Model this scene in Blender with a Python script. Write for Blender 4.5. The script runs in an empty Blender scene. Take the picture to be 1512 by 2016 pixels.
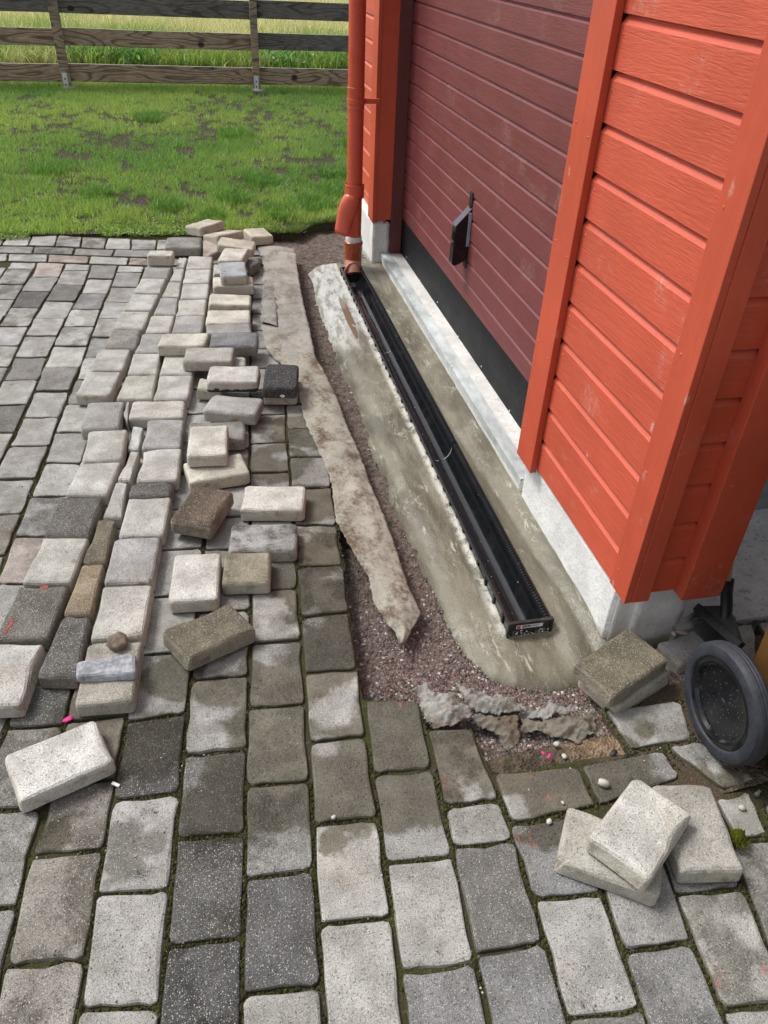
import bpy, bmesh, math, random
import numpy as np
from mathutils import Matrix, Vector, Euler, noise as mnoise

S = bpy.context.scene
COL = S.collection
PI = math.pi
# ---------------------------------------------------------------- camera
cam = bpy.data.objects.new('camera', bpy.data.cameras.new('camera'))
COL.objects.link(cam)
cam.data.sensor_fit = 'VERTICAL'
cam.data.sensor_height = 24.0
cam.data.lens = 18.268
cam.data.clip_start = 0.05
cam.data.clip_end = 1500
cam.matrix_world = Matrix(((0.977380, 0.090707, -0.191052, -0.758677),
                           (-0.207322, 0.589406, -0.780781, -1.500719),
                           (0.041785, 0.802729, 0.594879, 1.588390),
                           (0, 0, 0, 1)))
S.camera = cam
# ---------------------------------------------------------------- sky, sun, exposure
SUN_EL, SUN_AZ = math.radians(56), math.radians(305)     # azimuth clockwise from +Y
world = bpy.data.worlds.new('World')
S.world = world
world.use_nodes = True
wt = world.node_tree
wt.nodes.clear()
sky = wt.nodes.new('ShaderNodeTexSky')
sky.sky_type = 'NISHITA'
sky.sun_disc = False
sky.sun_elevation = SUN_EL
sky.sun_rotation = SUN_AZ
sky.air_density = 1.0
sky.dust_density = 3.0
sky.ozone_density = 1.0
hs = wt.nodes.new('ShaderNodeHueSaturation')             # overcast: the blue is veiled by cloud
hs.inputs['Saturation'].default_value = 0.22
bg = wt.nodes.new('ShaderNodeBackground')
bg.inputs['Strength'].default_value = 0.11
wo = wt.nodes.new('ShaderNodeOutputWorld')
wt.links.new(sky.outputs[0], hs.inputs['Color'])
wt.links.new(hs.outputs[0], bg.inputs[0])
wt.links.new(bg.outputs[0], wo.inputs[0])
sl = bpy.data.lights.new('sun', 'SUN')
sl.energy = 1.5
sl.angle = math.radians(17)
sl.color = (1.0, 0.97, 0.92)
sun = bpy.data.objects.new('sun', sl)
COL.objects.link(sun)
sd = Vector((math.sin(SUN_AZ) * math.cos(SUN_EL), math.cos(SUN_AZ) * math.cos(SUN_EL), math.sin(SUN_EL)))
sun.rotation_euler = sd.to_track_quat('Z', 'Y').to_euler()
S.view_settings.view_transform = 'Standard'
S.view_settings.look = 'None'
S.view_settings.exposure = 0.86
S.view_settings.gamma = 1.0
S.view_settings.use_curve_mapping = False
# ---------------------------------------------------------------- measured plan (metres)
PAVERS=[
[-1.865,3.258,-1.719,3.238,-1.72,3.13,-1.868,3.155,"pale"],
[-1.868,3.155,-1.72,3.13,-1.734,2.891,-1.882,2.91,"mid"],
[-1.882,2.91,-1.734,2.891,-1.749,2.681,-1.898,2.698,"mid"],
[-1.898,2.698,-1.749,2.681,-1.764,2.464,-1.912,2.481,"pale"],
[-1.912,2.481,-1.764,2.464,-1.782,2.247,-1.931,2.264,"pale"],
[-1.931,2.264,-1.782,2.247,-1.797,2.03,-1.947,2.047,"mid"],
[-1.719,3.24,-1.563,3.215,-1.568,2.988,-1.722,3.005,"pinkp"],
[-1.722,3.005,-1.568,2.988,-1.588,2.771,-1.743,2.792,"mid"],
[-1.743,2.792,-1.588,2.771,-1.614,2.548,-1.755,2.569,"dark"],
[-1.755,2.569,-1.614,2.548,-1.632,2.319,-1.774,2.336,"light"],
[-1.774,2.336,-1.632,2.319,-1.645,2.102,-1.794,2.119,"pale"],
[-1.794,2.119,-1.645,2.102,-1.654,1.885,-1.803,1.902,"pale"],
[-1.803,1.902,-1.654,1.885,-1.662,1.668,-1.811,1.685,"pale"],
[-1.811,1.685,-1.662,1.668,-1.679,1.451,-1.829,1.468,"mid"],
[-1.563,3.208,-1.417,3.178,-1.42,3.08,-1.566,3.096,"pale"],
[-1.566,3.096,-1.42,3.08,-1.428,2.844,-1.579,2.869,"light"],
[-1.579,2.869,-1.428,2.844,-1.451,2.619,-1.603,2.643,"dark2"],
[-1.603,2.643,-1.451,2.619,-1.472,2.402,-1.624,2.42,"pale"],
[-1.624,2.42,-1.472,2.402,-1.487,2.191,-1.639,2.211,"pale"],
[-1.639,2.211,-1.487,2.191,-1.506,1.967,-1.649,1.982,"light"],
[-1.649,1.982,-1.506,1.967,-1.513,1.745,-1.659,1.759,"mid2"],
[-1.659,1.759,-1.513,1.745,-1.527,1.525,-1.674,1.54,"pale"],
[-1.674,1.54,-1.527,1.525,-1.543,1.305,-1.691,1.322,"dark2"],
[-1.691,1.322,-1.543,1.305,-1.56,1.088,-1.708,1.105,"light"],
[-1.708,1.105,-1.56,1.088,-1.575,0.871,-1.724,0.888,"mid"],
[-1.417,3.175,-1.268,3.146,-1.278,2.932,-1.423,2.954,"mid2"],
[-1.423,2.954,-1.278,2.932,-1.298,2.716,-1.434,2.737,"pale"],
[-1.434,2.737,-1.298,2.716,-1.315,2.499,-1.462,2.519,"mid"],
[-1.462,2.519,-1.315,2.499,-1.327,2.28,-1.479,2.299,"pale"],
[-1.479,2.299,-1.327,2.28,-1.341,2.06,-1.496,2.082,"pale"],
[-1.496,2.082,-1.341,2.06,-1.353,1.844,-1.51,1.863,"pale"],
[-1.51,1.863,-1.353,1.844,-1.374,1.617,-1.517,1.634,"mid2"],
[-1.517,1.634,-1.374,1.617,-1.391,1.402,-1.529,1.415,"pale"],
[-1.529,1.415,-1.391,1.402,-1.402,1.184,-1.548,1.201,"light"],
[-1.548,1.201,-1.402,1.184,-1.422,0.968,-1.572,0.983,"light"],
[-1.572,0.983,-1.422,0.968,-1.438,0.764,-1.587,0.776,"pale"],
[-1.587,0.776,-1.438,0.764,-1.454,0.547,-1.603,0.559,"brownp"],
[-1.603,0.559,-1.454,0.547,-1.465,0.33,-1.614,0.342,"light"],
[-1.268,3.143,-1.119,3.113,-1.127,3.017,-1.273,3.036,"pale"],
[-1.273,3.036,-1.127,3.017,-1.144,2.792,-1.288,2.811,"mid"],
[-1.288,2.811,-1.144,2.792,-1.16,2.582,-1.307,2.601,"mid"],
[-1.307,2.601,-1.16,2.582,-1.177,2.362,-1.321,2.381,"pale"],
[-1.321,2.381,-1.177,2.362,-1.194,2.139,-1.335,2.157,"light"],
[-1.335,2.157,-1.194,2.139,-1.211,1.923,-1.348,1.94,"mid"],
[-1.348,1.94,-1.211,1.923,-1.227,1.708,-1.362,1.725,"pale"],
[-1.362,1.725,-1.227,1.708,-1.243,1.487,-1.379,1.505,"mid"],
[-1.379,1.505,-1.243,1.487,-1.259,1.265,-1.396,1.282,"pale"],
[-1.396,1.282,-1.259,1.265,-1.275,1.046,-1.405,1.069,"mid"],
[-1.405,1.069,-1.275,1.046,-1.29,0.842,-1.427,0.857,"pale"],
[-1.427,0.857,-1.29,0.842,-1.306,0.62,-1.446,0.639,"mid"],
[-1.446,0.639,-1.306,0.62,-1.317,0.392,-1.46,0.414,"pinkp"],
[-1.46,0.414,-1.317,0.392,-1.326,0.175,-1.472,0.197,"light"],
[-1.472,0.197,-1.326,0.175,-1.336,-0.042,-1.484,-0.02,"mid"],
[-1.484,-0.02,-1.336,-0.042,-1.36,-0.259,-1.506,-0.237,"mid"],
[-1.119,3.116,-0.968,3.102,-0.984,2.885,-1.136,2.899,"mid"],
[-1.136,2.899,-0.984,2.885,-1.0,2.668,-1.152,2.682,"pale"],
[-1.152,2.682,-1.0,2.668,-1.016,2.451,-1.169,2.465,"pale"],
[-1.169,2.465,-1.016,2.451,-1.031,2.233,-1.186,2.247,"pale"],
[-1.186,2.247,-1.031,2.233,-1.047,2.016,-1.202,2.03,"pale"],
[-1.202,2.03,-1.047,2.016,-1.063,1.799,-1.219,1.813,"pale"],
[-1.219,1.813,-1.063,1.799,-1.079,1.582,-1.235,1.596,"pale"],
[-1.235,1.596,-1.079,1.582,-1.094,1.365,-1.251,1.379,"pale"],
[-1.251,1.379,-1.094,1.365,-1.11,1.148,-1.267,1.162,"light"],
[-1.267,1.162,-1.11,1.148,-1.125,0.931,-1.283,0.945,"light"],
[-1.283,0.945,-1.125,0.931,-1.141,0.714,-1.299,0.728,"light"],
[-1.299,0.728,-1.141,0.714,-1.156,0.496,-1.311,0.51,"mid2"],
[-1.311,0.51,-1.156,0.496,-1.173,0.279,-1.321,0.293,"mid"],
[-1.321,0.293,-1.173,0.279,-1.19,0.062,-1.331,0.076,"light"],
[-1.331,0.076,-1.19,0.062,-1.206,-0.155,-1.341,-0.141,"dark"],
[-1.341,-0.141,-1.206,-0.155,-1.231,-0.381,-1.376,-0.358,"mid2"],
[-1.376,-0.358,-1.231,-0.381,-1.248,-0.598,-1.392,-0.572,"mid"],
[-0.968,3.102,-0.817,3.089,-0.833,2.873,-0.984,2.886,"pale"],
[-0.984,2.886,-0.833,2.873,-0.848,2.657,-1.0,2.669,"mid"],
[-1.0,2.669,-0.848,2.657,-0.864,2.441,-1.015,2.453,"pale"],
[-1.015,2.453,-0.864,2.441,-0.879,2.225,-1.031,2.237,"mid"],
[-1.031,2.237,-0.879,2.225,-0.895,2.009,-1.047,2.02,"pale"],
[-1.047,2.02,-0.895,2.009,-0.911,1.793,-1.063,1.804,"pale"],
[-1.063,1.804,-0.911,1.793,-0.926,1.577,-1.078,1.588,"light"],
[-1.078,1.588,-0.926,1.577,-0.942,1.362,-1.094,1.371,"mid"],
[-1.094,1.371,-0.942,1.362,-0.957,1.146,-1.109,1.155,"pale"],
[-1.109,1.155,-0.957,1.146,-0.973,0.93,-1.125,0.939,"pale"],
[-1.125,0.939,-0.973,0.93,-0.989,0.714,-1.14,0.722,"light"],
[-1.14,0.722,-0.989,0.714,-1.005,0.498,-1.156,0.506,"mid"],
[-1.156,0.506,-1.005,0.498,-1.023,0.282,-1.173,0.29,"mid"],
[-1.173,0.29,-1.023,0.282,-1.042,0.066,-1.189,0.073,"light"],
[-1.189,0.073,-1.042,0.066,-1.06,-0.15,-1.206,-0.143,"mid2"],
[-1.206,-0.143,-1.06,-0.15,-1.075,-0.329,-1.215,-0.317,"light"],
[-1.215,-0.317,-1.075,-0.329,-1.09,-0.504,-1.239,-0.491,"brownp"],
[-1.239,-0.491,-1.09,-0.504,-1.106,-0.726,-1.254,-0.71,"brownp"],
[-1.254,-0.71,-1.106,-0.726,-1.121,-0.943,-1.269,-0.927,"brownp"],
[-0.817,3.089,-0.667,3.075,-0.683,2.859,-0.833,2.873,"light"],
[-0.833,2.873,-0.683,2.859,-0.699,2.643,-0.848,2.657,"pale"],
[-0.848,2.657,-0.699,2.643,-0.714,2.427,-0.864,2.441,"mid"],
[-0.864,2.441,-0.714,2.427,-0.73,2.211,-0.88,2.224,"pale"],
[-0.88,2.224,-0.73,2.211,-0.746,1.995,-0.895,2.008,"pale"],
[-0.895,2.008,-0.746,1.995,-0.762,1.779,-0.911,1.792,"pale"],
[-0.911,1.792,-0.762,1.779,-0.778,1.564,-0.926,1.576,"pale"],
[-0.926,1.576,-0.778,1.564,-0.793,1.348,-0.942,1.36,"light"],
[-0.942,1.36,-0.793,1.348,-0.809,1.132,-0.958,1.144,"pale"],
[-0.958,1.144,-0.809,1.132,-0.825,0.916,-0.973,0.927,"mid"],
[-0.973,0.927,-0.825,0.916,-0.841,0.7,-0.989,0.711,"mid"],
[-0.989,0.711,-0.841,0.7,-0.857,0.484,-1.005,0.495,"light"],
[-1.005,0.495,-0.857,0.484,-0.875,0.268,-1.024,0.279,"mid"],
[-1.024,0.279,-0.875,0.268,-0.894,0.042,-1.043,0.051,"light"],
[-1.043,0.051,-0.894,0.042,-0.914,-0.169,-1.062,-0.169,"mid"],
[-1.062,-0.169,-0.914,-0.169,-0.932,-0.394,-1.08,-0.386,"dark"],
[-1.08,-0.386,-0.932,-0.394,-0.951,-0.618,-1.099,-0.601,"light"],
[-1.099,-0.601,-0.951,-0.618,-0.969,-0.836,-1.112,-0.813,"light"],
[-0.667,3.075,-0.512,3.062,-0.529,2.845,-0.683,2.857,"light"],
[-0.683,2.857,-0.529,2.845,-0.546,2.627,-0.699,2.639,"light"],
[-0.699,2.639,-0.546,2.627,-0.564,2.409,-0.715,2.422,"mid2"],
[-0.715,2.422,-0.564,2.409,-0.581,2.192,-0.731,2.204,"mid"],
[-0.731,2.204,-0.581,2.192,-0.598,1.974,-0.747,1.986,"mid"],
[-0.747,1.986,-0.598,1.974,-0.615,1.757,-0.763,1.768,"mid"],
[-0.763,1.768,-0.615,1.757,-0.632,1.54,-0.779,1.551,"light"],
[-0.779,1.551,-0.632,1.54,-0.649,1.322,-0.794,1.333,"mid"],
[-0.794,1.333,-0.649,1.322,-0.669,1.068,-0.814,1.07,"light"],
[-0.814,1.07,-0.669,1.068,-0.689,0.814,-0.833,0.807,"mid"],
[-0.833,0.807,-0.689,0.814,-0.7,0.638,-0.845,0.643,"light"],
[-0.845,0.643,-0.7,0.638,-0.711,0.463,-0.857,0.478,"mid"],
[-0.857,0.478,-0.711,0.463,-0.73,0.178,-0.881,0.193,"mid2"],
[-0.881,0.193,-0.73,0.178,-0.754,-0.07,-0.903,-0.064,"mid"],
[-0.903,-0.064,-0.754,-0.07,-0.772,-0.301,-0.923,-0.295,"light"],
[-0.923,-0.295,-0.772,-0.301,-0.793,-0.522,-0.941,-0.506,"dark2"],
[-0.941,-0.506,-0.793,-0.522,-0.812,-0.742,-0.96,-0.731,"dark"],
[-0.96,-0.731,-0.812,-0.742,-0.831,-0.959,-0.978,-0.948,"dark"],
[-0.516,3.011,-0.361,2.997,-0.381,2.761,-0.535,2.768,"light"],
[-0.535,2.768,-0.381,2.761,-0.399,2.552,-0.552,2.56,"mid"],
[-0.552,2.56,-0.399,2.552,-0.416,2.351,-0.567,2.361,"mid2"],
[-0.567,2.361,-0.416,2.351,-0.434,2.142,-0.584,2.152,"mid"],
[-0.584,2.152,-0.434,2.142,-0.452,1.933,-0.6,1.944,"mid"],
[-0.6,1.944,-0.452,1.933,-0.469,1.725,-0.617,1.735,"light"],
[-0.617,1.735,-0.469,1.725,-0.487,1.516,-0.633,1.527,"mid"],
[-0.633,1.527,-0.487,1.516,-0.505,1.307,-0.65,1.318,"mid2"],
[-0.65,1.318,-0.505,1.307,-0.524,1.086,-0.667,1.095,"light"],
[-0.667,1.095,-0.524,1.086,-0.537,0.88,-0.683,0.895,"mid"],
[-0.683,0.895,-0.537,0.88,-0.554,0.655,-0.698,0.662,"mid"],
[-0.698,0.662,-0.554,0.655,-0.57,0.435,-0.712,0.445,"mid"],
[-0.712,0.445,-0.57,0.435,-0.585,0.249,-0.724,0.259,"mid"],
[-0.724,0.259,-0.585,0.249,-0.6,0.035,-0.74,0.045,"light"],
[-0.74,0.045,-0.6,0.035,-0.619,-0.19,-0.764,-0.178,"mid"],
[-0.764,-0.178,-0.619,-0.19,-0.636,-0.417,-0.785,-0.403,"light"],
[-0.785,-0.403,-0.636,-0.417,-0.656,-0.63,-0.801,-0.623,"mid"],
[-0.801,-0.623,-0.656,-0.63,-0.673,-0.858,-0.821,-0.844,"dark"],
[-0.357,3.048,-0.277,3.041,-0.29,2.833,-0.375,2.841,"light"],
[-0.375,2.841,-0.29,2.833,-0.303,2.625,-0.392,2.634,"mid"],
[-0.392,2.634,-0.303,2.625,-0.315,2.417,-0.41,2.427,"mid2"],
[-0.41,2.427,-0.315,2.417,-0.323,2.209,-0.427,2.22,"light"],
[-0.427,2.22,-0.323,2.209,-0.33,2.001,-0.445,2.013,"light"],
[-0.445,2.013,-0.33,2.001,-0.338,1.793,-0.462,1.806,"mid2"],
[-0.462,1.806,-0.338,1.793,-0.346,1.585,-0.48,1.599,"light"],
[-0.48,1.599,-0.346,1.585,-0.354,1.377,-0.498,1.392,"mid2"],
[-0.498,1.392,-0.354,1.377,-0.367,1.169,-0.515,1.185,"light"],
[-0.515,1.185,-0.367,1.169,-0.383,0.959,-0.531,0.976,"mid2"],
[-0.531,0.976,-0.383,0.959,-0.401,0.761,-0.545,0.773,"mid2"],
[-0.545,0.773,-0.401,0.761,-0.417,0.538,-0.561,0.563,"brownp"],
[-0.561,0.563,-0.417,0.538,-0.432,0.332,-0.577,0.348,"brownp"],
[-0.577,0.348,-0.432,0.332,-0.448,0.125,-0.593,0.125,"mid2"],
[-0.593,0.125,-0.448,0.125,-0.465,-0.095,-0.608,-0.087,"dark2"],
[-0.608,-0.087,-0.465,-0.095,-0.484,-0.315,-0.627,-0.312,"light"],
[-0.627,-0.312,-0.484,-0.315,-0.501,-0.539,-0.645,-0.527,"mid"],
[-0.645,-0.527,-0.501,-0.539,-0.516,-0.758,-0.664,-0.744,"light"],
[-0.664,-0.744,-0.516,-0.758,-0.536,-0.975,-0.681,-0.961,"light"],
[-0.467,-0.2,-0.327,-0.23,-0.344,-0.434,-0.488,-0.423,"mid"],
[-0.488,-0.423,-0.344,-0.434,-0.357,-0.655,-0.505,-0.643,"mid"],
[-0.505,-0.643,-0.357,-0.655,-0.375,-0.875,-0.524,-0.863,"light"],
[-0.524,-0.863,-0.375,-0.875,-0.393,-1.092,-0.547,-1.08,"middark"],
[-0.331,-0.322,-0.217,-0.335,-0.214,-0.547,-0.346,-0.536,"light"],
[-0.346,-0.536,-0.214,-0.547,-0.214,-0.647,-0.354,-0.636,"light"],
[-0.354,-0.636,-0.214,-0.647,-0.23,-0.864,-0.373,-0.858,"dark2"],
[-0.373,-0.858,-0.23,-0.864,-0.245,-1.081,-0.392,-1.075,"middark"],
[-0.216,-0.607,-0.048,-0.617,-0.074,-0.792,-0.22,-0.777,"middark"],
[-0.22,-0.777,-0.074,-0.792,-0.091,-1.011,-0.239,-1.0,"light"],
[-0.056,-0.671,0.103,-0.678,0.063,-0.918,-0.082,-0.909,"mid"],
[-0.082,-0.909,0.063,-0.918,0.047,-1.135,-0.105,-1.126,"middark"],
[0.108,-0.632,0.274,-0.642,0.228,-0.84,0.075,-0.824,"mid2"],
[0.075,-0.824,0.228,-0.84,0.194,-1.057,0.055,-1.04,"light"],
[0.262,-0.738,0.393,-0.752,0.35,-0.96,0.207,-0.961,"light"],
[-0.21,-0.473,0.004,-0.491,0.005,-0.601,-0.21,-0.605,"light"],
[0.01,-0.487,0.235,-0.484,0.239,-0.567,0.008,-0.602,"mid"],
[0.139,-0.337,0.359,-0.344,0.327,-0.468,0.152,-0.472,"light"],
[0.244,-0.477,0.331,-0.477,0.421,-0.614,0.316,-0.618,"light"],
[0.281,-0.633,0.378,-0.63,0.356,-0.738,0.277,-0.741,"light"],
[0.391,-0.623,0.421,-0.624,0.402,-0.647,0.382,-0.649,"light"],
[0.641,-0.114,0.721,-0.119,0.622,-0.311,0.509,-0.291,"mid"],
[0.735,-0.112,0.87,-0.118,0.835,-0.191,0.725,-0.18,"mid"],
[0.393,-0.664,0.455,-0.665,0.446,-0.752,0.369,-0.751,"mid"],
[-2.009,3.735,-1.963,3.736,-1.961,3.562,-2.008,3.56,"mid"],
[-1.963,3.736,-1.81,3.709,-1.811,3.545,-1.961,3.562,"pale"],
[-1.81,3.709,-1.658,3.725,-1.656,3.519,-1.811,3.545,"light"],
[-1.658,3.725,-1.514,3.687,-1.503,3.483,-1.656,3.519,"mid"],
[-1.514,3.687,-1.361,3.655,-1.364,3.444,-1.503,3.483,"brownp"],
[-1.361,3.655,-1.217,3.625,-1.211,3.418,-1.364,3.444,"pale"],
[-1.217,3.625,-1.059,3.597,-1.064,3.405,-1.211,3.418,"pale"],
[-1.059,3.597,-0.909,3.593,-0.914,3.401,-1.064,3.405,"light"],
[-0.909,3.593,-0.759,3.589,-0.764,3.397,-0.914,3.401,"pale"],
[-0.759,3.589,-0.609,3.585,-0.614,3.393,-0.764,3.397,"mid"],
[-0.609,3.585,-0.459,3.581,-0.464,3.389,-0.614,3.393,"light"],
[-2.159,3.735,-2.009,3.735,-2.008,3.56,-2.158,3.56,"pale"],
[-1.972,3.548,-1.771,3.523,-1.765,3.4,-1.986,3.43,"mid"],
[-1.771,3.523,-1.534,3.476,-1.536,3.357,-1.765,3.4,"mid2"],
[-1.534,3.476,-1.302,3.426,-1.312,3.308,-1.536,3.357,"brownp"],
[-1.302,3.426,-1.066,3.397,-1.087,3.275,-1.312,3.308,"mid"],
[-1.066,3.397,-0.846,3.393,-0.867,3.271,-1.087,3.275,"light"],
[-0.846,3.393,-0.626,3.389,-0.647,3.267,-0.867,3.271,"pale"],
[-0.626,3.389,-0.406,3.385,-0.427,3.263,-0.647,3.267,"mid"],
[-2.192,3.548,-1.972,3.548,-1.986,3.43,-2.206,3.43,"pale"],
[-1.896,3.405,-1.673,3.372,-1.665,3.24,-1.887,3.277,"pale"],
[-1.673,3.372,-1.435,3.322,-1.435,3.195,-1.665,3.24,"pinkp"],
[-1.435,3.322,-1.213,3.277,-1.216,3.152,-1.435,3.195,"pale"],
[-1.213,3.277,-0.994,3.249,-1.004,3.125,-1.216,3.152,"pinkp"],
[-0.994,3.249,-0.774,3.245,-0.784,3.121,-1.004,3.125,"mid"],
[-0.774,3.245,-0.554,3.241,-0.564,3.117,-0.784,3.121,"mid2"],
[-0.554,3.241,-0.334,3.237,-0.344,3.113,-0.564,3.117,"mid"],
[-2.116,3.405,-1.896,3.405,-1.887,3.277,-2.107,3.277,"pale"]]
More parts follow.
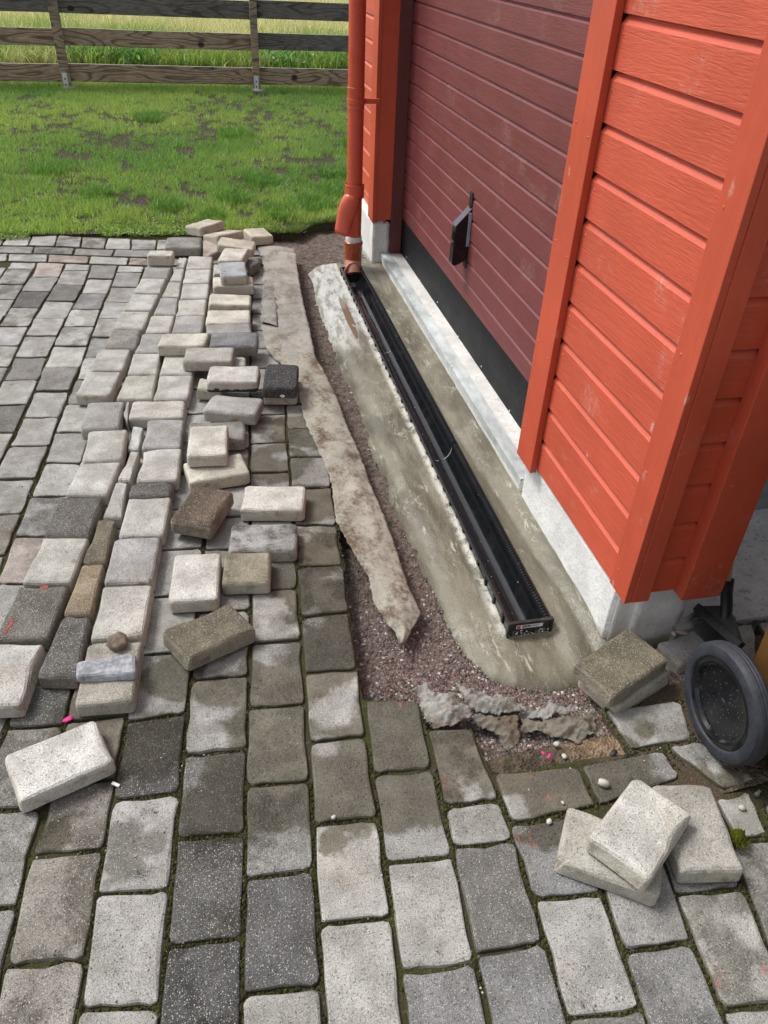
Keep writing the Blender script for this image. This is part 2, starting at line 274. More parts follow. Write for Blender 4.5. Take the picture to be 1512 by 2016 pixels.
FAR=[
[-1.947,2.047,-1.797,2.03,-1.807,1.813,-1.956,1.83,"light"],
[-1.956,1.83,-1.807,1.813,-1.817,1.596,-1.965,1.613,"mid"],
[-1.965,1.613,-1.817,1.596,-1.833,1.379,-1.981,1.396,"pale"],
[-1.981,1.396,-1.833,1.379,-1.852,1.162,-2.0,1.179,"mid"],
[-2.0,1.179,-1.852,1.162,-1.876,0.945,-2.025,0.962,"pale"],
[-2.025,0.962,-1.876,0.945,-1.891,0.728,-2.04,0.745,"mid2"],
[-2.04,0.745,-1.891,0.728,-1.906,0.511,-2.055,0.528,"light"],
[-2.055,0.528,-1.906,0.511,-1.917,0.294,-2.066,0.311,"mid"],
[-2.066,0.311,-1.917,0.294,-1.928,0.077,-2.078,0.094,"mid"],
[-2.078,0.094,-1.928,0.077,-1.941,-0.14,-2.089,-0.123,"mid2"],
[-2.089,-0.123,-1.941,-0.14,-1.976,-0.357,-2.123,-0.34,"mid2"],
[-2.123,-0.34,-1.976,-0.357,-1.992,-0.574,-2.141,-0.557,"mid2"],
[-2.141,-0.557,-1.992,-0.574,-2.008,-0.791,-2.156,-0.774,"mid"],
[-2.156,-0.774,-2.008,-0.791,-2.023,-1.008,-2.172,-0.991,"mid"],
[-2.172,-0.991,-2.023,-1.008,-2.039,-1.225,-2.188,-1.208,"mid"],
[-1.829,1.468,-1.679,1.451,-1.696,1.234,-1.846,1.251,"pale"],
[-1.846,1.251,-1.696,1.234,-1.718,1.017,-1.866,1.034,"pale"],
[-1.866,1.034,-1.718,1.017,-1.735,0.8,-1.883,0.817,"pale"],
[-1.883,0.817,-1.735,0.8,-1.751,0.583,-1.9,0.6,"light"],
[-1.9,0.6,-1.751,0.583,-1.763,0.366,-1.912,0.383,"mid2"],
[-1.912,0.383,-1.763,0.366,-1.775,0.149,-1.924,0.166,"mid2"],
[-1.924,0.166,-1.775,0.149,-1.786,-0.068,-1.935,-0.051,"mid2"],
[-1.935,-0.051,-1.786,-0.068,-1.814,-0.285,-1.961,-0.268,"mid2"],
[-1.961,-0.268,-1.814,-0.285,-1.837,-0.502,-1.986,-0.485,"mid2"],
[-1.986,-0.485,-1.837,-0.502,-1.852,-0.719,-2.001,-0.702,"mid"],
[-2.001,-0.702,-1.852,-0.719,-1.868,-0.936,-2.017,-0.919,"light"],
[-2.017,-0.919,-1.868,-0.936,-1.884,-1.153,-2.032,-1.136,"mid"],
[-2.032,-1.136,-1.884,-1.153,-1.894,-1.37,-2.044,-1.353,"mid"],
[-1.724,0.888,-1.575,0.871,-1.595,0.654,-1.744,0.671,"mid2"],
[-1.744,0.671,-1.595,0.654,-1.609,0.437,-1.759,0.454,"light"],
[-1.759,0.454,-1.609,0.437,-1.621,0.22,-1.77,0.237,"mid2"],
[-1.77,0.237,-1.621,0.22,-1.633,0.003,-1.782,0.02,"mid"],
[-1.782,0.02,-1.633,0.003,-1.653,-0.214,-1.8,-0.197,"light"],
[-1.8,-0.197,-1.653,-0.214,-1.682,-0.431,-1.831,-0.414,"mid"],
[-1.831,-0.414,-1.682,-0.431,-1.697,-0.648,-1.846,-0.631,"light"],
[-1.846,-0.631,-1.697,-0.648,-1.713,-0.865,-1.862,-0.848,"mid"],
[-1.862,-0.848,-1.713,-0.865,-1.728,-1.082,-1.877,-1.065,"light"],
[-1.877,-1.065,-1.728,-1.082,-1.744,-1.299,-1.893,-1.282,"mid"],
[-1.614,0.342,-1.465,0.33,-1.477,0.113,-1.626,0.125,"mid"],
[-1.626,0.125,-1.477,0.113,-1.488,-0.104,-1.638,-0.092,"mid2"],
[-1.638,-0.092,-1.488,-0.104,-1.52,-0.321,-1.668,-0.309,"mid"],
[-1.668,-0.309,-1.52,-0.321,-1.539,-0.538,-1.689,-0.526,"mid"],
[-1.689,-0.526,-1.539,-0.538,-1.555,-0.755,-1.704,-0.743,"light"],
[-1.704,-0.743,-1.555,-0.755,-1.571,-0.972,-1.72,-0.96,"mid2"],
[-1.72,-0.96,-1.571,-0.972,-1.586,-1.189,-1.735,-1.177,"mid2"],
[-1.735,-1.177,-1.586,-1.189,-1.594,-1.406,-1.744,-1.394,"mid"],
[-1.506,-0.237,-1.36,-0.259,-1.385,-0.476,-1.533,-0.454,"mid"],
[-1.533,-0.454,-1.385,-0.476,-1.401,-0.693,-1.549,-0.671,"mid"],
[-1.549,-0.671,-1.401,-0.693,-1.416,-0.91,-1.565,-0.888,"mid"],
[-1.565,-0.888,-1.416,-0.91,-1.432,-1.127,-1.58,-1.105,"mid2"],
[-1.58,-1.105,-1.432,-1.127,-1.444,-1.344,-1.594,-1.322,"light"],
[-1.392,-0.572,-1.248,-0.598,-1.261,-0.815,-1.407,-0.789,"mid"],
[-1.407,-0.789,-1.261,-0.815,-1.276,-1.032,-1.423,-1.006,"light"],
[-1.423,-1.006,-1.276,-1.032,-1.291,-1.249,-1.439,-1.223,"mid2"],
[-1.269,-0.927,-1.121,-0.943,-1.135,-1.16,-1.284,-1.144,"light"],
[-1.284,-1.144,-1.135,-1.16,-1.144,-1.377,-1.295,-1.361,"light"],
[-1.112,-0.813,-0.969,-0.836,-0.988,-1.053,-1.127,-1.03,"light"],
[-1.127,-1.03,-0.988,-1.053,-1.008,-1.27,-1.141,-1.247,"light"],
[-0.978,-0.948,-0.831,-0.959,-0.85,-1.176,-0.998,-1.165,"mid"],
[-0.998,-1.165,-0.85,-1.176,-0.861,-1.393,-1.01,-1.382,"light"],
[-0.821,-0.844,-0.673,-0.858,-0.69,-1.075,-0.84,-1.061,"light"],
[-0.84,-1.061,-0.69,-1.075,-0.708,-1.292,-0.859,-1.278,"mid"],
[-0.681,-0.961,-0.536,-0.975,-0.559,-1.192,-0.699,-1.178,"mid2"],
[-0.699,-1.178,-0.559,-1.192,-0.57,-1.409,-0.709,-1.395,"mid"],
[-0.547,-1.08,-0.393,-1.092,-0.409,-1.309,-0.569,-1.297,"mid"],
[-0.392,-1.075,-0.245,-1.081,-0.259,-1.298,-0.408,-1.292,"mid2"],
[-0.239,-1.0,-0.091,-1.011,-0.119,-1.228,-0.254,-1.217,"mid2"],
[-0.105,-1.126,0.047,-1.135,0.034,-1.352,-0.128,-1.343,"mid"],
[0.055,-1.04,0.194,-1.057,0.165,-1.274,0.037,-1.257,"light"],
[0.207,-0.961,0.35,-0.96,0.311,-1.177,0.178,-1.178,"mid"],
[0.178,-1.178,0.311,-1.177,0.288,-1.394,0.162,-1.395,"mid"],
[-2.309,3.735,-2.159,3.735,-2.158,3.56,-2.308,3.56,"pale"],
[-2.018,3.172,-1.868,3.172,-1.877,2.955,-2.027,2.955,"pale"],
[-2.027,2.955,-1.877,2.955,-1.896,2.738,-2.046,2.738,"mid"],
[-2.046,2.738,-1.896,2.738,-1.909,2.521,-2.059,2.521,"pale"],
[-2.059,2.521,-1.909,2.521,-1.927,2.304,-2.077,2.304,"pale"],
[-2.077,2.304,-1.927,2.304,-1.945,2.087,-2.095,2.087,"pale"],
[-2.095,2.087,-1.945,2.087,-1.954,1.87,-2.104,1.87,"light"],
[-2.104,1.87,-1.954,1.87,-1.962,1.653,-2.112,1.653,"pale"],
[-2.112,1.653,-1.962,1.653,-1.979,1.436,-2.129,1.436,"pale"],
[-2.129,1.436,-1.979,1.436,-1.997,1.219,-2.147,1.219,"light"],
[-2.147,1.219,-1.997,1.219,-2.02,1.002,-2.17,1.002,"mid"],
[-2.17,1.002,-2.02,1.002,-2.036,0.785,-2.186,0.785,"mid"],
[-2.186,0.785,-2.036,0.785,-2.052,0.568,-2.202,0.568,"light"],
[-2.202,0.568,-2.052,0.568,-2.064,0.351,-2.214,0.351,"pale"],
[-2.214,0.351,-2.064,0.351,-2.075,0.134,-2.225,0.134,"light"],
[-2.225,0.134,-2.075,0.134,-2.087,-0.083,-2.237,-0.083,"pale"],
[-2.237,-0.083,-2.087,-0.083,-2.117,-0.3,-2.267,-0.3,"light"],
[-2.267,-0.3,-2.117,-0.3,-2.138,-0.517,-2.288,-0.517,"mid"],
[-2.288,-0.517,-2.138,-0.517,-2.154,-0.734,-2.304,-0.734,"mid"],
[-2.304,-0.734,-2.154,-0.734,-2.169,-0.951,-2.319,-0.951,"mid"],
[-2.319,-0.951,-2.169,-0.951,-2.185,-1.168,-2.335,-1.168,"light"],
[-2.335,-1.168,-2.185,-1.168,-2.194,-1.385,-2.344,-1.385,"pale"],
[-2.167,3.197,-2.017,3.197,-2.025,2.98,-2.175,2.98,"pale"],
[-2.175,2.98,-2.025,2.98,-2.045,2.763,-2.195,2.763,"pale"],
[-2.195,2.763,-2.045,2.763,-2.057,2.546,-2.207,2.546,"pale"],
[-2.207,2.546,-2.057,2.546,-2.075,2.329,-2.225,2.329,"pale"],
[-2.225,2.329,-2.075,2.329,-2.094,2.112,-2.244,2.112,"pale"],
[-2.244,2.112,-2.094,2.112,-2.103,1.895,-2.253,1.895,"pale"],
[-2.253,1.895,-2.103,1.895,-2.111,1.678,-2.261,1.678,"pale"],
[-2.261,1.678,-2.111,1.678,-2.129,1.461,-2.279,1.461,"light"],
[-2.279,1.461,-2.129,1.461,-2.146,1.244,-2.296,1.244,"pale"],
[-2.296,1.244,-2.146,1.244,-2.167,1.027,-2.317,1.027,"mid"],
[-2.317,1.027,-2.167,1.027,-2.184,0.81,-2.334,0.81,"pale"],
[-2.334,0.81,-2.184,0.81,-2.2,0.593,-2.35,0.593,"mid"],
[-2.35,0.593,-2.2,0.593,-2.212,0.376,-2.362,0.376,"mid"],
[-2.362,0.376,-2.212,0.376,-2.224,0.159,-2.374,0.159,"light"],
[-2.374,0.159,-2.224,0.159,-2.236,-0.058,-2.386,-0.058,"light"],
[-2.386,-0.058,-2.236,-0.058,-2.263,-0.275,-2.413,-0.275,"pale"],
[-2.413,-0.275,-2.263,-0.275,-2.286,-0.492,-2.436,-0.492,"light"],
[-2.436,-0.492,-2.286,-0.492,-2.302,-0.709,-2.452,-0.709,"pale"],
[-2.452,-0.709,-2.302,-0.709,-2.317,-0.926,-2.467,-0.926,"light"],
[-2.467,-0.926,-2.317,-0.926,-2.333,-1.143,-2.483,-1.143,"light"],
[-2.483,-1.143,-2.333,-1.143,-2.344,-1.36,-2.494,-1.36,"mid"],
[-2.317,3.189,-2.167,3.189,-2.176,2.972,-2.326,2.972,"light"],
[-2.326,2.972,-2.176,2.972,-2.195,2.755,-2.345,2.755,"light"],
[-2.345,2.755,-2.195,2.755,-2.208,2.538,-2.358,2.538,"light"],
[-2.358,2.538,-2.208,2.538,-2.226,2.321,-2.376,2.321,"pale"],
[-2.376,2.321,-2.226,2.321,-2.245,2.104,-2.395,2.104,"light"],
[-2.395,2.104,-2.245,2.104,-2.254,1.887,-2.404,1.887,"light"],
[-2.404,1.887,-2.254,1.887,-2.262,1.67,-2.412,1.67,"pale"],
[-2.412,1.67,-2.262,1.67,-2.279,1.453,-2.429,1.453,"pale"],
[-2.429,1.453,-2.279,1.453,-2.296,1.236,-2.446,1.236,"mid"],
[-2.446,1.236,-2.296,1.236,-2.318,1.019,-2.468,1.019,"pale"],
[-2.468,1.019,-2.318,1.019,-2.335,0.802,-2.485,0.802,"mid"],
[-2.485,0.802,-2.335,0.802,-2.351,0.585,-2.501,0.585,"mid"],
[-2.501,0.585,-2.351,0.585,-2.363,0.368,-2.513,0.368,"light"],
[-2.513,0.368,-2.363,0.368,-2.374,0.151,-2.524,0.151,"pale"],
[-2.524,0.151,-2.374,0.151,-2.386,-0.066,-2.536,-0.066,"mid"],
[-2.536,-0.066,-2.386,-0.066,-2.414,-0.283,-2.564,-0.283,"pale"],
[-2.564,-0.283,-2.414,-0.283,-2.437,-0.5,-2.587,-0.5,"pale"],
[-2.587,-0.5,-2.437,-0.5,-2.452,-0.717,-2.602,-0.717,"light"],
[-2.602,-0.717,-2.452,-0.717,-2.468,-0.934,-2.618,-0.934,"light"],
[-2.618,-0.934,-2.468,-0.934,-2.483,-1.151,-2.633,-1.151,"mid"],
[-2.633,-1.151,-2.483,-1.151,-2.494,-1.368,-2.644,-1.368,"mid"],
[-2.466,3.228,-2.316,3.228,-2.323,3.011,-2.473,3.011,"light"],
[-2.473,3.011,-2.323,3.011,-2.343,2.794,-2.493,2.794,"mid"],
[-2.493,2.794,-2.343,2.794,-2.355,2.577,-2.505,2.577,"pale"],
[-2.505,2.577,-2.355,2.577,-2.372,2.36,-2.522,2.36,"mid"],
[-2.522,2.36,-2.372,2.36,-2.392,2.143,-2.542,2.143,"light"],
[-2.542,2.143,-2.392,2.143,-2.402,1.926,-2.552,1.926,"pale"],
[-2.552,1.926,-2.402,1.926,-2.41,1.709,-2.56,1.709,"light"],
[-2.56,1.709,-2.41,1.709,-2.429,1.492,-2.579,1.492,"mid"],
[-2.579,1.492,-2.429,1.492,-2.444,1.275,-2.594,1.275,"light"],
[-2.594,1.275,-2.444,1.275,-2.463,1.058,-2.613,1.058,"mid"],
[-2.613,1.058,-2.463,1.058,-2.48,0.841,-2.63,0.841,"light"],
[-2.63,0.841,-2.48,0.841,-2.498,0.624,-2.648,0.624,"light"],
[-2.648,0.624,-2.498,0.624,-2.511,0.407,-2.661,0.407,"mid"],
[-2.661,0.407,-2.511,0.407,-2.522,0.19,-2.672,0.19,"light"],
[-2.672,0.19,-2.522,0.19,-2.534,-0.027,-2.684,-0.027,"light"],
[-2.684,-0.027,-2.534,-0.027,-2.558,-0.244,-2.708,-0.244,"pale"],
[-2.708,-0.244,-2.558,-0.244,-2.584,-0.461,-2.734,-0.461,"pale"],
[-2.734,-0.461,-2.584,-0.461,-2.6,-0.678,-2.75,-0.678,"pale"],
[-2.75,-0.678,-2.6,-0.678,-2.615,-0.895,-2.765,-0.895,"mid"],
[-2.765,-0.895,-2.615,-0.895,-2.631,-1.112,-2.781,-1.112,"light"],
[-2.781,-1.112,-2.631,-1.112,-2.644,-1.329,-2.794,-1.329,"mid"],
[-2.617,3.209,-2.467,3.209,-2.474,2.992,-2.624,2.992,"light"],
[-2.624,2.992,-2.474,2.992,-2.494,2.775,-2.644,2.775,"pale"],
[-2.644,2.775,-2.494,2.775,-2.506,2.558,-2.656,2.558,"light"],
[-2.656,2.558,-2.506,2.558,-2.524,2.341,-2.674,2.341,"pale"],
[-2.674,2.341,-2.524,2.341,-2.544,2.124,-2.694,2.124,"pale"],
[-2.694,2.124,-2.544,2.124,-2.553,1.907,-2.703,1.907,"light"],
[-2.703,1.907,-2.553,1.907,-2.561,1.69,-2.711,1.69,"light"],
[-2.711,1.69,-2.561,1.69,-2.579,1.473,-2.729,1.473,"mid"],
[-2.729,1.473,-2.579,1.473,-2.595,1.256,-2.745,1.256,"light"],
[-2.745,1.256,-2.595,1.256,-2.616,1.039,-2.766,1.039,"pale"],
[-2.766,1.039,-2.616,1.039,-2.633,0.822,-2.783,0.822,"light"],
[-2.783,0.822,-2.633,0.822,-2.649,0.605,-2.799,0.605,"mid"],
[-2.799,0.605,-2.649,0.605,-2.662,0.388,-2.812,0.388,"pale"],
[-2.812,0.388,-2.662,0.388,-2.673,0.171,-2.823,0.171,"mid"],
[-2.823,0.171,-2.673,0.171,-2.685,-0.046,-2.835,-0.046,"mid"],
[-2.835,-0.046,-2.685,-0.046,-2.711,-0.263,-2.861,-0.263,"mid"],
[-2.861,-0.263,-2.711,-0.263,-2.735,-0.48,-2.885,-0.48,"light"],
[-2.885,-0.48,-2.735,-0.48,-2.751,-0.697,-2.901,-0.697,"mid"],
[-2.901,-0.697,-2.751,-0.697,-2.766,-0.914,-2.916,-0.914,"pale"],
[-2.916,-0.914,-2.766,-0.914,-2.782,-1.131,-2.932,-1.131,"mid"],
[-2.932,-1.131,-2.782,-1.131,-2.794,-1.348,-2.944,-1.348,"light"],
[-2.767,3.206,-2.617,3.206,-2.624,2.989,-2.774,2.989,"pale"],
[-2.774,2.989,-2.624,2.989,-2.644,2.772,-2.794,2.772,"mid"],
[-2.794,2.772,-2.644,2.772,-2.656,2.555,-2.806,2.555,"mid"],
[-2.806,2.555,-2.656,2.555,-2.674,2.338,-2.824,2.338,"pale"],
[-2.824,2.338,-2.674,2.338,-2.694,2.121,-2.844,2.121,"light"],
[-2.844,2.121,-2.694,2.121,-2.703,1.904,-2.853,1.904,"pale"],
[-2.853,1.904,-2.703,1.904,-2.711,1.687,-2.861,1.687,"pale"],
[-2.861,1.687,-2.711,1.687,-2.729,1.47,-2.879,1.47,"light"],
[-2.879,1.47,-2.729,1.47,-2.745,1.253,-2.895,1.253,"pale"],
[-2.895,1.253,-2.745,1.253,-2.766,1.036,-2.916,1.036,"mid"],
[-2.916,1.036,-2.766,1.036,-2.783,0.819,-2.933,0.819,"pale"],
[-2.933,0.819,-2.783,0.819,-2.799,0.602,-2.949,0.602,"mid"],
[-2.949,0.602,-2.799,0.602,-2.812,0.385,-2.962,0.385,"pale"],
[-2.962,0.385,-2.812,0.385,-2.824,0.168,-2.974,0.168,"mid"],
[-2.974,0.168,-2.824,0.168,-2.835,-0.049,-2.985,-0.049,"light"],
[-2.985,-0.049,-2.835,-0.049,-2.861,-0.266,-3.011,-0.266,"pale"],
[-3.011,-0.266,-2.861,-0.266,-2.886,-0.483,-3.036,-0.483,"pale"],
[-3.036,-0.483,-2.886,-0.483,-2.901,-0.7,-3.051,-0.7,"light"],
[-3.051,-0.7,-2.901,-0.7,-2.917,-0.917,-3.067,-0.917,"pale"],
[-3.067,-0.917,-2.917,-0.917,-2.932,-1.134,-3.082,-1.134,"pale"],
[-3.082,-1.134,-2.932,-1.134,-2.944,-1.351,-3.094,-1.351,"pale"],
[-2.916,3.217,-2.766,3.217,-2.774,3.0,-2.924,3.0,"mid"],
[-2.924,3.0,-2.774,3.0,-2.794,2.783,-2.944,2.783,"light"],
[-2.944,2.783,-2.794,2.783,-2.805,2.566,-2.955,2.566,"mid"],
[-2.955,2.566,-2.805,2.566,-2.823,2.349,-2.973,2.349,"light"],
[-2.973,2.349,-2.823,2.349,-2.843,2.132,-2.993,2.132,"pale"],
[-2.993,2.132,-2.843,2.132,-2.852,1.915,-3.002,1.915,"pale"],
[-3.002,1.915,-2.852,1.915,-2.861,1.698,-3.011,1.698,"mid"],
[-3.011,1.698,-2.861,1.698,-2.879,1.481,-3.029,1.481,"mid"],
[-3.029,1.481,-2.879,1.481,-2.895,1.264,-3.045,1.264,"mid"],
[-3.045,1.264,-2.895,1.264,-2.915,1.047,-3.065,1.047,"mid"],
[-3.065,1.047,-2.915,1.047,-2.931,0.83,-3.081,0.83,"pale"],
[-3.081,0.83,-2.931,0.83,-2.948,0.613,-3.098,0.613,"pale"],
[-3.098,0.613,-2.948,0.613,-2.961,0.396,-3.111,0.396,"mid"],
[-3.111,0.396,-2.961,0.396,-2.973,0.179,-3.123,0.179,"mid"],
[-3.123,0.179,-2.973,0.179,-2.985,-0.038,-3.135,-0.038,"pale"],
[-3.135,-0.038,-2.985,-0.038,-3.009,-0.255,-3.159,-0.255,"mid"],
[-3.159,-0.255,-3.009,-0.255,-3.035,-0.472,-3.185,-0.472,"pale"],
[-3.185,-0.472,-3.035,-0.472,-3.05,-0.689,-3.2,-0.689,"mid"],
[-3.2,-0.689,-3.05,-0.689,-3.066,-0.906,-3.216,-0.906,"light"],
[-3.216,-0.906,-3.066,-0.906,-3.081,-1.123,-3.231,-1.123,"mid"],
[-3.231,-1.123,-3.081,-1.123,-3.094,-1.34,-3.244,-1.34,"pale"],
[0.4,-0.683,0.55,-0.683,0.514,-0.9,0.364,-0.9,"light"],
[0.364,-0.9,0.514,-0.9,0.472,-1.117,0.322,-1.117,"light"],
[0.322,-1.117,0.472,-1.117,0.447,-1.334,0.297,-1.334,"middark"],
[0.297,-1.334,0.447,-1.334,0.447,-1.551,0.297,-1.551,"light"],
[0.297,-1.551,0.447,-1.551,0.447,-1.768,0.297,-1.768,"mid"],
[0.297,-1.768,0.447,-1.768,0.447,-1.985,0.297,-1.985,"middark"],
[0.297,-1.985,0.447,-1.985,0.447,-2.202,0.297,-2.202,"middark"],
[0.55,-0.675,0.7,-0.675,0.665,-0.892,0.515,-0.892,"mid"],
[0.515,-0.892,0.665,-0.892,0.624,-1.109,0.474,-1.109,"mid"],
[0.474,-1.109,0.624,-1.109,0.597,-1.326,0.447,-1.326,"mid"],
[0.447,-1.326,0.597,-1.326,0.597,-1.543,0.447,-1.543,"middark"],
[0.447,-1.543,0.597,-1.543,0.597,-1.76,0.447,-1.76,"mid"],
[0.447,-1.76,0.597,-1.76,0.597,-1.977,0.447,-1.977,"mid"],
[0.447,-1.977,0.597,-1.977,0.597,-2.194,0.447,-2.194,"middark"],
[0.7,-0.642,0.85,-0.642,0.823,-0.859,0.673,-0.859,"light"],
[0.673,-0.859,0.823,-0.859,0.78,-1.076,0.63,-1.076,"mid"],
[0.63,-1.076,0.78,-1.076,0.747,-1.293,0.597,-1.293,"middark"],
[0.597,-1.293,0.747,-1.293,0.747,-1.51,0.597,-1.51,"light"],
[0.597,-1.51,0.747,-1.51,0.747,-1.727,0.597,-1.727,"mid"],
[0.597,-1.727,0.747,-1.727,0.747,-1.944,0.597,-1.944,"middark"],
[0.597,-1.944,0.747,-1.944,0.747,-2.161,0.597,-2.161,"light"],
[0.85,-0.642,1.0,-0.642,0.973,-0.859,0.823,-0.859,"middark"],
[0.823,-0.859,0.973,-0.859,0.93,-1.076,0.78,-1.076,"middark"],
[0.78,-1.076,0.93,-1.076,0.897,-1.293,0.747,-1.293,"middark"],
[0.747,-1.293,0.897,-1.293,0.897,-1.51,0.747,-1.51,"middark"],
[0.747,-1.51,0.897,-1.51,0.897,-1.727,0.747,-1.727,"middark"],
[0.747,-1.727,0.897,-1.727,0.897,-1.944,0.747,-1.944,"mid"],
[0.747,-1.944,0.897,-1.944,0.897,-2.161,0.747,-2.161,"light"],
[1.0,-0.664,1.15,-0.664,1.118,-0.881,0.968,-0.881,"light"],
[0.968,-0.881,1.118,-0.881,1.076,-1.098,0.926,-1.098,"light"],
[0.926,-1.098,1.076,-1.098,1.047,-1.315,0.897,-1.315,"light"],
[0.897,-1.315,1.047,-1.315,1.047,-1.532,0.897,-1.532,"mid"],
[0.897,-1.532,1.047,-1.532,1.047,-1.749,0.897,-1.749,"middark"],
[0.897,-1.749,1.047,-1.749,1.047,-1.966,0.897,-1.966,"mid"],
[0.897,-1.966,1.047,-1.966,1.047,-2.183,0.897,-2.183,"middark"],
[1.15,-0.652,1.3,-0.652,1.271,-0.869,1.121,-0.869,"mid"],
[1.121,-0.869,1.271,-0.869,1.228,-1.086,1.078,-1.086,"middark"],
[1.078,-1.086,1.228,-1.086,1.197,-1.303,1.047,-1.303,"middark"],
[1.047,-1.303,1.197,-1.303,1.197,-1.52,1.047,-1.52,"light"],
[1.047,-1.52,1.197,-1.52,1.197,-1.737,1.047,-1.737,"light"],
[1.047,-1.737,1.197,-1.737,1.197,-1.954,1.047,-1.954,"mid"],
[1.047,-1.954,1.197,-1.954,1.197,-2.171,1.047,-2.171,"light"],
[1.3,-0.615,1.45,-0.615,1.429,-0.832,1.279,-0.832,"middark"],
[1.279,-0.832,1.429,-0.832,1.384,-1.049,1.234,-1.049,"mid"],
[1.234,-1.049,1.384,-1.049,1.347,-1.266,1.197,-1.266,"light"],
[1.197,-1.266,1.347,-1.266,1.347,-1.483,1.197,-1.483,"middark"],
[1.197,-1.483,1.347,-1.483,1.347,-1.7,1.197,-1.7,"middark"],
[1.197,-1.7,1.347,-1.7,1.347,-1.917,1.197,-1.917,"mid"],
[1.197,-1.917,1.347,-1.917,1.347,-2.134,1.197,-2.134,"middark"],
[1.45,-0.671,1.6,-0.671,1.567,-0.888,1.417,-0.888,"mid"],
[1.417,-0.888,1.567,-0.888,1.525,-1.105,1.375,-1.105,"middark"],
[1.375,-1.105,1.525,-1.105,1.497,-1.322,1.347,-1.322,"middark"],
[1.347,-1.322,1.497,-1.322,1.497,-1.539,1.347,-1.539,"middark"],
[1.347,-1.539,1.497,-1.539,1.497,-1.756,1.347,-1.756,"mid"],
[1.347,-1.756,1.497,-1.756,1.497,-1.973,1.347,-1.973,"light"],
[1.347,-1.973,1.497,-1.973,1.497,-2.19,1.347,-2.19,"mid"],
[1.6,-0.602,1.75,-0.602,1.732,-0.819,1.582,-0.819,"mid"],
[1.582,-0.819,1.732,-0.819,1.686,-1.036,1.536,-1.036,"mid"],
[1.536,-1.036,1.686,-1.036,1.647,-1.253,1.497,-1.253,"light"],
[1.497,-1.253,1.647,-1.253,1.647,-1.47,1.497,-1.47,"light"],
[1.497,-1.47,1.647,-1.47,1.647,-1.687,1.497,-1.687,"middark"],
[1.497,-1.687,1.647,-1.687,1.647,-1.904,1.497,-1.904,"mid"],
[1.497,-1.904,1.647,-1.904,1.647,-2.121,1.497,-2.121,"light"],
[1.75,-0.632,1.9,-0.632,1.875,-0.849,1.725,-0.849,"light"],
[1.725,-0.849,1.875,-0.849,1.831,-1.066,1.681,-1.066,"mid"],
[1.681,-1.066,1.831,-1.066,1.797,-1.283,1.647,-1.283,"middark"],
[1.647,-1.283,1.797,-1.283,1.797,-1.5,1.647,-1.5,"mid"],
[1.647,-1.5,1.797,-1.5,1.797,-1.717,1.647,-1.717,"middark"],
[1.647,-1.717,1.797,-1.717,1.797,-1.934,1.647,-1.934,"middark"],
[1.647,-1.934,1.797,-1.934,1.797,-2.151,1.647,-2.151,"light"],
[1.9,-0.647,2.05,-0.647,2.022,-0.864,1.872,-0.864,"middark"],
[1.872,-0.864,2.022,-0.864,1.979,-1.081,1.829,-1.081,"middark"],
[1.829,-1.081,1.979,-1.081,1.947,-1.298,1.797,-1.298,"light"],
[1.797,-1.298,1.947,-1.298,1.947,-1.515,1.797,-1.515,"mid"],
[1.797,-1.515,1.947,-1.515,1.947,-1.732,1.797,-1.732,"middark"],
[1.797,-1.732,1.947,-1.732,1.947,-1.949,1.797,-1.949,"light"],
[1.797,-1.949,1.947,-1.949,1.947,-2.166,1.797,-2.166,"mid"],
[2.05,-0.678,2.2,-0.678,2.165,-0.895,2.015,-0.895,"light"],
[2.015,-0.895,2.165,-0.895,2.123,-1.112,1.973,-1.112,"mid"],
[1.973,-1.112,2.123,-1.112,2.097,-1.329,1.947,-1.329,"light"],
[1.947,-1.329,2.097,-1.329,2.097,-1.546,1.947,-1.546,"light"],
[1.947,-1.546,2.097,-1.546,2.097,-1.763,1.947,-1.763,"middark"],
[1.947,-1.763,2.097,-1.763,2.097,-1.98,1.947,-1.98,"middark"],
[1.947,-1.98,2.097,-1.98,2.097,-2.197,1.947,-2.197,"middark"],
[2.2,-0.607,2.35,-0.607,2.331,-0.824,2.181,-0.824,"light"],
[2.181,-0.824,2.331,-0.824,2.286,-1.041,2.136,-1.041,"mid"],
[2.136,-1.041,2.286,-1.041,2.247,-1.258,2.097,-1.258,"light"],
[2.097,-1.258,2.247,-1.258,2.247,-1.475,2.097,-1.475,"light"],
[2.097,-1.475,2.247,-1.475,2.247,-1.692,2.097,-1.692,"mid"],
[2.097,-1.692,2.247,-1.692,2.247,-1.909,2.097,-1.909,"light"],
[2.097,-1.909,2.247,-1.909,2.247,-2.126,2.097,-2.126,"light"],
[2.35,-0.662,2.5,-0.662,2.468,-0.879,2.318,-0.879,"middark"],
[2.318,-0.879,2.468,-0.879,2.426,-1.096,2.276,-1.096,"light"],
[2.276,-1.096,2.426,-1.096,2.397,-1.313,2.247,-1.313,"mid"],
[2.247,-1.313,2.397,-1.313,2.397,-1.53,2.247,-1.53,"light"],
[2.247,-1.53,2.397,-1.53,2.397,-1.747,2.247,-1.747,"light"],
[2.247,-1.747,2.397,-1.747,2.397,-1.964,2.247,-1.964,"mid"],
[2.247,-1.964,2.397,-1.964,2.397,-2.181,2.247,-2.181,"light"],
[-2.191,-1.225,-2.041,-1.225,-2.041,-1.442,-2.191,-1.442,"middark"],
[-2.191,-1.442,-2.041,-1.442,-2.041,-1.659,-2.191,-1.659,"light"],
[-2.191,-1.659,-2.041,-1.659,-2.041,-1.876,-2.191,-1.876,"light"],
[-2.191,-1.876,-2.041,-1.876,-2.041,-2.093,-2.191,-2.093,"light"],
[-2.041,-1.37,-1.891,-1.37,-1.891,-1.587,-2.041,-1.587,"mid"],
